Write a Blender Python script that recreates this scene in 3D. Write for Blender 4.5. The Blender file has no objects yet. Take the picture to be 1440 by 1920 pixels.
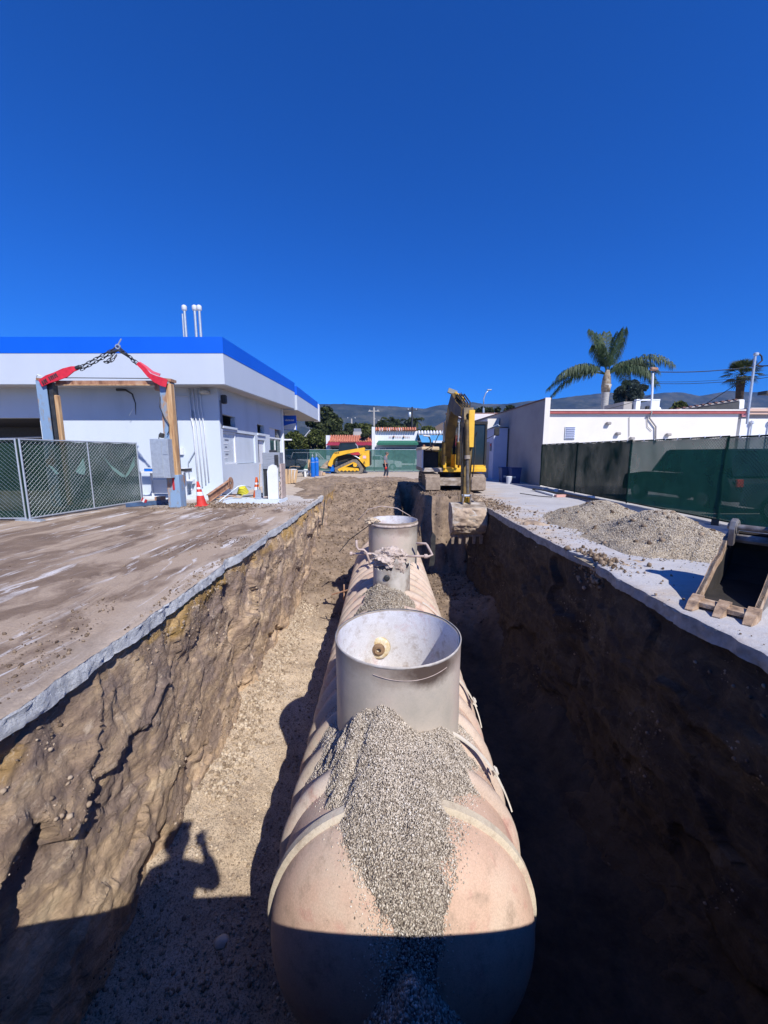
import bpy, math, random
import numpy as np
from mathutils import Vector, Matrix, noise as N

S = bpy.context.scene
COL = S.collection
R = math.radians

# ------------------------------------------------------------------ camera
H = 1.65
PITCH = math.atan(110 / 721.0)
SP, CP = math.sin(PITCH), math.cos(PITCH)
cam_d = bpy.data.cameras.new('camera')
cam = bpy.data.objects.new('camera', cam_d)
COL.objects.link(cam)
cam.location = (0, 0, H)
cam.rotation_euler = (R(90) - PITCH, 0, 0)
cam_d.sensor_fit = 'VERTICAL'
cam_d.sensor_height = 36
cam_d.lens = 36 * 721 / 1920
cam_d.clip_start = 0.05
cam_d.clip_end = 20000
S.camera = cam

# ------------------------------------------------------------------ sky, sun, exposure
SUN = Vector((0.484, -0.872, 0.985)).normalized()
w = bpy.data.worlds.new('World')
S.world = w
w.use_nodes = True
nt = w.node_tree
nt.nodes.clear()
out = nt.nodes.new('ShaderNodeOutputWorld')
bg = nt.nodes.new('ShaderNodeBackground')
sky = nt.nodes.new('ShaderNodeTexSky')
sky.sky_type = 'NISHITA'
sky.sun_disc = False
sky.sun_elevation = math.asin(SUN.z)
sky.sun_rotation = math.atan2(SUN.x, SUN.y)
sky.altitude = 0
sky.air_density = 1.0
sky.dust_density = 0.0
sky.ozone_density = 10.0
tint = nt.nodes.new('ShaderNodeMix'); tint.data_type = 'RGBA'; tint.blend_type = 'MULTIPLY'
tint.inputs[0].default_value = 1.0; tint.inputs[7].default_value = (0.14, 0.62, 1.30, 1)
nt.links.new(sky.outputs[0], tint.inputs[6]); nt.links.new(tint.outputs[2], bg.inputs['Color'])
bg.inputs['Strength'].default_value = 0.10
nt.links.new(bg.outputs[0], out.inputs[0])

sd = bpy.data.lights.new('sun', 'SUN')
so = bpy.data.objects.new('sun', sd)
COL.objects.link(so)
sd.energy = 5.0
sd.angle = R(0.5)
sd.color = (1.0, 0.965, 0.91)
so.rotation_euler = SUN.to_track_quat('Z', 'Y').to_euler()
S.view_settings.view_transform = 'Standard'
S.view_settings.look = 'None'
S.view_settings.exposure = 0.25
S.view_settings.gamma = 1.0
S.view_settings.use_curve_mapping = False
S.cycles.max_bounces = 6
S.cycles.diffuse_bounces = 2
S.cycles.transparent_max_bounces = 16
S.cycles.volume_bounces = 0

# ------------------------------------------------------------------ helpers
def G(px, py, z=0.0):
    v = (py - 960) / 721; u = (px - 720) / 721
    d = (H - z) / (SP + v * CP)
    return Vector((u * d, (CP - v * SP) * d, z))

def P(px, py, Y):
    v = (py - 960) / 721; u = (px - 720) / 721
    d = Y / (CP - v * SP)
    return Vector((u * d, Y, H - (SP + v * CP) * d))

def nz(x, y, z=0.0, s=1.0):
    return N.noise(Vector((x * s, y * s, z * s)))

def fbm(x, y, z=0.0, s=1.0, o=4):
    return N.fractal(Vector((x * s, y * s, z * s)), 0.6, 2.1, o)

def smooth(a, b, t):
    t = max(0, min(1, (t - a) / (b - a)))
    return t * t * (3 - 2 * t)

def interp(tab, t):
    if t <= tab[0][0]: return tab[0][1:]
    for a, b in zip(tab, tab[1:]):
        if t <= b[0]:
            k = (t - a[0]) / (b[0] - a[0])
            return tuple(p + (q - p) * k for p, q in zip(a[1:], b[1:]))
    return tab[-1][1:]

class MB:
    def __init__(s): s.v = []; s.f = []
    def add(s, vs, fs):
        n = len(s.v); s.v += [tuple(p) for p in vs]; s.f += [tuple(i + n for i in q) for q in fs]; return s
    def box(s, c, d, rz=0, rx=0, ry=0, bev=0):
        m = Matrix.Rotation(rz, 3, 'Z') @ Matrix.Rotation(ry, 3, 'Y') @ Matrix.Rotation(rx, 3, 'X')
        hx, hy, hz = d[0] / 2, d[1] / 2, d[2] / 2
        c = Vector(c)
        if bev <= 0:
            vs = [c + m @ Vector((x * hx, y * hy, z * hz)) for z in (-1, 1) for y in (-1, 1) for x in (-1, 1)]
            return s.add(vs, [(0, 2, 3, 1), (4, 5, 7, 6), (0, 1, 5, 4), (2, 6, 7, 3), (0, 4, 6, 2), (1, 3, 7, 5)])
        b = min(bev, hx * .9, hy * .9, hz * .9)
        pts = []
        for zz, k in ((-hz, b), (-hz + b, 0), (hz - b, 0), (hz, b)):
            ax, ay = hx - k, hy - k
            bb = b if k == 0 else b * .6
            ring = [(ax - bb, -ay), (ax, -ay + bb), (ax, ay - bb), (ax - bb, ay), (-ax + bb, ay), (-ax, ay - bb), (-ax, -ay + bb), (-ax + bb, -ay)]
            pts += [c + m @ Vector((x, y, zz)) for x, y in ring]
        fs = [tuple(range(7, -1, -1)), tuple(range(24, 32))]
        for r in range(3):
            for i in range(8):
                a = r * 8 + i; d2 = r * 8 + (i + 1) % 8
                fs.append((a, d2, d2 + 8, a + 8))
        return s.add(pts, fs)
    def b2(s, x0, x1, y0, y1, z0, z1, bev=0):
        return s.box(((x0 + x1) / 2, (y0 + y1) / 2, (z0 + z1) / 2), (abs(x1 - x0), abs(y1 - y0), abs(z1 - z0)), bev=bev)
    def tube(s, pts, r, n=8, cap=True):
        pts = [Vector(p) for p in pts]
        rs = r if isinstance(r, (list, tuple)) else [r] * len(pts)
        vs = []; fs = []
        up = None
        for i, p in enumerate(pts):
            t = (pts[min(i + 1, len(pts) - 1)] - pts[max(i - 1, 0)])
            t = t.normalized() if t.length > 1e-9 else Vector((0, 0, 1))
            if up is None: up = t.orthogonal().normalized()
            up = (up - t * up.dot(t)); up = up.normalized() if up.length > 1e-6 else t.orthogonal().normalized()
            b = t.cross(up)
            for k in range(n):
                a = 2 * math.pi * k / n
                vs.append(p + (up * math.cos(a) + b * math.sin(a)) * rs[i])
        for i in range(len(pts) - 1):
            for k in range(n):
                a = i * n + k; c = i * n + (k + 1) % n
                fs.append((a, c, c + n, a + n))
        if cap:
            fs.append(tuple(range(n - 1, -1, -1))); fs.append(tuple(range((len(pts) - 1) * n, len(pts) * n)))
        return s.add(vs, fs)
    def lathe(s, prof, c=(0, 0, 0), n=24, axis='Z', caps=True):
        c = Vector(c); vs = []; fs = []
        for r, h in prof:
            for k in range(n):
                a = 2 * math.pi * k / n
                p = Vector((r * math.cos(a), r * math.sin(a), h))
                if axis == 'X': p = Vector((h, p.x, p.y))
                if axis == 'Y': p = Vector((p.y, h, p.x))
                vs.append(c + p)
        m = len(prof)
        for i in range(m - 1):
            for k in range(n):
                a = i * n + k; b = i * n + (k + 1) % n
                fs.append((a, b, b + n, a + n))
        if caps:
            fs.append(tuple(range(n - 1, -1, -1))); fs.append(tuple(range((m - 1) * n, m * n)))
        return s.add(vs, fs)
    def prism(s, poly, a0, a1, plane='YZ'):
        n = len(poly)
        def mk(p, a):
            if plane == 'YZ': return (a, p[0], p[1])
            if plane == 'XZ': return (p[0], a, p[1])
            return (p[0], p[1], a)
        vs = [mk(p, a0) for p in poly] + [mk(p, a1) for p in poly]
        fs = [tuple(range(n)), tuple(range(2 * n - 1, n - 1, -1))]
        for i in range(n):
            j = (i + 1) % n
            fs.append((i, i + n, j + n, j))
        return s.add(vs, fs)
    def grid(s, fn, us, vs_):
        nu, nv = len(us), len(vs_)
        s.add([fn(u, v) for v in vs_ for u in us],
              [(j * nu + i, j * nu + i + 1, (j + 1) * nu + i + 1, (j + 1) * nu + i) for j in range(nv - 1) for i in range(nu - 1)])
        return s
    def rot(s, ang, axis='Z', about=(0, 0, 0)):
        m = Matrix.Rotation(ang, 3, axis); a = Vector(about)
        s.v = [tuple(m @ (Vector(p) - a) + a) for p in s.v]; return s
    def build(s, name, mt, parent=None, sm=False, world=True, **kw):
        me = bpy.data.meshes.new(name)
        vs = s.v
        if parent is not None and world:
            r = parent
            while r.parent: r = r.parent
            inv = Matrix.Translation(r.location) @ Matrix.Rotation(r.rotation_euler.z, 4, 'Z')
            inv = inv.inverted()
            vs = [tuple(inv @ Vector(p)) for p in vs]
        me.from_pydata(vs, [], s.f)
        me.materials.append(mt)
        if sm:
            me.polygons.foreach_set('use_smooth', [True] * len(me.polygons))
            if isinstance(sm, (int, float)) and sm is not True:
                me.set_sharp_from_angle(angle=R(sm))
        o = bpy.data.objects.new(name, me)
        COL.objects.link(o)
        if parent is not None: o.parent = parent
        for k, v in kw.items(): o[k] = v
        return o

def thing(name, label, cat, loc=(0, 0, 0), rz=0, group=None):
    o = bpy.data.objects.new(name, None); COL.objects.link(o)
    o.empty_display_size = .2
    o.location = loc; o.rotation_euler = (0, 0, rz)
    o['label'] = label; o['category'] = cat
    if group: o['group'] = group
    return o

def tag(o, label, cat, group=None):
    o['label'] = label; o['category'] = cat
    if group: o['group'] = group
    return o

def dup(o, parent=None, loc=None, rz=None, label=None, group=None):
    c = o.copy(); COL.objects.link(c); c.parent = parent
    if loc is not None: c.location = loc
    if rz is not None: c.rotation_euler = (0, 0, rz)
    if label: c['label'] = label
    if group: c['group'] = group
    for ch in list(o.children): dup(ch, c)
    return c

def share(o, parent, loc=(0, 0, 0), rot=(0, 0, 0), scale=(1, 1, 1)):
    c = o.copy(); COL.objects.link(c); c.parent = parent
    c.location = loc; c.rotation_euler = rot; c.scale = scale
    return c

# ------------------------------------------------------------------ materials
def newmat(name):
    m = bpy.data.materials.new(name); m.use_nodes = True
    t = m.node_tree; b = t.nodes['Principled BSDF']
    return m, t, b

def nd(t, kind, **kw):
    n = t.nodes.new(kind)
    for k, v in kw.items():
        if k in n.inputs: n.inputs[k].default_value = v
        else: setattr(n, k, v)
    return n

def pos(t, stretch=(1, 1, 1), rot=(0, 0, 0)):
    g = nd(t, 'ShaderNodeNewGeometry'); mp = nd(t, 'ShaderNodeMapping')
    mp.inputs['Scale'].default_value = stretch; mp.inputs['Rotation'].default_value = rot
    t.links.new(g.outputs['Position'], mp.inputs['Vector'])
    return mp.outputs[0]

def noise(t, vec, scale=5, detail=6, rough=.6, dist=0):
    n = nd(t, 'ShaderNodeTexNoise'); n.inputs['Scale'].default_value = scale
    n.inputs['Detail'].default_value = detail; n.inputs['Roughness'].default_value = rough
    n.inputs['Distortion'].default_value = dist
    t.links.new(vec, n.inputs['Vector']); return n.outputs['Fac']

def ramp(t, fac, stops, interp_='LINEAR'):
    r = nd(t, 'ShaderNodeValToRGB'); cr = r.color_ramp; cr.interpolation = interp_
    while len(cr.elements) > 1: cr.elements.remove(cr.elements[-1])
    cr.elements[0].position = stops[0][0]; cr.elements[0].color = (*stops[0][1], 1)
    for p, c in stops[1:]:
        e = cr.elements.new(p); e.color = (*c, 1)
    t.links.new(fac, r.inputs[0]); return r.outputs[0]

def g1(v): return (v, v, v)

def mixc(t, fac, a, b, mode='MIX'):
    m = nd(t, 'ShaderNodeMix', data_type='RGBA', blend_type=mode)
    for sock, val in ((m.inputs[0], fac), (m.inputs[6], a), (m.inputs[7], b)):
        if isinstance(val, (int, float)): sock.default_value = val
        elif isinstance(val, tuple): sock.default_value = (*val, 1)
        else: t.links.new(val, sock)
    return m.outputs[2]

def math_(t, op, a, b=0.0):
    m = nd(t, 'ShaderNodeMath', operation=op)
    for i, v in enumerate((a, b)):
        if isinstance(v, (int, float)): m.inputs[i].default_value = v
        else: t.links.new(v, m.inputs[i])
    return m.outputs[0]

def bumpn(t, b, h, strength=.5, dist=.02, prev=None):
    n = nd(t, 'ShaderNodeBump'); n.inputs['Strength'].default_value = strength; n.inputs['Distance'].default_value = dist
    t.links.new(h, n.inputs['Height'])
    if prev is not None: t.links.new(prev, n.inputs['Normal'])
    t.links.new(n.outputs[0], b.inputs['Normal']); return n.outputs[0]

def mat(name, cols, scale=4, rough=.8, bump=0, bs=30, metal=0, stretch=(1, 1, 1), lo=.3, hi=.7, detail=6, spec=.5, coat=0):
    m, t, b = newmat(name)
    if not isinstance(cols, list): cols = [tuple(c * .93 for c in cols), cols]
    p = pos(t, stretch)
    f = noise(t, p, scale, detail)
    n = len(cols)
    c = ramp(t, f, [(lo + (hi - lo) * i / (n - 1), cc) for i, cc in enumerate(cols)])
    t.links.new(c, b.inputs['Base Color'])
    b.inputs['Roughness'].default_value = rough; b.inputs['Metallic'].default_value = metal
    b.inputs['Specular IOR Level'].default_value = spec
    b.inputs['Coat Weight'].default_value = coat
    if bump: bumpn(t, b, noise(t, p, bs, 5), bump, .01)
    return m

WHITE = mat('white_stucco', [(.50, .56, .62), (.57, .63, .70), (.59, .65, .72)], .9, .85, .3, 45, stretch=(1, 1, .35))
FASC = mat('fascia_white', [(.50, .55, .62), (.55, .60, .67)], .7, .5, .05, 8, stretch=(1, 1, .3))
BLUE = mat('fascia_blue', [(.0, .10, .62), (.002, .115, .68)], .6, .45)
SOFF = mat('soffit', [(.42, .40, .38), (.48, .46, .44)], 2, .8)
DARKM = mat('dark_metal', [(.02, .02, .022), (.05, .05, .05)], 8, .5)
BLACK = mat('black_rubber', [(.012, .012, .012), (.03, .028, .026)], 10, .8)
GALV = mat('galvanised_steel', [(.42, .46, .5), (.55, .6, .64)], 12, .45, metal=.5)
WHITEP = mat('white_paint', [(.68, .70, .74), (.76, .78, .8)], 3, .5)
RUST = mat('rusty_steel', [(.16, .07, .04), (.38, .2, .12), (.5, .36, .26)], 5, .85, .3, 40, stretch=(1, 1, .4))
RBLUE = mat('faded_blue_rusty_paint', [(.34, .18, .10), (.36, .27, .21), (.22, .28, .36), (.22, .33, .48)], 3.2, .7, .2, 40, stretch=(1.5, 1.5, .6), lo=.36, hi=.52)
RORANGE = mat('orange_rust_wood', [(.28, .13, .07), (.5, .3, .14), (.6, .42, .25)], 3, .9, .3, 40, stretch=(6, 6, .5))
RED = mat('red_sling', [(.5, .01, .03), (.68, .02, .05)], 10, .7)
SIGNRED = mat('red_mark', (.45, .03, .04), 10, .6)
BLUETANK = mat('blue_cylinder_paint', [(.0, .11, .5), (.005, .14, .6)], 4, .4)
BINBLUE = mat('bin_blue', [(.01, .03, .13), (.015, .045, .18)], 4, .5)
ORANGE = mat('cone_orange', [(.5, .07, .01), (.75, .13, .02)], 6, .6)
CRED = mat('cone_red', [(.45, .02, .01), (.68, .04, .03)], 6, .6)
REFL = mat('cone_band', [(.6, .6, .6), (.75, .75, .75)], 12, .5)
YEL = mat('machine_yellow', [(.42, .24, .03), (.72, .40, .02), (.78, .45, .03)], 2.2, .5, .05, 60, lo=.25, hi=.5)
YELD = mat('dirty_shaded_yellow', [(.04, .026, .015), (.11, .07, .02), (.24, .15, .035)], 3, .6, .1, 40)  # dirt and the boom's shade are both mixed into this yellow
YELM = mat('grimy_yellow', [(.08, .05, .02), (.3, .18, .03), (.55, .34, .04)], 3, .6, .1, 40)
STEEL = mat('muddy_steel', [(.12, .085, .06), (.32, .26, .2), (.5, .46, .42)], 6, .75, .5, 25, stretch=(.5, 1, 1.6))
TRACK = mat('dusty_track', [(.2, .15, .11), (.38, .3, .23)], 8, .9, .4, 30)
GLASSD = mat('dark_glass', [(.012, .016, .02), (.03, .036, .042)], 1, .08)
WOOD = mat('raw_wood', [(.38, .24, .12), (.56, .4, .24)], 8, .8, stretch=(8, 8, .6))
PVC = mat('dusty_pvc', [(.38, .29, .25), (.56, .45, .4)], 9, .6)
TILE = mat('terracotta', [(.28, .07, .04), (.48, .16, .09), (.6, .3, .2)], 6, .8)
BURG = mat('burgundy_awning', [(.22, .01, .03), (.3, .02, .045)], 3, .8)
GAWN = mat('green_awning', [(.015, .12, .075), (.025, .16, .1)], 3, .8)
BAWN = mat('blue_awning', [(.04, .2, .42), (.07, .28, .52)], 2, .7)
CREAM = mat('cream_stucco', [(.70, .66, .60), (.77, .73, .67)], 1.0, .9, .1, 50)
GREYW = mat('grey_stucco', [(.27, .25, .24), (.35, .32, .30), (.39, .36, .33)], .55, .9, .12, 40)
REDTRIM = mat('red_trim', [(.3, .05, .05), (.42, .1, .09)], 3, .6)
BRTRIM = mat('brown_trim', [(.12, .06, .05), (.2, .1, .08)], 3, .7)
BARK = mat('bark', [(.12, .09, .07), (.28, .22, .17)], 5, .95, .5, 20, stretch=(1, 1, 3))
PALMW = mat('palm_trunk_grey', [(.3, .28, .26), (.5, .48, .45)], 4, .9, .5, 10, stretch=(1, 1, 4))
PEACH = mat('peach_trim', (.62, .42, .32), 3, .7)
SKIN = mat('skin', [(.42, .22, .15), (.5, .28, .2)], 6, .6)
SHIRTG = mat('grey_shirt', [(.14, .15, .19), (.2, .21, .25)], 6, .9)
JEANS = mat('dark_jeans', [(.02, .028, .05), (.04, .05, .08)], 8, .9)
HAIR = mat('hair', (.12, .1, .085), 20, .8)
SCREEN_WIRE = mat('dark_wire', [(.010, .022, .018), (.02, .035, .028)], 6, .9, spec=.1)
YROPE = mat('yellow_hose', (.6, .55, .04), 8, .6)
TANKSTRAP = mat('white_strap', [(.55, .48, .38), (.7, .64, .54)], 8, .8)

def screen(name, c, alpha, trans=.3):
    m, t, b = newmat(name)
    t.nodes.remove(b)
    o = [n for n in t.nodes if n.type == 'OUTPUT_MATERIAL'][0]
    d = nd(t, 'ShaderNodeBsdfDiffuse'); tl = nd(t, 'ShaderNodeBsdfTranslucent'); tr = nd(t, 'ShaderNodeBsdfTransparent')
    p = pos(t, (1, 1, 1))
    cc = ramp(t, noise(t, p, 2.5, 5), [(.3, tuple(x * .8 for x in c)), (.7, tuple(min(1, x * 1.15) for x in c))])
    t.links.new(cc, d.inputs[0]); t.links.new(cc, tl.inputs[0])
    m1 = nd(t, 'ShaderNodeMixShader'); m1.inputs[0].default_value = trans
    t.links.new(d.outputs[0], m1.inputs[1]); t.links.new(tl.outputs[0], m1.inputs[2])
    m2 = nd(t, 'ShaderNodeMixShader')
    af = ramp(t, noise(t, pos(t, (1, 1, .6)), 1.2, 4), [(.3, g1(alpha - .05)), (.7, g1(min(1, alpha + .06)))])
    t.links.new(af, m2.inputs[0])
    t.links.new(tr.outputs[0], m2.inputs[1]); t.links.new(m1.outputs[0], m2.inputs[2])
    t.links.new(m2.outputs[0], o.inputs[0])
    return m
SCR_L = screen('dark_green_mesh_left', (.02, .05, .036), .93, .15)
SCR_R = screen('green_windscreen', (.022, .095, .072), .85, .45)
SCR_R2 = screen('dark_green_windscreen', (.012, .034, .028), .96, .2)
SCR_F = screen('teal_windscreen', (.085, .2, .175), .78, .2)
TEALP = screen('pale_teal_patch', (.2, .36, .31), .95, .2)

def glass_mat():
    m, t, b = newmat('shop_glass')
    b.inputs['Base Color'].default_value = (.1, .2, .2, 1); b.inputs['Roughness'].default_value = .03
    b.inputs['Transmission Weight'].default_value = .6; b.inputs['IOR'].default_value = 1.2
    return m
GLASS = glass_mat()

def islands(name, stops, rough=.9, bump=0, spec=.2, trans=0):
    m, t, b = newmat(name)
    g = nd(t, 'ShaderNodeNewGeometry')
    c = ramp(t, g.outputs['Random Per Island'], stops)
    c = mixc(t, .35, c, ramp(t, noise(t, pos(t), 1.3, 3), [(.3, g1(.55)), (.7, g1(1.0))]), 'MULTIPLY')
    t.links.new(c, b.inputs['Base Color']); b.inputs['Roughness'].default_value = rough
    b.inputs['Specular IOR Level'].default_value = spec
    if trans:
        o = [n for n in t.nodes if n.type == 'OUTPUT_MATERIAL'][0]
        tl = nd(t, 'ShaderNodeBsdfTranslucent'); t.links.new(c, tl.inputs[0])
        mx = nd(t, 'ShaderNodeMixShader'); mx.inputs[0].default_value = trans
        t.links.new(b.outputs[0], mx.inputs[1]); t.links.new(tl.outputs[0], mx.inputs[2]); t.links.new(mx.outputs[0], o.inputs[0])
    return m
PEBBLE = islands('pea_gravel', [(0, (.16, .125, .095)), (.15, (.36, .3, .235)), (.6, (.56, .48, .385)), (.9, (.7, .62, .52)), (1, (.78, .73, .65))])
PEBBLEB = islands('buff_gravel', [(0, (.15, .12, .09)), (.3, (.34, .28, .21)), (.7, (.50, .43, .34)), (1, (.6, .54, .45))])
CLOD = islands('dirt_clods', [(0, (.09, .06, .042)), (.5, (.2, .145, .1)), (1, (.36, .27, .19))])
LEAF1 = islands('dark_leaf', [(0, (.018, .028, .01)), (.5, (.045, .062, .022)), (1, (.11, .125, .05))], .7, trans=.25)
LEAF2 = islands('bright_leaf', [(0, (.035, .05, .012)), (.5, (.10, .125, .03)), (1, (.19, .2, .07))], .7, trans=.25)
LEAF3 = islands('grey_green_leaf', [(0, (.03, .045, .038)), (.5, (.07, .095, .075)), (1, (.14, .17, .13))], .7, trans=.2)
PALML = islands('palm_leaf', [(0, (.02, .045, .02)), (.5, (.045, .085, .035)), (1, (.13, .18, .085))], .55, spec=.3, trans=.25)

# ground-like materials
def dirt_slab_mat():
    m, t, b = newmat('smeared_dirt_on_concrete')
    p = pos(t)
    def warp(src, amt, sc):
        n_ = nd(t, 'ShaderNodeTexNoise'); n_.inputs['Scale'].default_value = sc; n_.inputs['Detail'].default_value = 3; t.links.new(p, n_.inputs['Vector'])
        m1 = nd(t, 'ShaderNodeVectorMath', operation='SCALE'); m1.inputs['Scale'].default_value = amt; t.links.new(n_.outputs['Color'], m1.inputs[0])
        m2 = nd(t, 'ShaderNodeVectorMath', operation='ADD'); t.links.new(src, m2.inputs[0]); t.links.new(m1.outputs[0], m2.inputs[1]); return m2.outputs[0]
    st = warp(pos(t, (1.5, .38, 1), (0, 0, R(10))), 1.6, .5)
    st2 = warp(pos(t, (4.5, .55, 1), (0, 0, R(16))), 2.2, .35)
    dirt = ramp(t, noise(t, p, 1.1, 8, .7), [(.25, (.12, .078, .052)), (.5, (.22, .15, .10)), (.75, (.35, .26, .185))])
    s1 = noise(t, st, 1.0, 7, .62, .5)
    dirt = mixc(t, ramp(t, noise(t, p, 5, 8, .75), [(.42, g1(0)), (.7, g1(.5))]), dirt, (.16, .11, .08))
    dirt = mixc(t, ramp(t, s1, [(.47, g1(0)), (.58, g1(.8))]), dirt, (.46, .35, .255))
    s2 = noise(t, st2, 1.0, 9, .72, .8)
    white = ramp(t, s2, [(.55, g1(0)), (.61, g1(.95))])
    big = ramp(t, noise(t, p, .6, 3), [(.38, g1(0)), (.52, g1(1))])
    white = math_(t, 'MULTIPLY', white, big)
    c = mixc(t, white, dirt, (.66, .62, .60))
    # pale strip by the pit edge and clean concrete by the buildings
    sx = nd(t, 'ShaderNodeSeparateXYZ'); t.links.new(p, sx.inputs[0])
    wob = math_(t, 'MULTIPLY', noise(t, p, 1.6, 6), 1.1)
    ex = math_(t, 'ADD', sx.outputs[0], wob)
    edge = ramp(t, math_(t, 'ADD', math_(t, 'MULTIPLY', ex, .25), 1.0), [(.42, g1(0)), (.58, g1(.62))])
    c = mixc(t, edge, c, (.56, .47, .38))
    far = math_(t, 'ADD', math_(t, 'MULTIPLY', sx.outputs[1], .1), math_(t, 'MULTIPLY', noise(t, p, .9, 6), .35))
    farm = ramp(t, math_(t, 'MULTIPLY', far, .5), [(.66, g1(0)), (.76, g1(.85))])
    c = mixc(t, farm, c, (.58, .54, .50))
    c = mixc(t, .5, c, ramp(t, noise(t, p, 45, 4, .7), [(.3, g1(.6)), (.65, g1(1.12))]), 'MULTIPLY')
    t.links.new(c, b.inputs['Base Color']); b.inputs['Roughness'].default_value = .9
    h = math_(t, 'ADD', math_(t, 'MULTIPLY', s2, .7), noise(t, p, 30, 6, .75))
    bumpn(t, b, h, .7, .02)
    return m
DIRTSLAB = dirt_slab_mat()

def conc_mat():
    m, t, b = newmat('dusty_concrete')
    p = pos(t)
    st = pos(t, (.7, 4, 1), (0, 0, R(-20)))
    c = ramp(t, noise(t, p, .9, 6), [(.3, (.40, .40, .42)), (.7, (.54, .54, .56))])
    sx = nd(t, 'ShaderNodeSeparateXYZ'); t.links.new(p, sx.inputs[0])
    # tan soil near the pit edge and towards the digger
    e = math_(t, 'ADD', math_(t, 'MULTIPLY', sx.outputs[0], -.16), math_(t, 'MULTIPLY', noise(t, p, 1.3, 8, .7), 1.0))
    e = math_(t, 'ADD', e, math_(t, 'MULTIPLY', sx.outputs[1], .022))
    em = ramp(t, e, [(-.02, g1(.15)), (.26, g1(.92))])
    c = mixc(t, em, c, ramp(t, noise(t, st, 2.2, 8, .7), [(.3, (.3, .21, .14)), (.5, (.5, .4, .3)), (.7, (.6, .52, .43))]))
    c = mixc(t, .35, c, ramp(t, noise(t, p, 50, 4, .7), [(.3, g1(.6)), (.65, g1(1.1))]), 'MULTIPLY')
    t.links.new(c, b.inputs['Base Color']); b.inputs['Roughness'].default_value = .9
    bumpn(t, b, noise(t, p, 22, 7, .75), .5, .02)
    return m
CONC = conc_mat()

def edge_mat():
    m, t, b = newmat('broken_concrete_edge')
    p = pos(t)
    c = ramp(t, noise(t, p, 6, 8, .7), [(.3, (.38, .38, .39)), (.55, (.56, .57, .58)), (.8, (.7, .7, .71))])
    t.links.new(c, b.inputs['Base Color']); b.inputs['Roughness'].default_value = .95
    bumpn(t, b, noise(t, p, 28, 8, .75), .9, .03)
    return m
EDGE = edge_mat()
EDGER = mat('shaded_concrete_edge', [(.16, .155, .15), (.27, .26, .25), (.36, .35, .34)], 7, .95, .8, 30)  # darker copy of the concrete edge, shade of the right face in its colour

def soil_mat(name, dark=1.0, ochre=.6):
    m, t, b = newmat(name)
    p = pos(t)
    st = pos(t, (1, .8, 2.3), (R(38), 0, 0))
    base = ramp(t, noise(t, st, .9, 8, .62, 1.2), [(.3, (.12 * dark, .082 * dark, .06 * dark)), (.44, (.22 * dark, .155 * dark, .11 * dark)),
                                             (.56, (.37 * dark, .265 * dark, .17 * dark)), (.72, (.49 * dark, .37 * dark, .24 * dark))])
    fine = ramp(t, noise(t, pos(t, (1, 2, 5), (R(40), 0, 0)), 5, 8, .72), [(.3, g1(.55)), (.62, g1(1.15))])
    c = mixc(t, .6, base, fine, 'MULTIPLY')
    sx = nd(t, 'ShaderNodeSeparateXYZ'); t.links.new(p, sx.inputs[0])
    hz = math_(t, 'ADD', sx.outputs[2], math_(t, 'MULTIPLY', noise(t, p, 1.6, 6), .9))
    oc = ramp(t, math_(t, 'ADD', math_(t, 'MULTIPLY', hz, .5), .5), [(.50, g1(0)), (.58, g1(1)), (.72, g1(.5))])
    om = math_(t, 'MULTIPLY', math_(t, 'MULTIPLY', oc, ramp(t, noise(t, p, .7, 4), [(.38, g1(0)), (.5, g1(1))])), ochre)
    c = mixc(t, om, c, (.50, .30, .08))
    low = ramp(t, math_(t, 'ADD', math_(t, 'MULTIPLY', hz, -.4), 0), [(.52, g1(0)), (.8, g1(.6))])
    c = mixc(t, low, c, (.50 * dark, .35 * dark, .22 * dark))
    pt = ramp(t, noise(t, pos(t, (1, .7, 1.2), (R(30), 0, 0)), 1.5, 5, .55, 1.5), [(.50, g1(0)), (.56, g1(.75))])
    c = mixc(t, pt, c, (.19 * dark, .14 * dark, .115 * dark))
    lt = ramp(t, noise(t, pos(t, (3, 1, 1.6), (R(35), 0, 0)), 2.3, 9, .75, .6), [(.56, g1(0)), (.66, g1(.6))])
    c = mixc(t, lt, c, (.56 * dark, .45 * dark, .33 * dark))
    t.links.new(c, b.inputs['Base Color']); b.inputs['Roughness'].default_value = .85
    b.inputs['Specular IOR Level'].default_value = .3
    h1 = noise(t, st, 3.5, 9, .68, 1.0)
    v = nd(t, 'ShaderNodeTexVoronoi', feature='DISTANCE_TO_EDGE'); v.inputs['Scale'].default_value = 2.2
    dn = nd(t, 'ShaderNodeVectorMath', operation='ADD')
    nn = nd(t, 'ShaderNodeTexNoise'); nn.inputs['Scale'].default_value = 3; t.links.new(p, nn.inputs['Vector'])
    t.links.new(st, dn.inputs[0]); t.links.new(nn.outputs['Color'], dn.inputs[1]); t.links.new(dn.outputs[0], v.inputs['Vector'])
    cr = ramp(t, v.outputs['Distance'], [(0, g1(0)), (.06, g1(1))])
    b1 = bumpn(t, b, cr, .5, .03)
    b2 = bumpn(t, b, h1, .5, .035, b1)
    sc_ = noise(t, pos(t, (1, 3.2, 14), (R(42), 0, 0)), 3.2, 9, .7)
    b3 = bumpn(t, b, sc_, .8, .03, b2)
    v2 = nd(t, 'ShaderNodeTexVoronoi'); v2.inputs['Scale'].default_value = 34; t.links.new(p, v2.inputs['Vector'])
    b4 = bumpn(t, b, v2.outputs['Distance'], .35, .015, b3)
    bumpn(t, b, noise(t, p, 40, 8, .8), .9, .025, b4)
    return m
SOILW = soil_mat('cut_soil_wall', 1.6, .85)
SOILS = soil_mat('cut_soil_wall_shade', .28, .0)  # same soil darkened, the wall's shade is put into its colour

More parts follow.
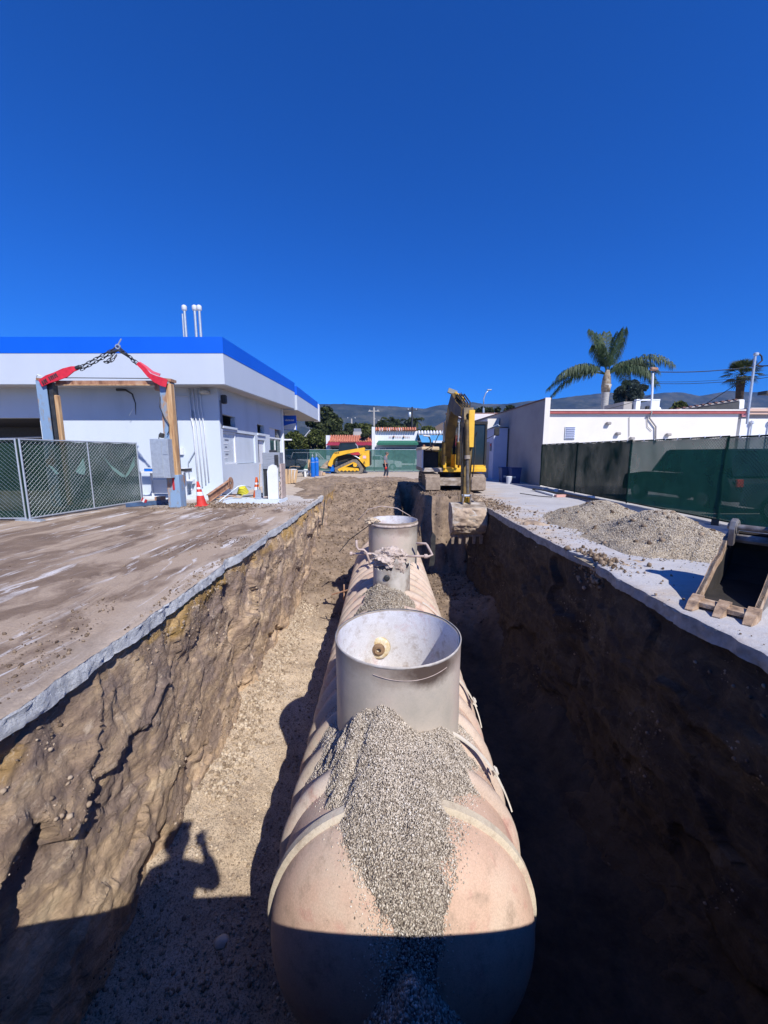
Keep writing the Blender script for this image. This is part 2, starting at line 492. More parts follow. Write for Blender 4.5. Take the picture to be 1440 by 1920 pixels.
def floor_mat():
    m, t, b = newmat('pit_soil')
    p = pos(t)
    sx = nd(t, 'ShaderNodeSeparateXYZ'); t.links.new(p, sx.inputs[0])
    tan = ramp(t, noise(t, p, 1.4, 8, .7), [(.3, (.42, .31, .21)), (.5, (.64, .50, .35)), (.72, (.74, .61, .46))])
    tan = mixc(t, ramp(t, noise(t, p, 60, 3, .8), [(.38, g1(.8)), (.5, g1(0))]), tan, (.14, .10, .075))
    brown = ramp(t, noise(t, p, 2.4, 8, .72), [(.3, (.12, .085, .06)), (.5, (.25, .18, .125)), (.72, (.38, .285, .205))])
    dk = ramp(t, math_(t, 'ADD', math_(t, 'MULTIPLY', sx.outputs[0], .2), math_(t, 'MULTIPLY', noise(t, p, .9, 5), .3)), [(.18, g1(0)), (.34, g1(1))])  # dark soil on the right, its colour darkened further to deepen the shade
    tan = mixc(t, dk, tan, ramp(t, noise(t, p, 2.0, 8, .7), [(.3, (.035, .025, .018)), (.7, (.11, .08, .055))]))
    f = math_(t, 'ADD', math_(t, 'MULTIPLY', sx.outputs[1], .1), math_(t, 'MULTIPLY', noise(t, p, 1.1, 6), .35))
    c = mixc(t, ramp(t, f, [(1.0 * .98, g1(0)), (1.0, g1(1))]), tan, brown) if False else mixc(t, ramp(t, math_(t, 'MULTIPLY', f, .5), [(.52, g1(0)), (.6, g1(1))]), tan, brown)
    c = mixc(t, .45, c, ramp(t, noise(t, p, 20, 6, .75), [(.3, g1(.5)), (.65, g1(1.15))]), 'MULTIPLY')
    t.links.new(c, b.inputs['Base Color']); b.inputs['Roughness'].default_value = .95
    b1 = bumpn(t, b, noise(t, p, 6, 8, .7), .8, .06)
    bumpn(t, b, noise(t, p, 38, 7, .8), .7, .02, b1)
    return m
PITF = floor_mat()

SPILL = mat('tan_spilled_soil', [(.24, .17, .12), (.42, .32, .23), (.52, .43, .33)], 3, .95, .8, 25)
def fiber_mat(name, c0, c1, c2):
    m, t, b = newmat(name)
    p = pos(t)
    c = ramp(t, noise(t, p, 1.3, 6, .6), [(.3, c0), (.5, c1), (.7, c2)])
    c = mixc(t, ramp(t, noise(t, p, .9, 5, .6, .5), [(.52, g1(0)), (.68, g1(.7))]), c, (.52, .44, .33))
    c = mixc(t, ramp(t, noise(t, p, 7, 9, .75), [(.52, g1(0)), (.72, g1(.8))]), c, (.3, .22, .16))
    c = mixc(t, ramp(t, noise(t, p, 2.1, 7, .7, .8), [(.54, g1(0)), (.66, g1(.45))]), c, (.50, .20, .17))
    sp_ = ramp(t, noise(t, p, 24, 9, .85), [(.60, g1(0)), (.68, g1(.7))])
    c = mixc(t, sp_, c, (.22, .15, .11))
    c = mixc(t, .6, c, ramp(t, noise(t, p, 90, 5, .85), [(.3, g1(.6)), (.62, g1(1.1))]), 'MULTIPLY')
    t.links.new(c, b.inputs['Base Color']); b.inputs['Roughness'].default_value = .78
    b.inputs['Specular IOR Level'].default_value = .35
    bumpn(t, b, noise(t, p, 55, 6, .75), .25, .01)
    return m
FIBER = fiber_mat('pink_fibreglass', (.49, .32, .225), (.61, .42, .31), (.64, .51, .39))
FIBERR = fiber_mat('fibreglass_rib', (.50, .37, .28), (.60, .47, .37), (.64, .54, .44))
CREAMR = fiber_mat('cream_end_rib', (.54, .45, .32), (.62, .53, .4), (.66, .58, .46))

def riser_mat():
    m, t, b = newmat('fibreglass_riser')
    p = pos(t)
    sx = nd(t, 'ShaderNodeSeparateXYZ'); t.links.new(p, sx.inputs[0])
    c = ramp(t, noise(t, p, 1.6, 6, .6), [(.3, (.40, .36, .30)), (.5, (.52, .45, .37)), (.7, (.58, .45, .38))])
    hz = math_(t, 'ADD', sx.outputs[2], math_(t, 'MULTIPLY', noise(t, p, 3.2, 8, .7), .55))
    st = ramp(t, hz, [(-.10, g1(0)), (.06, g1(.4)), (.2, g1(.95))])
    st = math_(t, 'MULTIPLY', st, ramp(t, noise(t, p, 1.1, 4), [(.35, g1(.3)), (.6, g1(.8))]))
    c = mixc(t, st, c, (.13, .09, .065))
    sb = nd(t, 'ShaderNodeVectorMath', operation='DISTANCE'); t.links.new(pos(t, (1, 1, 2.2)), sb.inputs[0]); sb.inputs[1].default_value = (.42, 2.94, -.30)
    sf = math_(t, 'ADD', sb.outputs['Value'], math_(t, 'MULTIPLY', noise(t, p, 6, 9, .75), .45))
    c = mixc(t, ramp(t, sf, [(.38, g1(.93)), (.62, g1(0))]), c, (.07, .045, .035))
    c = mixc(t, ramp(t, noise(t, p, 11, 9, .75), [(.58, g1(0)), (.78, g1(.6))]), c, (.26, .2, .15))
    c = mixc(t, .3, c, ramp(t, noise(t, p, 80, 4, .8), [(.3, g1(.7)), (.62, g1(1.05))]), 'MULTIPLY')
    t.links.new(c, b.inputs['Base Color']); b.inputs['Roughness'].default_value = .45
    bumpn(t, b, noise(t, p, 30, 6, .7), .12, .01)
    return m
RISER = riser_mat()
RISERIN = fiber_mat('riser_inside_white', (.60, .58, .58), (.72, .71, .73), (.76, .75, .78))
ROUGHC = mat('rough_mortar', [(.2, .15, .12), (.45, .36, .3), (.62, .53, .47)], 7, .95, .9, 18)

def gravelbase(name, a, b_, c_):
    m, t, b = newmat(name)
    p = pos(t)
    v = nd(t, 'ShaderNodeTexVoronoi'); v.inputs['Scale'].default_value = 75; t.links.new(p, v.inputs['Vector'])
    sc = nd(t, 'ShaderNodeSeparateColor'); t.links.new(v.outputs['Color'], sc.inputs[0])
    c = ramp(t, sc.outputs[0], [(0, a), (.5, b_), (1, c_)])
    c = mixc(t, ramp(t, noise(t, p, 2.5, 7, .7), [(.5, g1(0)), (.7, g1(.6))]), c, (.2, .14, .1))
    t.links.new(c, b.inputs['Base Color']); b.inputs['Roughness'].default_value = .95
    bumpn(t, b, v.outputs['Distance'], 1, .012).node.invert = True
    return m
GBASE = gravelbase('gravel_bed', (.07, .055, .045), (.26, .21, .17), (.5, .45, .38))
GBASE2 = gravelbase('gravel_mound_bed', (.16, .12, .08), (.38, .31, .22), (.56, .48, .37))

def mount_mat():
    m, t, b = newmat('chaparral_mountain')
    p = pos(t)
    c = ramp(t, noise(t, p, .016, 9, .7), [(.35, (.022, .030, .020)), (.5, (.045, .052, .036)), (.68, (.10, .098, .07))])
    c = mixc(t, ramp(t, noise(t, p, .05, 9, .75), [(.6, g1(0)), (.72, g1(.6))]), c, (.28, .25, .19))
    t.links.new(c, b.inputs['Base Color']); b.inputs['Roughness'].default_value = 1
    b.inputs['Specular IOR Level'].default_value = .05
    return m
MOUNT = mount_mat()
ASPH = mat('asphalt', [(.05, .05, .052), (.085, .083, .08)], 3, .9, .2, 60)
FARG = mat('far_ground', [(.1, .09, .06), (.2, .17, .12)], .02, 1)

# ------------------------------------------------------------------ structure: ground, slabs, pit
XL, XR = -2.42, 3.16
YN = 0.83

def ring(name, mt, x0, x1, y0, y1, hx0, hx1, hy0, hy1, z, **kw):
    mb = MB()
    xs = [x0, hx0, hx1, x1]; ys = [y0, hy0, hy1, y1]
    mb.v = [(x, y, z) for y in ys for x in xs]
    mb.f = [(j * 4 + i, j * 4 + i + 1, j * 4 + i + 5, j * 4 + i + 4) for j in range(3) for i in range(3) if (i, j) != (1, 1)]
    return mb.build(name, mt, **kw)
ring('ground', FARG, -9000, 9000, -300, 9000, XL - .5, XR + .5, YN - .4, 21, -.16, kind='structure')

def edgeL(y): return XL + .02 * nz(y * 1.3, 3.1) + .022 * nz(y * 5, 7.7) + .012 * nz(y * 11, 2) + (.0 if y < 99 else 0) + .012 * nz(y * 17, 1)
def edgeR(y): return XR + .05 * nz(y * 1.1, 13.1) + .03 * nz(y * 6, 5.7) + .012 * nz(y * 17, 4)
def breakR(y):   # where the right slab lip has crumbled away
    return .15 * math.exp(-((y - 5.95) / .3) ** 2) + .05 * math.exp(-((y - 5.3) / .2) ** 2)
def breakL(y):
    return .10 * math.exp(-((y - 5.9) / .25) ** 2) + .06 * math.exp(-((y - 8.2) / .3) ** 2)

def slab(name, mt, edge, side, xfar, y1, th):
    ys = list(np.concatenate([np.arange(-8, YN - .3, .6), np.arange(YN - .2, 6, .035), np.arange(6, y1, .08), [y1]]))
    mb = MB()
    nsub = [0, .02, .06, .15, .35, .8, 1.6, 3, 6]
    def zz(x, y): return .012 * fbm(x, y, 0, .8) + .006 * nz(x * 4, y * 4)
    cols = len(nsub) + 1
    for y in ys:
        e = edge(y)
        for k, d in enumerate(nsub):
            x = e - side * d
            mb.v.append((x, y, zz(x, y) if d > .05 else zz(x, y) - (.012 if d == 0 else .003)))
        mb.v.append((xfar, y, 0))
    for j in range(len(ys) - 1):
        for k in range(cols - 1):
            a = j * cols + k
            q = (a, a + cols, a + cols + 1, a + 1)
            mb.f.append(q if side < 0 else q[::-1])
    o = mb.build(name, mt, sm=True, kind='structure')
    # broken vertical edge
    eb = MB(); lv = 6
    ysn = [y for y in ys if y > YN - .3]
    for y in ysn:
        e = edge(y)
        for k in range(lv):
            t_ = k / (lv - 1)
            x = e + side * (.02 * nz(y * 16, k * 3.7, 5) + .010 * nz(y * 4, k * .6, 9) + .008 * t_) - side * .005 * (k == 0)
            eb.v.append((x, y, (zz(e, y) - .012 if k == 0 else -t_ * th * (1 + .25 * nz(y * 2.2, 4.4)))))
        eb.v.append((e - side * .25, y, -th))
    lv += 1
    for j in range(len(ysn) - 1):
        for k in range(lv - 1):
            a = j * lv + k
            q = (a, a + 1, a + lv + 1, a + lv)
            eb.f.append(q if side < 0 else q[::-1])
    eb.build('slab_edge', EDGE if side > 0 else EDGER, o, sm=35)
    return o
SL = slab('ground_slab_left', DIRTSLAB, lambda y: edgeL(y) - breakL(y), 1, -70, 15.2, .15)
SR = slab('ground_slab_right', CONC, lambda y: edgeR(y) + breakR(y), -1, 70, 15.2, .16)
mb = MB()
mb.b2(XL - .05, XR + .05, -8, YN, -.16, -.004)
mb.build('ground_slab_near', CONC, kind='structure')
# lot beyond the pit: concrete left and right of the ramp
mb = MB(); mb.v = [(-70, 15.2, 0), (XL - .1, 15.2, 0), (XL - .1, 21, 0), (XR + .1, 21, 0), (XR + .1, 15.2, 0), (70, 15.2, 0), (70, 36.2, 0), (-70, 36.2, 0)]
mb.f = [(0, 1, 2, 7), (2, 3, 6, 7), (3, 4, 5, 6)]
mb.build('ground_lot', CONC, kind='structure')
mb = MB(); mb.b2(-70, 70, 36.2, 36.5, -.15, .12)
mb.build('kerb', EDGE, kind='structure')
mb = MB(); mb.v = [(-200, 36.5, -.02), (200, 36.5, -.02), (200, 52, -.02), (-200, 52, -.02)]; mb.f = [(0, 1, 2, 3)]
mb.build('road', ASPH, kind='structure')

ZF = -2.95
def pit_floor_z(x, y):
    n = .05 * fbm(x, y, 1, 1.2) + .02 * nz(x * 6, y * 6, 3) + .012 * nz(x * 15, y * 15)
    left = smooth(-.4, -2.0, x)
    f = ZF + .45 * left * smooth(.8, 3.5, y) + .18 * smooth(-1.7, -2.5, x) + .25 * smooth(2.3, 3.1, x) - .3 * smooth(.3, 1.2, x) * smooth(3.2, 2.4, x)
    nn = .30 * fbm(x, y, 8, .55) + .09 * fbm(x, y, 2, 2.2) + .03 * nz(x * 9, y * 9)
    # ramp
    ys0, ys1 = 9.7 - .35 * (x + 1), 20.3
    t = (y - ys0) / (ys1 - ys0)
    r = f + max(0, t) ** .92 * (0.12 - f) if t > 0 else f
    if t > 0: r += nn * min(1, t * 3) * .7
    gap = smooth(.75, 1.15, x + .35 * nz(y * .8, 4) + .12 * nz(y * 3, 9)) * smooth(20.5, 18.5, y) * smooth(9.5, 11.5, y)
    r = r * (1 - gap) + (min(r, -2.6) * gap)
    if y > ys1 - 1:
        k = smooth(ys1 - 1, ys1 + .6, y)
        top = .07 + .10 * nn * 2
        r = r * (1 - k) + top * k
    # block under the digger
    xb = 1.55 + .22 * nz(y * .9, 11) + .12 * nz(y * 3, 6)
    yb = 14.25 + .35 * nz(x * 1.1, 21) + .15 * nz(x * 4, 2)
    dist = min((x - xb) * 1.0, (y - yb))
    pl = .22 * abs(fbm(x, y, 5, 1.4))
    zb = .05 + .05 * nn if dist > 0 else -((-dist / .42) ** .8) * 1.6 - pl
    if x > xb - 1.4 and y > 12.2: r = max(r, zb)
    if y > 21:
        ed = min(smooth(27.5, 25.0, y + 2 * nz(x * .4, y * .3)), smooth(-5.6, -4.2, x + 1.2 * nz(y * .5, 2)), smooth(6.0, 4.5, x + nz(y * .5, 7)))
        r = -.05 + (r + .05) * ed
    return r + n
xs = list(np.arange(-3.0, 3.62, .045)); ys = list(np.arange(.7, 9, .045)) + list(np.arange(9, 22, .06))
def pf(x, y):
    z = pit_floor_z(x, y)
    if y < 20 and y > 14 and z > -.35:
        pass
    return (x, y, z)
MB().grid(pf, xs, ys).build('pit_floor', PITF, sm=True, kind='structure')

# spoil spread over the lip beyond the pit
def spill(x, y):
    a = .16 * fbm(x, y, 6, .8) + .05 * fbm(x, y, 2, 3)
    m_ = min(smooth(13.2, 15.2, y + .8 * nz(x, y, 1)), smooth(28, 24.5, y + 2 * nz(x * .4, y * .3)))
    cx = interp([(13, -2.4, .3), (15, -2.6, .8), (18, -2.6, 1.3), (22, -1.5, 3.6), (28, 0.5, 4)], y)
    k = smooth(cx[1] + .7, cx[1] - .6, abs(x - cx[0]) + .5 * nz(x * .9, y * .9, 4))
    if XL - .02 < x < XR - .1 and y < 20.6: return (x, y, -3.3)
    return (x, y, -.07 + (.17 + a) * m_ * k)
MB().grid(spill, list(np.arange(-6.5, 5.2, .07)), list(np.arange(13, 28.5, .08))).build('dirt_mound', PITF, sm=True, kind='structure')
def spillR(x, y):
    a = .1 * fbm(x, y, 16, 1.1) + .04 * fbm(x, y, 2, 4)
    e = x - (edgeR(y) + breakR(y))
    k = smooth(-.02, .12, e) * smooth(4.3, 5.2, y) * smooth(.52, .68, .5 + .5 * fbm(x, y, 4, 2.2)) * smooth(1.0, .1, e + .5 * nz(x * 1.5, y * 1.5) + .25 * nz(x * 6, y * 6)) * max(smooth(.1, .5, nz(y * .8, 2.2) + .3), math.exp(-((y - 5.9) / .5) ** 2), smooth(9.5, 11.5, y))
    return (x, y, -.02 + (.045 + .7 * a) * k)
sp = MB().grid(spillR, list(np.arange(3.0, 5.0, .04)), list(np.arange(4.2, 15.6, .05)))
sp.f = [q for q in sp.f if all(sp.v[i][0] > edgeR(sp.v[i][1]) + breakR(sp.v[i][1]) + .004 for i in q) and max(sp.v[i][2] for i in q) > -.012]
sp.build('dirt_spill', SPILL, sm=True, kind='structure')

def wallmesh(name, mt, side, x_top, x_bot, y1, mat_seed, th):
    ys = [YN - .15]
    while ys[-1] < y1: ys.append(ys[-1] + .018 + .0028 * ys[-1])
    zs = list(np.arange(0, 1.0001, 1 / 115))
    edge = (lambda y: edgeL(y) - breakL(y)) if side > 0 else (lambda y: edgeR(y) + breakR(y))
    def fn(y, t_):
        z = -th + .03 - t_ * 3.25
        e = edge(y)
        k = t_ ** 1.1
        x = e - side * .015 * smooth(0, .04, t_) + side * k * abs(x_bot - x_top)
        s_ = mat_seed
        a = .10 * fbm(s_, y, z, .6, 2)
        q = Vector((s_, y * .85 + z * .75, z * .9 - y * .62))
        b_ = N.ridged_multi_fractal(Vector((q.x, q.y * .55, q.z * 2.0)), .9, 2.1, 4, .9, 2.2)
        u_ = q.y * .5 + .6 * nz(y, z, s_, .9)
        u2 = q.z * 1.6 + .5 * nz(y, z, s_ + 4, 1.3)
        st = (u_ - math.floor(u_)); st2 = (u2 - math.floor(u2))
        def facet(sc, sd__):
            yy = y * sc + .35 * nz(y, z, sd__, 2.5); zz = z * sc * 1.3 + .35 * nz(y, z, sd__ + 5, 2.5)
            _, pp = N.voronoi(Vector((sd__, yy, zz)))
            gx_ = nz(pp[0].y * 7.1, pp[0].z * 5.3, sd__) * 1.6; gz_ = nz(pp[0].y * 3.1, pp[0].z * 9.3, sd__ + 2) * 1.6
            return (gx_ * (yy - pp[0].y) + gz_ * (zz - pp[0].z) + .5 * nz(pp[0].y * 4.7, pp[0].z * 6.1, 9)) / sc
        d, pts = N.voronoi(Vector((s_, y * 1.0 + .4 * nz(y, z, 3, 2), z * 1.5 + .4 * nz(y, z, 7, 2))))
        c_ = nz(pts[0].y * 7.3, pts[0].z * 5.1, 2)
        fine = .012 * fbm(s_, y, z, 9, 5) + .012 * fbm(s_ + 9, q.y, q.z, 2.2, 4)
        rk = nz(y * .8, z * .9, s_ + 2)
        groove = .009 * abs(math.sin((y * 1.0 + z * .55) * 21 + 2 * nz(y, z, 5))) * smooth(.05, .3, rk) + .008 * abs(math.sin((y * .5 - z * .9) * 17 + 3 * nz(y, z, 1))) * smooth(.05, .3, -rk)
        off = a + groove + .018 * (b_ - 1.0) + .04 * st ** 3 + .02 * st2 + .03 * c_ + fine * 1.2 + .14 * facet(.9, 3.3) + .045 * facet(3.4, 6.1) + .035 * facet(9, 1.1)
        off *= smooth(-.01, .12, t_) * .9 + .12
        foot = .35 * smooth(.72, 1, t_) ** 1.5
        return (x + side * (off + foot - .04), y, z)
    o = MB().grid(fn, ys, zs)
    if side > 0: o.f = [q[::-1] for q in o.f]
    WV[side] = o.v
    return o.build(name, mt, sm=True, kind='structure')
WV = {}
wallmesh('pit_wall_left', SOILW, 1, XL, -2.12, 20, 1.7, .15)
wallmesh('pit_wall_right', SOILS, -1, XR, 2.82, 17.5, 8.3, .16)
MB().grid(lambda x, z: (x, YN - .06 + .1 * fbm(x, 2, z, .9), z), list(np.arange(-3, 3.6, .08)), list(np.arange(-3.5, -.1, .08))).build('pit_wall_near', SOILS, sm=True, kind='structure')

# ------------------------------------------------------------------ mountains
RIDGE = [(-900, 770), (-300, 765), (100, 768), (400, 760), (600, 757), (645, 757), (665, 758), (700, 760), (735, 761), (760, 763), (797, 766), (812, 761), (835, 758), (862, 763), (885, 753), (905, 757), (950, 757),
         (985, 752), (1035, 748), (1080, 742), (1125, 737), (1160, 735), (1200, 742), (1240, 736), (1275, 735), (1310, 742), (1345, 736), (1365, 732), (1405, 735), (1440, 734), (1700, 728), (2600, 740)]
def mnt(u, v):   # u: azimuth as tangent, v: 0..1 from foot to ridge and beyond
    px = 720 + u * 721
    py = interp(RIDGE, px)[0]
    d = P(px, py, 1400)
    hgt = d.z
    Yd = 700 + v * 800
    k = min(1, v / .87)
    x = u * Yd / (CP + .28 * SP) 
    n1 = N.ridged_multi_fractal(Vector((x * .0055, Yd * .0038, 3)), .8, 2.1, 6, .9, 2)
    z = hgt * (k ** 1.25) * (Yd / 1396)
    z += (n1 - 1.1) * 34 * math.sin(math.pi * min(1, k)) * 1.0 + 1.6 * nz(x * .06, Yd * .06) * k
    if v > .87: z -= (v - .87) * 400
    return (x, Yd, max(-2, z))
us = list(np.linspace(-2.2, 2.4, 620)); vs_ = list(np.linspace(0, 1, 80))
MB().grid(mnt, us, vs_).build('mountain_hills', MOUNT, sm=True, kind='structure')

# ------------------------------------------------------------------ the tank
TX, TR, TZ = .135, .965, H - 3.435       # axis x, radius, axis height
TY0, TY1 = 2.38, 11.6
def tank_top(x, y):
    dx = x - TX
    r = TR
    if y < TY0:
        k = (TY0 - y) / .6
        if k >= 1: return None
        r = TR * math.sqrt(1 - k * k)
    if abs(dx) >= r: return None
    return TZ + math.sqrt(r * r - dx * dx)

T = thing('underground_tank', 'long pink fibreglass storage tank with ribs lying in the bottom of the pit', 'tank', (TX, 7, TZ - TR))
prof = [(.02, TY0 - .6)] + [(TR * math.sin(a), TY0 - .6 * math.cos(a)) for a in np.linspace(.08, math.pi / 2, 16)] + \
       [(TR, y) for y in np.linspace(TY0 + .3, TY1, 24)] + [(TR * math.cos(a), TY1 + .6 * math.sin(a)) for a in np.linspace(.2, 1.5, 8)]
MB().lathe(prof, (TX, 0, TZ), 72, 'Y').build('shell', FIBER, T, sm=True)
rp = [(TR - .03, -.10), (TR + .012, -.085), (TR + .05, -.05), (TR + .062, 0), (TR + .05, .05), (TR + .012, .085), (TR - .03, .10)]
rib0 = None
MB().lathe([(TR - .03, -.055), (TR + .02, -.045), (TR + .038, -.03), (TR + .038, .03), (TR + .02, .045), (TR - .03, .055)], (TX, TY0 + .03, TZ), 72, 'Y').build('end_rib', CREAMR, T, sm=40)
ny = TY0 + .42
while ny < TY1:
    if rib0 is None:
        rib0 = MB().lathe(rp, (0, 0, 0), 72, 'Y').build('rib', FIBERR, T, sm=True, world=False)
        rib0.location = (0, ny - 7, TR)
    else:
        share(rib0, T, (0, ny - 7, TR))
    ny += .385
# hold-down straps with buckles on the shaded side
def strap(y, a0, a1, w_=.024, lift=.07):
    pts = []
    n = 20; vs = []
    for i in range(n + 1):
        a = a0 + (a1 - a0) * i / n
        l = TR + lift + .02 * math.sin(i / n * math.pi)
        yy = y - .25 * (i / n) ** 1.3
        for k, (dr, dy) in enumerate(((0, -w_), (.012, -w_), (.012, w_), (0, w_))):
            vs.append((TX + (l + dr) * math.cos(a), yy + dy, TZ + (l + dr) * math.sin(a)))
    fs = [(i * 4 + k, i * 4 + (k + 1) % 4, i * 4 + 4 + (k + 1) % 4, i * 4 + 4 + k) for i in range(n) for k in range(4)]
    fs += [(0, 1, 2, 3), tuple(n * 4 + k for k in (3, 2, 1, 0))]
    o = MB().add(vs, fs).build('hold_down_strap', TANKSTRAP, T)
    am = a0 + (a1 - a0) * .62
    p = Vector((TX + (TR + lift + .03) * math.cos(am), y - .13, TZ + (TR + lift + .03) * math.sin(am)))
    m_ = MB().box(p, (.03, .07, .05), ry=.5).tube([p + Vector((-.02, -.03, .04)), p + Vector((.03, -.03, -.05))], .008, 6).tube([p + Vector((0, .03, .03)), p + Vector((.03, .03, -.04))], .008, 6)
    m_.build('buckle', TANKSTRAP, o)
strap(3.15, R(62), R(22)); strap(4.35, R(50), R(14)); strap(6.3, R(60), R(18))

def riser(y, x, r, z0, z1, label, t=.018, name='tank_riser', jag=0, mt=RISER, tilt=0):
    T_ = thing(name, label, 'tank riser', (x, y, z0), 0, 'risers standing on the tank')
    n = 96; mb = MB()
    ring_ = []
    for k in range(n):
        a = 2 * math.pi * k / n
        zt = z1 + jag * (abs(nz(math.cos(a) * 2.2, math.sin(a) * 2.2, y)) * 1.6 - .6) + .006 * nz(math.cos(a) * 4, math.sin(a) * 4, 2)
        ring_.append((a, zt))
    lv = 8
    for j in range(lv + 1):
        for a, zt in ring_:
            rr = r + .006 * nz(math.cos(a) * 2, math.sin(a) * 2, j * .3)
            mb.v.append((x + rr * math.cos(a), y + rr * math.sin(a), z0 + (zt - z0) * j / lv))
    for j in range(lv + 1):
        for a, zt in ring_:
            rr = r - t
            mb.v.append((x + rr * math.cos(a), y + rr * math.sin(a), zt - (zt - z0) * j / lv - (.004 if j == 0 else 0)))
    for j in range(2 * lv + 1):
        for k in range(n):
            a_ = j * n + k; b_ = j * n + (k + 1) % n
            mb.f.append((a_, b_, b_ + n, a_ + n))
    me = mb
    outer = MB(); outer.v = me.v[:(lv + 2) * n]; outer.f = [f for f in me.f if max(f) < (lv + 2) * n]
    inner = MB(); inner.v = me.v[(lv + 1) * n:]; inner.f = [tuple(i - (lv + 1) * n for i in f) for f in me.f if min(f) >= (lv + 1) * n]
    outer.build('collar', mt, T_, sm=50)
    inner.build('lining', RISERIN, T_, sm=50)
    return T_
RZ = H - 1.735
A = riser(3.50, .135, .60, -1.15, RZ, 'wide open grey and pink fibreglass riser nearest the photographer, gravel at its foot')
MB().tube([(.135 + .607 * math.cos(a), 3.5 + .607 * math.sin(a), RZ - .07 - .035 * math.sin((a + 1.95) / 1.1 * math.pi)) for a in np.linspace(-1.95, -.85, 24)], .0025, 6).build('wire_loop', PVC, A)
MB().lathe([(.592, -.012), (.602, -.008), (.604, .012), (.594, .014)], (.135, 3.5, RZ), 96, caps=False).build('rim', mat('worn_rim', [(.3, .26, .22), (.5, .46, .42)], 12, .6), A, sm=True)
fm = MB().lathe([(.07, 0), (.07, -.03), (.045, -.04), (.045, -.05), (.028, -.05), (.028, -.02)], (-.06, 4.04, -.52), 24, 'Y', caps=False)
fm.build('fitting', mat('stained_brass', [(.12, .07, .04), (.32, .2, .11)], 14, .7), A, sm=40)
MB().lathe([(.0, -.012), (.10, -.012), (.125, -.004), (.135, .03)], (-.06, 4.04, -.52), 28, 'Y').build('stain_ring', mat('yellow_residue', [(.42, .28, .12), (.62, .5, .3), (.7, .66, .58)], 22, .9), A, sm=True)
MB().grid(lambda x, y: (x, y, (tank_top(x, y) or -1) + .012 + .03 * abs(nz(x * 4, y * 4))), list(np.linspace(-.38, .65, 22)), list(np.linspace(2.97, 4.02, 22))).build('dusty_bottom', RISERIN, A, sm=True)
Bz = H - 1.60
B = riser(9.3, .22, .60, -1.2, Bz, 'far open pale fibreglass riser with a lipped rim and bent pipe over it')
MB().lathe([(.60, -.11), (.618, -.10), (.618, -.06), (.60, -.05)], (.22, 9.3, Bz), 64, caps=False).build('rim_band', ROUGHC, B, sm=True)
# chunk of dirt on the far riser's rim
def lump(c, r, seed, sub=3, sq=(1, 1, 1), amp=.35):
    import bmesh
    bm = bmesh.new(); bmesh.ops.create_icosphere(bm, subdivisions=sub, radius=1)
    m_ = MB()
    for v in bm.verts:
        d = v.co.normalized()
        k = 1 + amp * (fbm(d.x, d.y, d.z + seed, 1.7, 6) + .5 * (N.ridged_multi_fractal(Vector((d.x * 2, d.y * 2, d.z * 2 + seed)), .8, 2.1, 4, .9, 2) - 1))
        m_.v.append((c[0] + d.x * r * sq[0] * k, c[1] + d.y * r * sq[1] * k, c[2] + d.z * r * sq[2] * k))
    m_.f = [tuple(v.index for v in f.verts) for f in bm.faces]; bm.free()
    return m_
tag(lump((-.28, 9.05, Bz - .0), .16, 4, 4, (1.1, .8, .5), .4).build('dirt_lump', PITF, sm=50), 'brown dirt lump resting on the rim of the far riser', 'dirt lump')
C = riser(6.85, .14, .34, -1.15, -.28, 'narrow broken middle riser topped with rough mortar and dirt', jag=.22, mt=mat('stained_riser', [(.26, .2, .16), (.46, .42, .36), (.55, .5, .44)], 3, .6, .2, 20, lo=.35, hi=.6))
lump((.10, 6.80, -.22), .29, 9, 5, (1.05, .9, .62), .30).build('mortar_crust', ROUGHC, C, sm=45)
lump((.24, 6.62, -.34), .14, 3, 4, (1, .8, 1.1), .35).build('mortar_crust', ROUGHC, C, sm=45)
MB().lathe([(.03, 0), (.055, .01), (.055, .03), (.03, .035)], (.05, 6.50, -.52), 16, 'Y').build('bolt_hole', DARKM, C)

# vent piping near the far riser
def pipe_thing(name, label, cat, pts, r, mt, loc=None, group=None, n=8):
    o = thing(name, label, cat, loc or pts[0], 0, group)
    MB().tube(pts, r, n).build('pipe', mt, o, sm=True)
    return o
py_ = 8.55
o = pipe_thing('vent_pipe', 'pink white plastic pipe with an upturned elbow left of the far riser', 'pipe', [(-.78, py_, -.62), (-.1, py_, -.62)], .027, PVC)
MB().tube([(-.62, py_ - .1, -.28), (-.62, py_ - .1, -.42), (-.58, py_ - .1, -.5), (-.46, py_ - .1, -.5), (-.40, py_ - .1, -.56), (-.3, py_ - .15, -.85)], .026, 8).build('elbow', PVC, o, sm=True)
MB().lathe([(.05, 0), (.05, .06)], (-.78, py_, -.62), 12, 'X').build('coupling', PVC, o)
o = pipe_thing('vent_pipe', 'pink white plastic pipe bent in a square hook right of the far riser', 'pipe', [(.5, py_ - .2, -.62), (1.0, py_ - .2, -.63), (1.08, py_ - .18, -.6), (1.0, py_ + .1, -.45), (.97, py_ + .15, -.42), (.75, py_ + .2, -.42)], .028, PVC)
MB().lathe([(.05, 0), (.05, .07)], (.9, py_ - .2, -.625), 12, 'X').build('coupling', PVC, o)
arc = [P(672, 975, 8.9), P(690, 955, 8.9), P(715, 949, 8.9), P(745, 953, 8.9), P(770, 968, 8.9)]
tag(MB().tube(arc, .009, 6).build('bent_conduit', PVC, sm=True), 'thin pale bent tube arching over the far riser', 'tube')
tag(MB().tube([P(636, 1035, 9.6), P(655, 1012, 9.6), P(692, 985, 9.4)], .012, 6).build('steel_rod', DARKM), 'thin dark curved rod leaning on the dirt slope left of the far riser', 'rod')
tag(MB().tube([P(609, 938, 13.2), P(604, 985, 13.0)], .02, 6).build('steel_rod', DARKM), 'short dark upright rod stuck in the slope at the end of the left slab', 'rod')
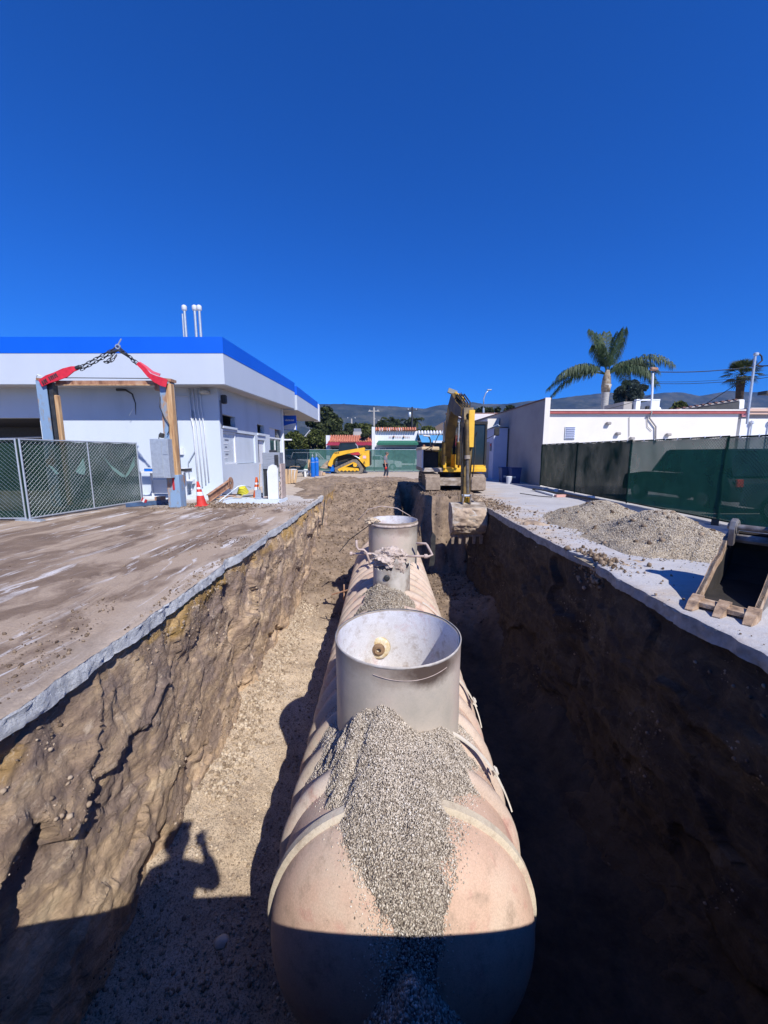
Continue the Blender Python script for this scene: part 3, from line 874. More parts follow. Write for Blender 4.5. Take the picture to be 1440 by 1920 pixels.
tag(MB().tube([P(622, 1115, 8.6), P(660, 1104, 8.4)], .018, 6).tube([P(645, 1096, 8.5), P(645, 1124, 8.5)], .018, 6).build('rusty_cross_bar', RUST), 'dark crossed bars lying on the pit floor left of the tank', 'bar')
tag(MB().prism([(0, 0), (.16, .02), (.19, .2), (.2, 1.0), (.1, 1.12), (.04, .9), (.06, .5)], 0, .03, 'XZ').build('rebar_stub', DARKM), 'dark flat steel strip standing in the earth beside the far riser', 'steel strip').location = (1.45, 12.0, -1.95)

# ------------------------------------------------------------------ gravel
rng = np.random.default_rng(4)
_ico = None
def ico():
    global _ico
    if _ico is None:
        p = (1 + 5 ** .5) / 2
        v = np.array([(-1, p, 0), (1, p, 0), (-1, -p, 0), (1, -p, 0), (0, -1, p), (0, 1, p), (0, -1, -p), (0, 1, -p), (p, 0, -1), (p, 0, 1), (-p, 0, -1), (-p, 0, 1)], float)
        v /= np.linalg.norm(v[0])
        f = np.array([(0, 11, 5), (0, 5, 1), (0, 1, 7), (0, 7, 10), (0, 10, 11), (1, 5, 9), (5, 11, 4), (11, 10, 2), (10, 7, 6), (7, 1, 8), (3, 9, 4), (3, 4, 2), (3, 2, 6), (3, 6, 8), (3, 8, 9), (4, 9, 5), (2, 4, 11), (6, 2, 10), (8, 6, 7), (9, 8, 1)])
        _ico = (v, f)
    return _ico

def stones(name, mt, P_, size, parent=None, jit=.25, flat=.65, sm=False, **kw):
    v0, f0 = ico(); n = len(P_)
    P_ = np.asarray(P_, float); size = np.asarray(size, float)
    q = rng.normal(size=(n, 4)); q /= np.linalg.norm(q, axis=1)[:, None]
    a, b, c, d = q.T
    Rm = np.stack([1 - 2 * (c * c + d * d), 2 * (b * c - a * d), 2 * (b * d + a * c), 2 * (b * c + a * d), 1 - 2 * (b * b + d * d), 2 * (c * d - a * b),
                   2 * (b * d - a * c), 2 * (c * d + a * b), 1 - 2 * (b * b + c * c)], 1).reshape(n, 3, 3)
    sc = np.stack([np.ones(n), rng.uniform(.7, 1, n), rng.uniform(flat - .15, flat + .15, n)], 1)
    vs = v0[None] * (1 + rng.uniform(-jit, jit, (n, 12, 1)))
    vs = vs * sc[:, None, :] * size[:, None, None]
    vs = np.einsum('nij,nkj->nki', Rm, vs) + P_[:, None, :]
    fs = (f0[None] + (np.arange(n) * 12)[:, None, None]).reshape(-1, 3)
    me = bpy.data.meshes.new(name)
    me.vertices.add(n * 12); me.vertices.foreach_set('co', vs.reshape(-1).astype(np.float32))
    me.loops.add(len(fs) * 3); me.loops.foreach_set('vertex_index', fs.reshape(-1).astype(np.int32))
    me.polygons.add(len(fs)); me.polygons.foreach_set('loop_start', np.arange(0, len(fs) * 3, 3, dtype=np.int32))
    me.update(calc_edges=True)
    me.materials.append(mt)
    o = bpy.data.objects.new(name, me); COL.objects.link(o)
    if parent: o.parent = parent; o.location = -parent.location
    for k, v in kw.items(): o[k] = v
    return o

# gravel lying on the tank: (y, xmin, xmax, thickness)
GA = [(1.66, -.03, .27, .05), (1.8, -.05, .29, .06), (1.95, -.07, .33, .06), (2.08, -.17, .43, .07), (2.25, -.27, .52, .11), (2.45, -.30, .58, .16), (2.7, -.46, .72, .25), (2.92, -.56, .76, .34), (3.1, -.66, .86, .2), (3.35, -.70, .88, .12), (3.6, -.66, .84, .05), (3.85, -.6, .78, -.02)]
GB = [(4.25, -.5, .55, .05), (4.6, -.6, .62, .09), (5.2, -.58, .62, .12), (5.9, -.5, .55, .15), (6.45, -.35, .42, .22), (6.8, -.42, .45, .1), (7.1, -.4, .4, -.02)]
def thick(tab, x, y):
    a, b, t_ = interp(tab, y)
    c = (a + b) / 2 + .1 * nz(y * 2, 1.3); hw = (b - a) / 2
    s_ = abs(x - c) / hw + .28 * nz(x * 3.5, y * 3.5, 2) + .1 * nz(x * 14, y * 14, 4)
    k = 1 - s_ ** 2
    if y > tab[-1][0] or y < tab[0][0]: return -.05
    th = t_ * max(-1, k) * (1 + .55 * nz(x * 2.6, y * 2.2, 6)) - .07 * math.exp(-((x + .12 - (y - 2.9) * .5) / .06) ** 2) * min(1, max(0, k * 2)) + .05 * nz(x * 5, y * 5, 1) * min(1, max(0, k * 2)) 
    return th if k > 0 else -.03
def gsurf(tab):
    def f(x, y):
        z = tank_top(x, y)
        if z is None: z = TZ
        return (x, y, z + thick(tab, x, y) - .012)
    return f
GP = thing('gravel_pile', 'grey pea gravel heaped against the nearest riser and spilling over the tank end', 'gravel', (TX, 2.5, TZ + TR))

GQ = thing('gravel_pile', 'buff gravel heap between the nearest riser and the broken middle riser', 'gravel', (TX, 5.5, TZ + TR))

def gbed(tab, xs_, ys_):
    m_ = MB().grid(gsurf(tab), xs_, ys_)
    m_.f = [q for q in m_.f if all(tank_top(m_.v[i][0], m_.v[i][1]) is not None for i in q) and max(thick(tab, m_.v[i][0], m_.v[i][1]) for i in q) > -.02]
    return m_
def scatter_tab(tab, x0, x1, y0, y1, n, s0, s1, rim=0):
    pts = []; sz = []
    while len(pts) < n:
        x = random.uniform(x0, x1); y = y0 + (y1 - y0) * random.random()
        t_ = thick(tab, x, y)
        z = tank_top(x, y)
        if z is None: continue
        a, b, _ = interp(tab, y)
        if t_ <= .0:
            d = max(a - x, x - b)
            if random.random() > math.exp(-max(0, d) / .035) * .5: continue
            t_ = 0
        if abs(math.hypot(x - .135, y - 3.5)) < .6 and tab is GA: continue
        s_ = random.uniform(s0, s1) * (1 if random.random() < .9 else 1.5)
        pts.append((x, y, z + t_ + random.uniform(-.004, .004))); sz.append(s_)
    return pts, sz
gbed(GA, list(np.linspace(-.9, 1.05, 90)), list(np.linspace(1.68, 3.9, 110))).build('gravel_bed', GBASE, GP, sm=True, kind='stuff')
gbed(GB, list(np.linspace(-.8, .9, 60)), list(np.linspace(4.1, 7.1, 80))).build('gravel_bed', GBASE2, GQ, sm=True, kind='stuff')
random.seed(5)
p_, z_ = scatter_tab(GA, -.95, 1.05, 1.7, 3.85, 36000, .0036, .0068)
stones('gravel_stones', PEBBLE, p_, z_, GP, kind='stuff')
p_, z_ = scatter_tab(GB, -.8, .9, 4.15, 7.0, 9000, .006, .012)
stones('gravel_stones', PEBBLEB, p_, z_, GQ, kind='stuff')

# gravel cone on the floor under the tank end (in shade)
def cone_z(x, y):
    d = math.hypot((x - .15) * 1.5, (y - 1.72) * 1.0)
    return -1.28 - .95 * d + .05 * fbm(x, y, 4, 2) 
FP = thing('gravel_pile', 'shaded grey gravel cone on the pit floor under the near end of the tank', 'gravel', (.15, 1.6, ZF))
MB().grid(lambda x, y: (x, y, cone_z(x, y)), list(np.linspace(-1.3, 1.6, 80)), list(np.linspace(.8, 1.95, 40))).build('gravel_bed', GBASE, FP, sm=True, kind='stuff')
pts = [];
for i in range(9000):
    x, y = random.uniform(-1.3, 1.6), random.uniform(.85, 1.95); pts.append((x, y, cone_z(x, y)))
stones('gravel_stones', PEBBLE, pts, np.random.default_rng(1).uniform(.006, .012, len(pts)), FP, kind='stuff')

# two heaps on the right slab
def heap(cx, cy, h, rx, ry, seed):
    def f(x, y):
        dx, dy = (x - cx) / rx, (y - cy) / ry
        d = math.hypot(dx, dy) + .16 * nz(x * 1.1, y * 1.1, seed) + .05 * nz(x * 5, y * 5, seed)
        z = h * (1 - d) if d > .22 else h * (1 - .22 + .22 * (1 - (d / .22) ** 2) * .5 )
        return z + .03 * nz(x * 3, y * 3, seed + 3) + .012 * nz(x * 9, y * 9, seed)
    return f
def make_heap(label, cx, cy, h, rx, ry, seed, n):
    o = thing('gravel_mound', label, 'gravel mound', (cx, cy, 0), 0, 'gravel mounds on the right slab')
    f = heap(cx, cy, h, rx, ry, seed)
    MB().grid(lambda x, y: (x, y, max(f(x, y), -.06)), list(np.linspace(cx - rx * 1.5, cx + rx * 1.5, 90)), list(np.linspace(cy - ry * 1.5, cy + ry * 1.5, 90))).build('gravel_bed', GBASE2, o, sm=True, kind='stuff')
    pts = []; sz = []
    while len(pts) < n:
        x, y = random.gauss(cx, rx * .5), random.gauss(cy, ry * .5)
        if x < edgeR(y) + .2: continue
        z = f(x, y)
        if z < 0:
            if random.random() > .5 * math.exp(z / .05) : continue
            z = .012
        pts.append((x, y, z)); sz.append(random.uniform(.008, .017))
    stones('gravel_stones', PEBBLEB, pts, sz, o, kind='stuff')
    pts = [];
    for i in range(45):
        x, y = random.gauss(cx - .3, rx * .5), random.gauss(cy, ry * .5)
        if x < edgeR(y) + .3: continue
        pts.append((x, y, max(0.01, f(x, y)) + .01))
    stones('dirt_clods', CLOD, pts, [random.uniform(.02, .055) for _ in pts], o, kind='stuff')
make_heap('farther flat topped buff gravel mound dotted with dark clods', 5.25, 9.2, .58, 1.3, 1.6, 3, 12000)
make_heap('nearer smooth conical buff gravel mound behind the loose three toothed bucket', 5.3, 7.2, .64, 1.4, 1.65, 7, 15000)

# loose clods and pebbles
pts = []; sz = []
for i in range(5200):
    x = random.uniform(-2.25, -.7); y = random.uniform(1.2, 10)
    pts.append((x, y, pit_floor_z(x, y) + .004)); sz.append(random.choice([.008, .011, .014, .018, .022]) * random.uniform(.7, 1.2))
for i in range(1500):
    x = random.gauss(-2.05, .12); y = random.uniform(4, 10)
    pts.append((x, y, pit_floor_z(x, y) + .006)); sz.append(random.uniform(.01, .04))
o = stones('pit_floor_pebbles', islands('pit_pebbles', [(0, (.22, .16, .11)), (.5, (.44, .34, .24)), (1, (.6, .5, .38))]), pts, sz, kind='stuff')
tag(o, 'loose pebbles and crumbs strewn over the tan pit floor', 'pebbles')
pts = []; sz = []
for i in range(9000):
    x = random.uniform(-2.4, 3.2); y = 9.6 + 12 * random.random() ** 1.2
    if random.random() > smooth(9.4, 12, y) + .3: continue
    pts.append((x, y, pit_floor_z(x, y) + .01)); sz.append(.012 + .05 * random.random() ** 5)
o = stones('ramp_clods', CLOD, pts, sz, kind='stuff'); tag(o, 'brown clods of earth on the slope at the far end of the pit', 'clods')
pts = []; sz = []
for i in range(5000):
    y = 1.2 + 13 * random.random(); x = edgeL(y) - random.expovariate(1.6) - .03
    if nz(x * 1.2, y * .5, 3) < -.05: continue
    pts.append((x, y, .004)); sz.append(.004 + .018 * random.random() ** 4)
for i in range(1600):
    x, y = random.gauss(-5.2, .8), random.gauss(12.2, .4); pts.append((x, y, .01)); sz.append(.008 + .04 * random.random() ** 4)
o = stones('slab_crumbs_left', CLOD, pts, sz, kind='stuff'); tag(o, 'crumbs of dry dirt along the left slab edge', 'crumbs')
pts = []; sz = []
for i in range(1500):
    y = 2.2 + 13 * random.random(); x = edgeR(y) + breakR(y) + random.expovariate(2.2) + .02
    if y < 5 and random.random() < .85: continue
    pts.append((x, y, .012)); sz.append(.005 + .022 * random.random() ** 4)
cand = [q for q in WV[-1] if 5.45 < q[1] < 6.35 and q[2] > -.15 - .38 * random.random() ** 1.5]
for i in range(700):
    q = random.choice(cand) if i % 3 else (edgeR(5.9) + random.gauss(.18, .13), random.gauss(5.9, .25), .02)
    if i % 3 == 0 and q[0] < edgeR(q[1]) + breakR(q[1]): continue
    pts.append(q); sz.append(.01 + .045 * random.random() ** 3)
for i in range(700):
    y = random.gauss(12.5, 1.2); x = edgeR(y) + random.gauss(.3, .25)
    if x < edgeR(y) + .03: continue
    pts.append((x, y, .015)); sz.append(.012 + .04 * random.random() ** 3)
o = stones('slab_crumbs_right', CLOD, pts, sz, kind='stuff'); tag(o, 'clods and crumbs of dirt along the broken lip of the right slab', 'crumbs')
for sd_, nm_, lb_, cnt_ in ((1, 'wall_stones_left', 'small stones and clods sticking in the sunlit left pit wall', 4200), (-1, 'wall_stones_right', 'small clods sticking in the shaded right pit wall', 2500)):
    pts = []; sz = []; vv = WV[sd_]
    while len(pts) < cnt_:
        q = vv[random.randrange(len(vv))]
        if nz(q[1] * 1.4, q[2] * 1.6, sd_ * 3) < .12 + .25 * random.random() - .3 * (q[2] > -.5): continue
        pts.append(q); sz.append(.005 + .022 * random.random() ** 5)
    tag(stones(nm_, islands(nm_ + '_mat', [(0, (.12, .085, .06)), (.5, (.3, .22, .155)), (1, (.5, .4, .3))]) if sd_ > 0 else CLOD, pts, sz, kind='stuff'), lb_, 'clods')
tag(lump((-1.35, 2.62, -2.36), .06, 2, 2, (1, .8, .5)).build('stone', PEBBLEB, sm=True), 'single pale stone on the pit floor close to the tank', 'stone')

# ------------------------------------------------------------------ chain link fences
def chain(mb, L, h, z0, step=.085, r=.0028):
    # two families of straight diagonal wires in the plane y=0, x 0..L
    for sgn in (1, -1):
        c = -h
        while c < L + h:
            x0 = c; x1 = c + h
            a0, a1 = max(0, x0), min(L, x1)
            if a1 - a0 > .02:
                if sgn > 0: p, q = (a0, a0 - c), (a1, a1 - c)
                else: p, q = (a0, h - (a0 - c)), (a1, h - (a1 - c))
                off = .003 * sgn
                mb.tube([(p[0], off, z0 + p[1]), (q[0], off, z0 + q[1])], r, 3, cap=False)
            c += step
def fence_panel(label, a, b, h, group, wire, frame, scr, scrside=.03, tie=True, mid=True, step=.085, wr=.0028, foot=True, clamp=True, sag=.02):
    a, b = Vector(a), Vector(b); d = b - a; L = d.length
    ang = math.atan2(d.y, d.x)
    T_ = thing('fence_panel', label, 'fence', (a.x, a.y, 0), ang, group)
    z0 = .07
    f = MB(); r = .021
    for x in (0, L): MB().tube([(x, 0, .02), (x, 0, h)], r, 8).build('post', frame, T_, sm=50, world=False)
    for z in (z0, h - .02): MB().tube([(0, 0, z), (L, 0, z)], r * .9, 8).build('rail', frame, T_, sm=50, world=False)
    if mid: MB().tube([(L / 2, 0, z0), (L / 2, 0, h - .02)], r * .8, 8).build('middle_bar', frame, T_, sm=50, world=False)
    m_ = MB(); chain(m_, L, h - z0 - .04, z0, step, wr); m_.build('chain_link', wire, T_, world=False, kind='stuff')
    sd = random.random() * 10
    s_ = MB().grid(lambda x, z: (x, scrside + .022 * nz(x * 1.5, z * 1.2, sd) + .008 * nz(x * 7, z * 3, sd), z), list(np.linspace(-.03, L + .03, 50)), list(np.linspace(z0 + .02, h - .03 , 24)))
    n = len(s_.v)
    for i, v in enumerate(s_.v):
        if v[2] > h - .05: s_.v[i] = (v[0], v[1], v[2] - sag * abs(math.sin(v[0] * 5)))
    s_.build('screen', scr, T_, sm=True, world=False)
    if tie:
        t_ = MB()
        for i in range(int(L / .45)):
            t_.box((.2 + i * .45, 0, h - .02), (.02, .055, .055))
        t_.build('tie', WHITEP, T_, world=False, kind='stuff')
    if foot:
        for x in (0,): MB().box((x, 0, .025), (.12, .75, .05)).build('foot', frame, T_, world=False)
    return T_
FL = G(57, 977); FR = G(266, 943)
gL = 'chain link panels before the station'
F1 = fence_panel('chain link panel with ripped green mesh ending beside the lift post', FL, FR, 2.0, gL, GALV, GALV, SCR_L, .05, tie=False, step=.105, wr=.002)
F2 = fence_panel('cut off chain link panel at the picture edge left of the two torn flaps', Vector((FL.x - 3.6, FL.y - .15, 0)), Vector((FL.x - .1, FL.y, 0)), 2.0, gL, GALV, GALV, SCR_L, .05, tie=False, step=.105, wr=.002)
L1 = (FR - FL).length
def tear(pts, T_, z=-.0):
    poly = [(p[0], p[1]) for p in pts]
    return MB().prism(poly, .018, .022, 'XZ').build('torn_flap', TEALP, T_, world=False)
tear([(2.28, 1.55), (2.55, 1.15), (2.85, .92), (2.95, .9), (3.0, .95), (2.75, 1.12), (2.5, 1.3)], F1)
tear([(2.98, .9), (3.15, 1.1), (3.42, 1.5), (3.45, 1.55), (3.42, 1.25), (3.15, .97), (3.0, .88)], F1)
tear([(1.35, 1.15), (1.62, 1.52), (1.66, 1.2), (1.6, 1.05), (1.45, 1.08)], F1)
tear([(.62, 1.35), (.8, 1.1), (.88, 1.12), (.72, 1.32)], F1)

gR = 'green screened fence panels along the right side'
RY = [2.6, 5.9, 9.1, 12.6, 16.0, 19.45]
RX = [8.05, 8.04, 8.02, 8.0, 7.95, 7.9]
rl = ['near end of the right green fence running out of the picture', 'green screened panel with pale car glints behind it, second from the picture edge',
      'green screened panel behind the farther gravel mound', 'dark green screened panel between the gravel mounds and the grey wall', 'darkest green screened panel touching the corner of the grey wall']
random.seed(3)
for i in range(5):
    fence_panel(rl[i], (RX[i], RY[i], 0), (RX[i + 1], RY[i + 1], 0), 2.02 + .02 * i, gR, SCREEN_WIRE, SCREEN_WIRE, SCR_R if i < 3 else SCR_R2, .03, mid=False, step=.078, wr=.003, foot=False)
gF = 'teal screened fence panels across the back of the lot'
x = -9.6; i = 0
where = ['behind the station corner', 'left of the blue gas cylinders', 'behind the blue gas cylinders', 'behind the loader bucket', 'behind the loader cab', 'between the loader and the walking man', 'right behind the walking man', 'left of the digger', 'behind the digger hood', 'behind the digger cab']
while i < 10:
    fence_panel('teal screened fence panel ' + where[i], (x, 34.4, 0), (x + 1.72, 34.4, 0), 2.0, gF, GALV, GALV, SCR_F, -.03, mid=False, step=.12, wr=.002, tie=False, foot=False)
    x += 1.75; i += 1

# ------------------------------------------------------------------ service station (left)
ST = thing('service_station', 'white service station building with bright blue roof band and canopy', 'building', (-6.1, 14.6, 0))
WX, WY = -6.1, 14.6
def sec(mb, *a): mb.b2(*a); return mb
wl = MB()
wl.b2(-12.75, WX - .2, WY, WY + .2, 0, 4.3)                 # right of the garage door
wl.b2(-22, -12.75, WY, WY + .2, 2.95, 4.3)
wl.build('front_wall', WHITE, ST)
sw = MB()   # side wall with openings (y ranges)
sw.b2(WX - .2, WX, WY, 14.85, 0, 4.3)
ops = [(14.85, 18.5, 1.2, 2.5)]
sw.b2(WX - .2, WX, 14.85, 18.5, 0, 1.2)
sw.b2(WX - .2, WX, 14.85, 18.5, 2.5, 2.68)
sw.b2(WX - .2, WX, 16.15, 18.5, 2.68, 3.12)
sw.b2(WX - .2, WX, 14.85, 18.5, 3.12, 4.4)
sw.b2(WX - .2, WX, 18.5, 18.9, 0, 4.4)
sw.b2(WX - .2, WX, 18.9, 20.0, 3.05, 4.4)
sw.b2(WX - .2, WX, 18.9, 20.0, 2.3, 2.62)
sw.b2(WX - .2, WX, 20.0, 20.9, 0, 4.4)
sw.b2(WX - .2, WX, 20.9, 23.4, 3.0, 4.4)
sw.b2(WX - .2, WX, 23.3, 23.5, 0, 3.0)
sw.b2(WX - .2, WX, 20.9, 23.3, 0, .3)
sw.build('side_wall', WHITE, ST)
MB().b2(-22, WX - .3, 23.3, 23.5, 0, 4.3).build('rear_wall', WHITE, ST)
MB().b2(-20, -12.75, WY + .25, 20, 2.96, 3.0).b2(-12.74, -12.6, WY + .2, 20, 0, 3.0).b2(-20, -12.75, 20, 20.1, 0, 3).build('garage_interior', DARKM, ST)
MB().b2(-12.8, WX - .21, WY + .3, 23.2, .0, .02).build('interior_floor', CONC, ST)
MB().tube([(-16, 15.4, 2.2), (-12.9, 16.2, 2.35)], .04, 6).build('garage_pipe', GALV, ST)
# boarded panel and windows in the side wall
MB().b2(WX - .14, WX - .08, 16.25, 18.5, 1.22, 2.48).build('boarded_panel', WHITE, ST)
wf = MB().b2(WX - .16, WX - .06, 16.15, 16.25, 1.2, 2.5).b2(WX - .16, WX - .06, 14.86, 14.93, 1.22, 2.48).b2(WX - .16, WX - .06, 14.93, 16.15, 2.42, 2.49).b2(WX - .16, WX - .06, 14.93, 16.15, 1.21, 1.28).build('window_frame', WHITEP, ST)
MB().b2(WX - .13, WX - .11, 14.93, 16.15, 1.28, 2.42).build('window', mat('pale_window', [(.5, .56, .62), (.66, .7, .76)], 5, .2), ST)
for k in range(6): MB().b2(WX - .108, WX - .10, 15.1 + .12 * (k % 2), 15.4 + .1 * (k % 3), 1.45 + .14 * k, 1.5 + .14 * k).build('window_sticker', SHIRTG if k % 2 else WHITEP, ST)
MB().b2(WX - .6, WX - .5, 14.85, 16.15, 2.66, 3.14).build('vent_opening', DARKM, ST)
MB().b2(WX - .05, WX + .06, 14.8, 16.2, 2.6, 2.68).build('vent_sill', WHITE, ST)
MB().b2(WX - .6, WX - .5, 18.85, 20.05, 2.6, 3.1).build('vent_opening', DARKM, ST)
MB().b2(WX - .05, WX + .06, 18.85, 20.05, 2.52, 2.62).build('vent_sill', WHITE, ST)
dr = MB().b2(WX - .16, WX - .1, 18.92, 19.98, 0, 2.28).build('door', WHITEP, ST)
MB().b2(WX - .2, WX - .1, 18.92, 19.3, 1.2, 2.3).build('door_shadow_gap', DARKM, ST)
MB().tube([(WX - .06, 19.8, 1.0), (WX - .02, 19.85, 1.0)], .03, 8).build('handle', GALV, dr)
MB().b2(WX - .12, WX - .1, 20.95, 23.3, .3, 2.45).build('shop_window', GLASS, ST)
m_ = MB().b2(WX - .14, WX - .04, 20.9, 23.3, 2.45, 2.53)
for yy in (20.93, 22.1, 23.27): m_.b2(WX - .13, WX - .05, yy - .03, yy + .03, .3, 2.45)
m_.build('shop_window_frame', WHITEP, ST)
MB().b2(WX - .12, WX - .08, 20.95, 22.2, 2.53, 3.0).build('panel', WHITEP, ST)
MB().b2(WX - .12, WX - .08, 22.3, 23.2, 2.53, 3.0).build('panel', GLASSD, ST)
MB().b2(WX - .02, WX + .1, 23.35, 23.5, 0, 4.5).build('corner_post', WHITEP, ST)
MB().b2(WX - .1, WX + .55, 23.45, 23.6, 2.42, 2.5).build('bracket', WHITEP, ST)
# roof, fascia: rises slightly towards the back
FX, FY, FX2 = -5.42, 13.6, -5.3
def fasc(z0a, z1a, z0b, z1b, mt, name, off=0):
    m_ = MB()
    o_ = .12 - off
    fr = [(-40, FY - off, z0a), (FX + off, FY - off, z0a), (FX + off, FY - off, z1a), (-40, FY - off, z1a)]
    sdv = [(FX + off, FY - off, z0a), (FX2 + off, 23.6, z0b), (FX2 + off, 23.6, z1b), (FX + off, FY - off, z1a)]
    th = .12
    m_.add(fr + [(p[0], p[1] + th, p[2]) for p in fr], [(0, 1, 2, 3), (7, 6, 5, 4), (0, 4, 5, 1), (3, 2, 6, 7)])
    m_.add(sdv + [(p[0] - th, p[1] + (th if i in (0, 3) else 0), p[2]) for i, p in enumerate(sdv)], [(0, 1, 2, 3), (7, 6, 5, 4), (0, 4, 5, 1), (1, 5, 6, 2), (3, 2, 6, 7)])
    m_.build(name, mt, ST)
fasc(3.98, 4.98, 4.27, 5.24, FASC, 'fascia')
fasc(4.982, 5.50, 5.242, 5.76, BLUE, 'blue_band', .012)
MB().add([(-40, FY + .13, 3.99), (FX - .13, FY + .13, 3.99), (FX2 - .13, 23.6, 4.28), (-40, 23.6, 4.28), (-40, FY + .13, 4.1), (FX - .13, FY + .13, 4.1), (FX2 - .13, 23.6, 4.39), (-40, 23.6, 4.39)],
         [(3, 2, 1, 0), (4, 5, 6, 7), (0, 1, 5, 4), (1, 2, 6, 5), (2, 3, 7, 6)]).build('soffit', SOFF, ST)
MB().b2(-40, FX - .2, FY + .2, 23.5, 5.0, 5.1).build('roof', SOFF, ST)
# canopy behind, set lower
MB().b2(-20, -5.25, 23.75, 31.6, 4.2, 4.24).build('canopy_soffit', SOFF, ST)
cb = MB().b2(-5.33, -5.2, 23.72, 31.7, 4.22, 5.1).b2(-20, -5.35, 31.58, 31.7, 4.22, 5.1).b2(-20, -5.35, 23.72, 23.84, 4.22, 5.1)
cb.build('canopy_fascia', FASC, ST)
MB().b2(-5.34, -5.19, 23.7, 31.1, 5.105, 5.6).build('canopy_blue_band', BLUE, ST)
MB().b2(-5.6, -5.16, 31.2, 31.85, 4.15, 5.5, .03).build('canopy_end_cap', WHITEP, ST)
MB().b2(-9.6, -9.3, 28, 28.3, 0, 4.2).build('canopy_column', WHITEP, ST)
# conduits, boxes, lamp on the front wall
for k, xx in enumerate((-7.12, -6.98, -6.84, -6.72)):
    MB().tube([(xx, WY - .05, 3.98), (xx, WY - .05, 3.3 if k else 3.0), (xx + .06, WY - .05, 2.6), (xx + .10, WY - .05, .3 + .1 * k)], .022 if k else .03, 8).build('conduit', WHITEP, ST, sm=True)
MB().tube([(-7.05, WY - .05, 3.2), (-7.05, WY - .05, 1.75), (-7.35, WY - .05, 1.3), (-7.35, WY - .05, .72)], .02, 8).build('conduit', GALV, ST, sm=True)
MB().tube([(-7.9, WY - .04, 2.95), (-7.9, WY - .04, 3.6), (-7.8, WY - .04, 3.72), (-7.1, WY - .04, 3.72)], .012, 6).build('conduit', WHITEP, ST, sm=True)
MB().b2(-7.78, -7.5, WY - .09, WY, 1.6, 1.85).build('meter_box', WHITEP, ST)
for zz in (1.78, 1.66): MB().b2(-7.75, -7.68, WY - .14, WY - .09, zz - .03, zz + .03).build('outlet', DARKM, ST)
MB().b2(-7.8, -7.15, WY - .22, WY, .52, .68).build('manifold_box', WHITEP, ST)
for k in range(4): MB().tube([(-7.7 + k * .15, WY - .14, .52), (-7.7 + k * .15, WY - .14, .06)], .018, 6).lathe([(.03, .28), (.03, .33)], (-7.7 + k * .15, WY - .14, 0), 8).build('stub_pipe', WHITEP, ST)
MB().b2(-6.65, -6.35, WY - .3, WY, 3.78, 3.9, .03).build('flood_light', mat('lamp_cream', (.55, .52, .45)), ST)
MB().box((-6.0, 14.9, 3.65), (.18, .18, .32), bev=.03).build('security_camera', DARKM, ST)
MB().b2(WX + .005, WX + .02, 14.7, 14.85, 2.6, 3.6).build('downpipe_and_shadow_line', SHIRTG, ST)
MB().tube([(-9.75, WY - .06, 3.94), (-9.4, WY - .1, 3.93), (-9.15, WY - .14, 3.78), (-9.05, WY - .16, 3.45), (-9.08, WY - .16, 3.05)], [.05, .04, .03, .02, .01], 6).build('hanging_cable', DARKM, ST, sm=True)
MB().tube([(-9.05, WY - .16, 3.5), (-9.12, WY - .18, 3.3), (-9.3, WY - .2, 3.0)], .01, 5).build('hanging_cable', WHITEP, ST, sm=True)
MB().b2(-10.5, WX + .5, WY - .75, WY - .003, .0, .10).build('plinth', WHITE, ST)
# rooftop
for k, px in enumerate((350, 369, 377.5)):
    b0 = P(px, 640, 16.2); 
    o = thing('roof_vent_pipe', ['slim white roof vent pipe standing alone on the left, strapped to a second tube', 'middle white roof vent pipe with round cap', 'rightmost white roof vent pipe with round cap'][k], 'vent pipe', (b0.x, 16.2, 5.1), 0, 'vent pipes on the station roof')
    MB().tube([(b0.x, 16.2, 5.1), (b0.x, 16.2, 7.35)], .05, 10).build('pipe', GALV, o, sm=50)
    MB().lathe([(.05, 7.2), (.1, 7.25), (.1, 7.38), (.05, 7.42)], (b0.x, 16.2, 0), 12).build('cap', WHITEP, o, sm=50)
    if k == 0: MB().tube([(b0.x - .11, 16.2, 5.1), (b0.x - .09, 16.2, 7.1)], .03, 8).build('side_tube', GALV, o, sm=50)
o = thing('rooftop_unit', 'low white box on the station roof behind the blue band', 'roof unit', (-7.0, 17.2, 5.1))
MB().b2(-8.1, -6.3, 17, 19, 5.1, 6.05, .02).build('housing', WHITEP, o)
MB().b2(-8.15, -6.25, 16.95, 19.05, 6.052, 6.11).build('lid', FASC, o)
# hanging blue sign
o = thing('hanging_sign', 'small blue and white rectangular sign hanging beyond the station corner', 'sign', (-6.0, 25, 3.1))
MB().b2(-6.38, -5.58, 25, 25.12, 3.12, 4.02).build('sign_box', BLUE, o)
MB().prism([(-6.36, 3.14), (-5.6, 3.14), (-5.6, 3.55), (-6.0, 3.48), (-6.36, 3.38)], 24.985, 24.998, 'XZ').build('white_wave', WHITEP, o)
random.seed(8)
for k in range(8): MB().b2(-6.28 + k * .075, -6.28 + k * .075 + random.uniform(.035, .06), 24.985, 24.998, 3.68, 3.76 + .02 * (k % 2)).build('letter_mark', WHITEP, o)
MB().tube([(-6.3, 25.06, 4.0), (-6.3, 25.06, 4.2)], .02, 6).build('hanger', GALV, o); MB().tube([(-5.7, 25.06, 4.0), (-5.7, 25.06, 4.2)], .02, 6).build('hanger', GALV, o)

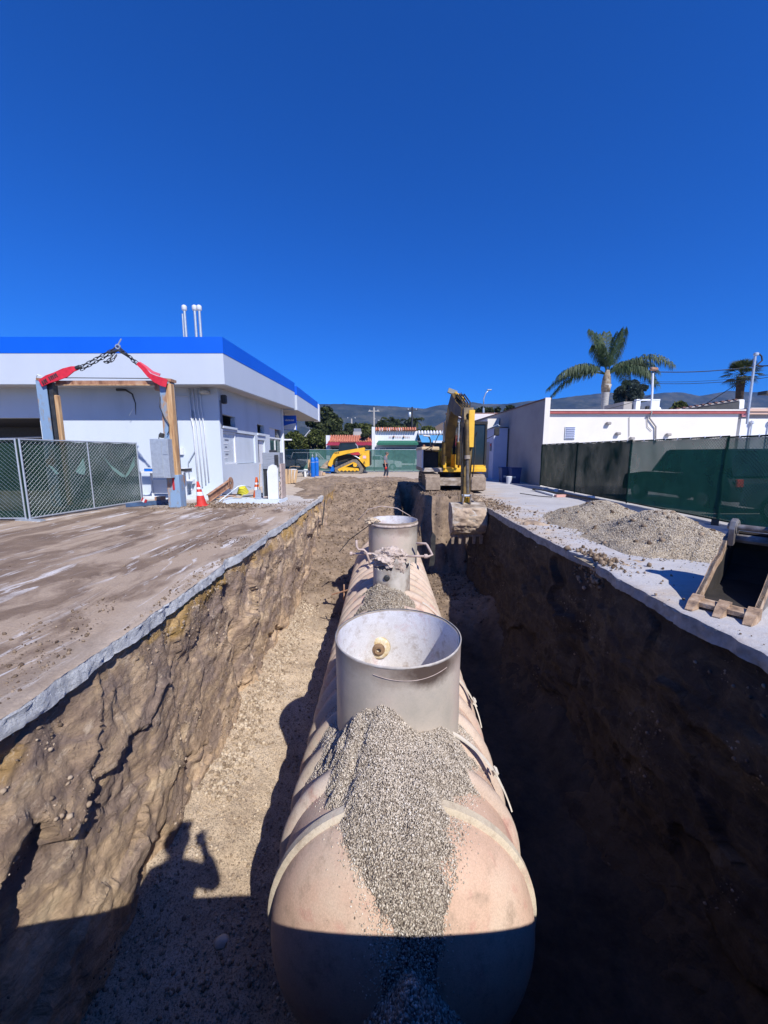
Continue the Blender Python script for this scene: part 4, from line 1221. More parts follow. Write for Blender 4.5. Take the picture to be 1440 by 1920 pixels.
# ------------------------------------------------------------------ two-post lift frame in front of the station
LY = 11.9
xl0, xr0 = P(88, 715, LY).x, P(302, 715, LY).x
o = LFT = thing('lift_frame', 'rusty faded blue two post car lift frame hung with red slings', 'car lift', ((xl0 + xr0) / 2, LY, 0))
ztop = 3.78
def cpost(xc, side, name='post'):
    m_ = MB()
    m_.b2(xc - side * .22, xc + side * .08, LY - .14, LY - .12, .05, ztop)       # face
    m_.b2(xc - side * .22, xc - side * .20, LY - .12, LY + .14, .05, ztop)
    m_.b2(xc - side * .22, xc + side * .08, LY + .12, LY + .14, .05, ztop)
    return m_.build(name, RBLUE, LFT)
cpost(xl0, 1); cpost(xr0 + .1, -1)
MB().b2(xl0 + .10, xl0 + .22, LY - .1, LY + .1, .05, ztop - .05).build('carriage_slot', DARKM, LFT)
MB().b2(xl0 + .235, xl0 + .34, LY - .12, LY + .02, .05, ztop - .42, .02).build('side_rail', RORANGE, LFT)
MB().b2(xr0 + .2, xr0 + .36, LY - .16, LY + .04, .9, ztop - .1, .01).build('side_rail', RORANGE, LFT)
MB().b2(xr0 + .02, xr0 + .40, LY - .2, LY + .16, .0, 1.0, .01).build('lower_box', RBLUE, LFT)
MB().b2(xr0 + .20, xr0 + .26, LY - .215, LY - .20, .55, .95).build('warning_label', SIGNRED, LFT)
MB().b2(xl0 + .3, xr0 - .15, LY - .06, LY + .06, ztop - .12, ztop).build('cross_beam', RUST, LFT)
MB().b2(xl0 + .3, xr0 - .15, LY - .10, LY - .062, ztop - .145, ztop - .12).build('beam_flange', RORANGE, LFT)
MB().tube([(xl0, LY - .1, ztop + .06), (xl0 + .9, LY - .1, ztop + .07), (xr0, LY - .1, ztop + .05)], .012, 5).build('cable', DARKM, LFT)
MB().box(((xl0 + xr0) / 2 - .2 + 1.9, LY, ztop - .2), (.35, .2, .22), ry=.2, bev=.03).build('motor', RUST, LFT)
MB().tube([(xr0 + .05, LY - .2, 3.3), (xr0 + .02, LY - .22, 3.0), (xr0 + .12, LY - .2, 2.7), (xr0 + .24, LY - .2, 2.5), (xr0 + .22, LY - .2, 2.3), (xr0 + .16, LY - .2, 2.2)], .014, 6).build('wire', DARKM, LFT, sm=True)
MB().box((xl0 - .02, LY, ztop + .02), (.34, .3, .07), ry=.05).build('post_cap', RUST, LFT); MB().box((xr0 + .15, LY, ztop + .02), (.46, .3, .08), ry=.1).build('post_cap', RUST, LFT)
MB().tube([(xl0 - .2, LY, ztop + .02), (xl0 - .3, LY, ztop + .1), (xl0 - .22, LY - .04, ztop + .17), (xl0 - .1, LY, ztop + .12)], .01, 5).build('loose_wire', GALV, LFT)
apex = P(221, 650, LY)
# slings
def ribbon(pts, wd, mt, name, par, th=.03, tw=0):
    pts = [Vector(p) for p in pts]; vs = []
    for i, p in enumerate(pts):
        t_ = (pts[min(i + 1, len(pts) - 1)] - pts[max(i - 1, 0)]).normalized()
        sd_ = t_.cross(Vector((0, 1, 0))).normalized()
        n_ = t_.cross(sd_)
        w_ = wd[i] if isinstance(wd, list) else wd
        for a_, b_ in ((-1, -1), (1, -1), (1, 1), (-1, 1)): vs.append(p + sd_ * a_ * w_ / 2 + n_ * b_ * th / 2)
    n = len(pts)
    fs = [(i * 4 + k, i * 4 + (k + 1) % 4, i * 4 + 4 + (k + 1) % 4, i * 4 + 4 + k) for i in range(n - 1) for k in range(4)] + [(3, 2, 1, 0), (n * 4 - 4, n * 4 - 3, n * 4 - 2, n * 4 - 1)]
    return MB().add(vs, fs).build(name, mt, par)
sl1 = thing('lifting_sling', 'red webbing sling with dark print wrapped over the left lift post', 'sling', (xl0, LY - .2, ztop))
ribbon([P(76, 719, LY - .2), P(90, 711, LY - .22), P(105, 706, LY - .22), P(122, 699, LY - .2), P(136, 692, LY - .18), P(146, 690, LY - .15)], [.2, .23, .24, .26, .16, .1], RED, 'webbing', sl1)
for k in range(9):
    if k == 3: continue
    q = P(80 + k * 3.2, 717 - k * 1.75, LY - .245)
    MB().box(q, (.035, .004, .11), ry=-.45).box(q + Vector((.012, 0, .03 if k % 2 else -.03)), (.03, .005, .02), ry=-.45).build('printed_letter', DARKM, sl1)
MB().box(P(147, 689, LY - .15), (.18, .1, .1), ry=-.35, bev=.02).build('buckle', DARKM, sl1)
sl2 = thing('lifting_sling', 'pinkish red webbing sling twisted over the right lift post', 'sling', (xr0, LY - .2, ztop))
ribbon([P(258, 681, LY - .15), P(268, 690, LY - .18), P(279, 703, LY - .22), P(292, 711, LY - .26), P(304, 716, LY - .28), P(313, 719, LY - .24)], [.1, .12, .13, .2, .24, .22], RED, 'webbing', sl2)
ribbon([P(262, 680, LY - .1), P(274, 688, LY - .12), P(286, 698, LY - .12), P(300, 703, LY - .1)], [.06, .07, .08, .08], mat('pink_sling', (.75, .12, .18), 5, .7), 'webbing', sl2)
lk = MB()
for k in range(12):
    a = 2 * math.pi * k / 12
    pass
def link_mesh():
    m_ = MB(); n = 10
    pts = [(.045 * math.cos(2 * math.pi * k / n) + (.03 if math.cos(2 * math.pi * k / n) > 0 else -.03), .026 * math.sin(2 * math.pi * k / n), 0) for k in range(n + 1)]
    return m_.tube(pts, .0105, 5, cap=False)
lm = link_mesh()
def chain_obj(name, par, a, b, slack=0):
    a, b = Vector(a), Vector(b); d = b - a; n = max(2, int(d.length / .105)); out_ = MB()
    for i in range(n):
        t_ = (i + .5) / n; c = a + d * t_ + Vector((0, 0, -slack * 4 * t_ * (1 - t_)))
        t2 = min(1, t_ + .02); c2 = a + d * t2 + Vector((0, 0, -slack * 4 * t2 * (1 - t2)))
        x_ = (c2 - c).normalized() if (c2 - c).length > 1e-6 else d.normalized()
        y_ = x_.cross(Vector((0, 1, .1))).normalized(); z_ = x_.cross(y_)
        if i % 2: y_, z_ = z_, -y_
        out_.add([c + x_ * v[0] + y_ * v[1] + z_ * v[2] for v in lm.v], lm.f)
    return out_.build(name, DARKM, par, kind='stuff')
cs = thing('chain_sling', 'dark chain sling rising to a steel ring above the lift frame', 'chain', apex)
chain_obj('chain', cs, apex, P(150, 688, LY - .15)); chain_obj('chain', cs, apex + Vector((-.05, .06, -.08)), P(152, 694, LY - .05))
chain_obj('chain', cs, apex, P(258, 680, LY - .15)); chain_obj('chain', cs, apex + Vector((.04, .06, -.05)), P(256, 684, LY - .1))
chain_obj('chain', cs, apex + Vector((-.1, 0, -.1)), P(196, 678, LY), .08); chain_obj('chain', cs, P(196, 678, LY), P(219, 664, LY), .1)
MB().tube([apex + Vector((0, 0, -.1)), P(240, 668, LY - .05)], .035, 6).build('chain_sleeve', DARKM, cs); MB().tube([apex + Vector((0, 0, -.1)), P(203, 661, LY - .05)], .03, 6).build('chain_sleeve', DARKM, cs)
MB().lathe([(.045, -.02), (.075, -.02), (.075, .02), (.045, .02), (.045, -.02)], apex, 16, 'Y', caps=False).build('ring', GALV, cs)
MB().tube([apex + Vector((0, 0, .04)), apex + Vector((.12, 0, .22))], .018, 6).build('hook', GALV, cs)
# electric cabinet strapped to the right post
q0, q1 = P(285, 823, LY - .35), P(320, 896, LY - .35)
o = thing('electric_cabinet', 'pale grey steel electric cabinet hung on the right lift post', 'cabinet', ((q0.x + q1.x) / 2, LY - .35, q1.z))
MB().b2(q0.x, q0.x + .52, LY - .48, LY - .22, q1.z, q0.z, .008).build('box', GALV, o)
MB().b2(q0.x + .03, q0.x + .33, LY - .495, LY - .482, q1.z + .04, q0.z - .04).build('door', GALV, o)
MB().b2(q0.x + .35, q0.x + .5, LY - .495, LY - .482, q0.z - .45, q0.z - .03).build('panel', GALV, o)
MB().box((q0.x + .3, LY - .35, q0.z + .1), (.12, .1, .14), ry=.2, bev=.02).tube([(q0.x + .2, LY - .35, q0.z), (q0.x + .22, LY - .35, q0.z + .12), (q0.x + .28, LY - .35, q0.z + .18)], .014, 5).build('cable_gland', DARKM, o)
# blue lift base plate by the fence end
b0 = G(240, 951); b1 = G(308, 945)
o = thing('base_plate', 'flat dark blue steel base lying between fence end and lift post', 'steel base', (b0.x, b0.y, 0))
MB().prism([(b0.x, b0.y - .1), (b1.x, b1.y - .2), (b1.x, b1.y + .3), (b0.x + .3, b0.y + .35)], 0.01, .13, 'XY').build('plate', mat('oily_blue', [(.03, .05, .1), (.08, .16, .3)], 4, .5), o)
MB().b2(b0.x + .45, b1.x - .05, b1.y - .1, b1.y + .2, .13, .24).build('arm', RUST, o)
MB().box((b0.x + .55, b0.y - .04, .22), (.16, .03, .1), ry=.5).build('red_marker', SIGNRED, o); MB().box((b0.x + .55, b0.y - .06, .22), (.05, .03, .12), ry=.5).build('white_marker', WHITEP, o)
# work table by the wall
t0, t1 = P(262, 884, 13.4), P(344, 884, 13.4)
o = thing('work_table', 'white steel work table standing behind the cabinet against the wall', 'table', ((t0.x + t1.x) / 2, 13.5, 0))
MB().b2(t0.x, t1.x, 13.25, 14.0, .98, 1.03).build('top', WHITEP, o)
for xx in (t0.x + .06, t1.x - .25):
    for yy in (13.3, 13.95): MB().b2(xx - .03, xx + .03, yy - .03, yy + .03, 0, .98).build('leg', WHITEP, o)
MB().b2(t0.x + .1, t1.x - .3, 13.93, 13.96, .2, .7).build('back_panel', WHITEP, o)
MB().b2(t0.x + .1, t1.x - .3, 13.29, 13.32, .12, .18).build('lower_rail', WHITEP, o)
o = thing('small_box', 'small pale blue box resting on the work table', 'box', (t0.x + .35, 13.5, 1.03)); MB().b2(t0.x + .15, t0.x + .6, 13.4, 13.7, 1.03, 1.13, .01).build('body', BLUETANK, o); MB().b2(t0.x + .13, t0.x + .62, 13.38, 13.72, 1.132, 1.15).build('lid', WHITEP, o)
o = thing('tray', 'dark tray on the right end of the work table', 'tray', (t1.x - .2, 13.6, 1.03)); MB().b2(t1.x - .42, t1.x + .05, 13.4, 13.9, 1.03, 1.12).build('body', DARKM, o); MB().b2(t1.x - .44, t1.x + .07, 13.38, 13.92, 1.122, 1.14).build('rim', WHITEP, o)

# ------------------------------------------------------------------ cones
def cone(label, p, h, mt, tilt=(0, 0)):
    o = thing('traffic_cone', label, 'traffic cone', p, 0, 'traffic cones by the station wall')
    k = h / .75
    def rr(z): return (.155 - .125 * z / .75)
    tx, ty = tilt
    def ln(z): return (tx * z, ty * z)
    def sec_(za, zb, m_, nm, off=0):
        vs = []; n = 20; fs = []
        for z in (za, (za + zb) / 2, zb):
            for i in range(n):
                a = 2 * math.pi * i / n; vs.append(((rr(z) + off) * math.cos(a) * k + tx * z, (rr(z) + off) * math.sin(a) * k + ty * z, z * k))
        for j in range(2):
            for i in range(n): fs.append((j * n + i, j * n + (i + 1) % n, (j + 1) * n + (i + 1) % n, (j + 1) * n + i))
        if zb > .74: fs.append(tuple(range(2 * n, 3 * n)))
        MB().add(vs, fs).build(nm, m_, o, sm=50, world=False)
    sec_(.03, .75, mt, 'body')
    sec_(.33, .44, REFL, 'reflective_band', .004); sec_(.52, .58, REFL, 'reflective_band', .004)
    MB().box((0, 0, .02), (.37 * k, .37 * k, .04), rz=.3, bev=.02).build('base', mt, o, world=False)
cone('faded red traffic cone with its tip leaning, by the manifold pipes', G(379, 949), .78, CRED, (-.12, 0))
cone('orange traffic cone with two pale bands beside the dispenser', G(483, 938), .82, ORANGE)

# debris between the cones
c0, c1 = G(392, 941), G(430, 931)
o = thing('steel_channel', 'rusty brown steel channel lying tilted between the two cones', 'steel channel', c0)
a_, b_ = Vector((c0.x, c0.y, .12)), Vector((c1.x + .1, c1.y - .1, .52))
d_ = (b_ - a_); up_ = Vector((-.25, 0, .97)); sd_ = d_.normalized().cross(up_).normalized(); up_ = sd_.cross(d_.normalized())
def plank(p, q, w1, t1_, upv): 
    s_ = (q - p).normalized().cross(upv).normalized(); u_ = s_.cross((q - p).normalized())
    vs = [e + s_ * a * w1 / 2 + u_ * b * t1_ / 2 for e in (p, q) for a, b in ((-1, -1), (1, -1), (1, 1), (-1, 1))]
    return MB().add(vs, [(3, 2, 1, 0), (4, 5, 6, 7), (0, 1, 5, 4), (1, 2, 6, 5), (2, 3, 7, 6), (3, 0, 4, 7)])
plank(a_, b_, .03, .26, Vector((0, 0, 1))).build('web', RUST, o); plank(a_ + Vector((0, -.06, .12)), b_ + Vector((0, -.06, .12)), .12, .02, Vector((0, 0, 1))).build('flange', RUST, o); plank(a_ + Vector((0, -.06, -.12)), b_ + Vector((0, -.06, -.12)), .12, .02, Vector((0, 0, 1))).build('flange', RUST, o)
MB().lathe([(.06, -.01), (.24, -.01), (.24, .02), (.06, .02)], b_ + Vector((.02, 0, 0)), 20, 'X', caps=False).build('end_disc', RUST, o)
tag(MB().tube([G(410, 941, .1), P(430, 925, 12.9), P(447, 912, 13.1), P(458, 910, 13.2), P(470, 914, 13.3)], .022, 6).build('bent_hose', GALV, sm=True), 'grey hose arching over the scrap towards the orange cone', 'hose')
o = thing('hose_coil', 'bright yellow hose coil lying on the scrap heap', 'hose', G(455, 936))
q = G(455, 936)
for k in range(5): MB().lathe([(.17 - k * .02, -.03), (.21 - k * .02, 0), (.17 - k * .02, .03), (.14 - k * .02, 0)], (q.x, q.y + .1 + .01 * k, .2 + .045 * k), 22).rot(.5, 'X', (q.x, q.y, .15)).build('hose_loop', YROPE, o, sm=True)
random.seed(11)
cols = [WOOD, RUST, DARKM, GALV, PVC]
nm = [('timber_offcut', 'short pale timber offcut'), ('steel_bar', 'rusty thin bar'), ('black_bar', 'black steel bar'), ('grey_pipe', 'grey pipe length'), ('pale_tube', 'pale plastic tube')]
for k in range(15):
    px = 405 + k * 6.4; q = G(px, 942 - random.uniform(0, 9)); L_ = random.uniform(.3, .9); a = random.uniform(-.5, .5)
    i = k % 5
    z = .05 + .06 * (k % 3)
    e = Vector((q.x + L_ * math.cos(a), q.y + L_ * math.sin(a) * .4, z + random.uniform(-.03, .15)))
    m_ = MB().tube([(q.x, q.y, z), e], .022, 6) if i in (1, 3, 4) else plank(Vector((q.x, q.y, z)), e, .09, .03, Vector((0, 0, 1)))
    tag(m_.build(nm[i][0], cols[i]), nm[i][1] + [' near the red cone end of', ' in the middle of', ' near the orange cone end of'][k // 5] + ' the scrap heap', 'scrap', 'scrap in the heap by the station wall')
q = G(420, 944)
tag(MB().prism([(q.x, q.y - .1), (-3.5, 12.75), (-3.4, 13.5), (q.x - .2, 13.6)], .0, .11, 'XY').build('pump_island', WHITE), 'low white concrete island under the scrap and the dispenser', 'island')
# fuel dispenser
q = G(511, 941); dx, dy = q.x, q.y
o = thing('fuel_dispenser', 'gutted fuel dispenser with grey top and curved white side panel', 'fuel dispenser', (dx, dy, .1), 0)
MB().b2(dx - .28, dx + .30, dy, dy + .5, 1.12, 1.68, .01).build('head', mat('dispenser_grey', [(.2, .22, .25), (.32, .35, .4)], 5, .6, stretch=(1, 1, 8)), o)
MB().b2(dx + .14, dx + .26, dy - .04, dy - .003, 1.2, 1.6).build('screen_recess', DARKM, o)
MB().prism([(dx - .1, .12), (dx + .24, .12), (dx + .26, 1.1), (dx + .2, 1.24), (dx + .08, 1.28), (dx - .04, 1.22), (dx - .1, 1.05)], dy - .14, dy - .03, 'XZ').build('side_panel', WHITEP, o)
MB().b2(dx - .26, dx - .12, dy + .05, dy + .4, .12, 1.12).build('inner_frame', DARKM, o)
MB().b2(dx - .32, dx - .28, dy, dy + .45, .12, 1.3).build('frame_post', GALV, o)
MB().b2(dx + .30, dx + .36, dy - .05, dy + .45, .12, 1.3).build('frame_post', PVC, o)
for k in range(5): MB().tube([(dx + .27 + .01 * k, dy - .06, .2 + .2 * k), (dx + .33, dy - .1, .3 + .18 * k), (dx + .28, dy - .06, .42 + .15 * k)], .012, 5).build('loose_wire', DARKM, o)
MB().b2(dx - .1, dx + .1, dy + .2, dy + .4, 1.68, 1.76).build('top_fitting', DARKM, o)
o = thing('shovel', 'shovel standing upright against the dispenser', 'shovel', (dx - .45, dy, .1)); MB().tube([(dx - .42, dy - .1, .3), (dx - .38, dy + .05, 1.3)], .018, 6).build('handle', WOOD, o); MB().prism([(dx - .54, .12), (dx - .34, .12), (dx - .33, .4), (dx - .44, .46), (dx - .54, .38)], dy - .14, dy - .12, 'XZ').build('blade', GALV, o)

# things past the station corner
def at(px, py): return G(px, py)
o = thing('crate_stack', 'stack of tan wooden boards leaning upright at the station corner', 'boards', at(540, 905))
q = at(533, 907)
for k in range(4): MB().box((q.x + .12 + k * .17, q.y + .1, .40), (.13, .5, .78 - .03 * k), ry=.06 * k, rz=.2).build('board', WOOD, o)
o = thing('bucket', 'white plastic bucket beside the upright boards', 'bucket', at(549, 899)); q = at(549, 899)
MB().lathe([(.2, 0), (.26, .62), (.28, .62), (.28, .66), (.24, .66), (.18, .05)], q, 18).build('body', WHITEP, o, sm=40); MB().tube([(q.x - .27, q.y, .6), (q.x - .1, q.y - .2, .8), (q.x + .1, q.y - .15, .85), (q.x + .5, q.y, .8)], .015, 5).build('branch_handle', WOOD, o)
q = at(563, 894); o = thing('low_bench', 'low pale grey bench beside the blue cylinders', 'bench', q)
MB().b2(q.x - .5, q.x + .5, q.y, q.y + .5, .38, .46).build('top', GALV, o); MB().b2(q.x + .3, q.x + .42, q.y, q.y + .4, 0, .38).build('leg', WHITEP, o); MB().b2(q.x - .45, q.x - .35, q.y, q.y + .4, 0, .38).build('leg', WHITEP, o)
q = at(574, 893); tag(lump((q.x, q.y, .25), .28, 5, 3, (1.1, .7, 1), .3).build('wrapped_sack', WHITEP, sm=True), 'crumpled white sack slumped left of the blue cylinders', 'sack')
q = at(580, 893); tag(MB().box((q.x, q.y, .6), (.16, .12, 1.2), ry=.04).build('timber_post', WOOD), 'short upright timber against the left blue cylinder', 'post')
for k, px in enumerate((587, 593)):
    q = at(px, 894 - k); o = thing('gas_cylinder', ['front left tall blue gas cylinder with a bare steel valve stem', 'second blue gas cylinder tucked behind the first on its right'][k], 'gas cylinder', (q.x, q.y + k * .25, 0), 0, 'blue gas cylinders')
    MB().lathe([(.15, 0), (.155, .03), (.155, 1.15), (.13, 1.28), (.06, 1.36), (.03, 1.38)], (0, 0, 0), 18).build('body', BLUETANK, o, sm=40, world=False)
    MB().lathe([(.157, 1.02), (.16, 1.03), (.157, 1.04)], (0, 0, 0), 18, caps=False).build('band', FASC, o, world=False)
    MB().lathe([(.035, 1.38), (.035, 1.46), (.06, 1.46), (.06, 1.5), (.03, 1.52), (.03, 1.62)], (0, 0, 0), 10).build('valve', GALV, o, world=False)
q = at(600, 892)
for k in range(3): tag(MB().box((q.x - .15 + k * .2, q.y + .05 * k, .14 + .04 * (k == 1)), (.26, .22, .22 + .1 * (k == 1)), rz=k).build('wood_block', [WOOD, PVC, WOOD][k]), ['square pale wood block right of the blue cylinders', 'pinkish block in the middle of the three blocks', 'rightmost wood block near the loader bucket'][k], 'block')

# ------------------------------------------------------------------ compact track loader
q = G(696, 888); ly = q.y; lx = G(617, 888).x
LD = thing('track_loader', 'yellow compact track loader with black cab and lowered blue coupler', 'track loader', (-2.9, ly, 0))
def lpx(x, y): p = P(x, y, ly); return (p.x, max(0, p.z))
W2 = 1.75
def trk(y0, y1):
    outer = [lpx(*p) for p in ((629, 884), (637, 889), (672, 889.5), (680, 886), (682, 879), (674, 866), (668, 861), (662, 861), (628, 877))]
    inner = [lpx(*p) for p in ((634, 882), (639, 884.5), (670, 884.5), (675, 882), (675, 878), (669, 869), (665, 866), (662, 866), (634, 879))]
    m_ = MB(); n = len(outer)
    vs = [(p[0], y, p[1]) for y in (y0, y1) for p in outer] + [(p[0], y, p[1]) for y in (y0, y1) for p in inner]
    fs = []
    for i in range(n):
        j = (i + 1) % n
        fs += [(i, j, n + j, n + i), (2 * n + i, 3 * n + i, 3 * n + j, 2 * n + j), (i, 2 * n + i, 2 * n + j, j), (n + i, n + j, 3 * n + j, 3 * n + i)]
    t_ = m_.add(vs, fs).build('track', mat('dusty_rubber_track', [(.1, .085, .07), (.25, .21, .17)], 8, .9), LD)
    fr = [lpx(*p) for p in ((630, 880), (662, 864.5), (668, 865), (664, 868), (636, 882))]
    MB().prism(fr, y0 + .02, y1 - .02, 'XZ').build('track_guard', YEL, LD)
    fr = [lpx(*p) for p in ((634, 883.5), (638, 878), (650, 876), (672, 878), (674, 882), (668, 884), (660, 883), (655, 884), (646, 883), (640, 884.5))]
    MB().prism(fr, y0 + .03, y1 - .03, 'XZ').build('track_frame', YEL, LD)
    c = lpx(666, 871.5); MB().lathe([(.0, y0 + .0), (.17, y0 + .0), (.17, y1)], (c[0], 0, c[1]), 16, 'Y').build('drive_sprocket', YEL, LD)
    for px in (641, 648, 655, 662, 669):
        c = lpx(px, 884.5); MB().lathe([(.0, y0 + .01), (.12, y0 + .01), (.12, y1 - .01), (0, y1)], (c[0], 0, c[1]), 12, 'Y').build('roller', BLACK, LD)
trk(ly - .2, ly + .2); trk(ly + W2 - .4, ly + W2)
body = [lpx(*p) for p in ((632, 868), (632, 853), (652, 852), (676, 854), (690, 844), (692, 874), (684, 877), (672, 866), (662, 862))]
MB().prism(body, ly + .22, ly + W2 - .42, 'XZ').build('body', BLACK, LD)
rear = [lpx(*p) for p in ((681, 846), (692.5, 844), (693, 873.5), (686, 875.5), (672, 860), (674, 856))]
MB().prism(rear, ly - .12, ly + W2 - .08, 'XZ').build('rear_panel', YEL, LD)
MB().prism([lpx(*p) for p in ((693.2, 845), (695, 847), (695.5, 872), (693.2, 873))], ly - .1, ly + W2 - .1, 'XZ').build('rear_door', BLACK, LD)
for y0, y1 in ((ly - .19, ly - .05), (ly + W2 - .25, ly + W2 - .1)):
    arm = [lpx(*p) for p in ((616, 873), (616, 869), (624, 853), (628, 848), (682, 839), (684, 839), (680, 850), (677, 853), (668, 847.5), (650, 851), (632, 856), (626, 862), (622, 875))]
    MB().prism(arm, y0, y1, 'XZ').build('lift_arm', YEL, LD)
    MB().prism([lpx(*p) for p in ((656, 850.5), (672, 847.2), (676, 851), (670, 853.5), (660, 852.5))], y0 - .008, y0 - .001, 'XZ').build('side_flash', SIGNRED, LD)
MB().tube([(*[lpx(662, 853)[0]], ly - .1, lpx(662, 853)[1]), (lpx(675, 860)[0], ly - .1, lpx(675, 860)[1])], .045, 8).build('cylinder', GALV, LD)
cab_ = [lpx(*p) for p in ((633, 852), (635, 833), (639, 830.5), (664, 830), (668, 834), (671, 842), (672, 850))]
cb_ = MB().prism(cab_, ly + .3, ly + W2 - .5, 'XZ').build('cab', GLASSD, LD)
MB().tube([(p[0], ly + .29, p[1]) for p in [lpx(*k) for k in ((665, 830.5), (669, 836), (671, 843))]], .03, 6).build('cab_pillar', GALV, LD)
MB().prism([lpx(*p) for p in ((636, 829.6), (665, 829), (667, 831), (636, 831.4))], ly + .24, ly + W2 - .44, 'XZ').build('roof', BLACK, LD)
MB().box((lpx(687, 838)[0], ly + .5, lpx(687, 838)[1]), (.3, .3, .3), bev=.05).tube([(lpx(686, 840)[0], ly + .5, lpx(686, 842)[1]), (lpx(688, 833)[0], ly + .5, lpx(688, 834)[1])], .06, 6).build('exhaust_stack', BLACK, LD)
c = lpx(683.5, 857); MB().box((c[0], ly - .128, c[1]), (.26, .012, .22)).build('warning_label', mat('pink_label', (.75, .5, .55), 5, .5), LD)
c = lpx(683, 869)
for k in range(3): MB().box((c[0] + (k - 1) * .06, ly - .128, c[1] + .12 * (k == 1)), (.05, .012, .16)).build('vent_slot', BLACK, LD)
c = lpx(632, 849.5)
for k in range(3): MB().box((c[0] + k * .13 - .13, ly - .197, c[1] + .01 * k), (.09, .01, .1)).build('model_digit', BLACK, LD)
cpl = MB().prism([lpx(*p) for p in ((620, 884), (616, 873), (622, 872), (628, 884))], ly, ly + W2 - .1, 'XZ'); cpl.build('coupler', BLUETANK, LD)
MB().b2(lpx(592, 886)[0], lpx(620, 886)[0], ly - .05, ly + W2, .02, .12).build('fork_carriage', BLUETANK, LD)
MB().b2(lpx(604, 886)[0], lpx(618, 886)[0], ly - .06, ly - .052, .03, .1).build('fork_shadow_slot', BLACK, LD)
bk = MB().prism([lpx(*p) for p in ((600, 877), (613, 864), (615, 864), (615, 878), (611, 879))], ly - .02, ly + W2, 'XZ'); bk.build('bucket', STEEL, LD)

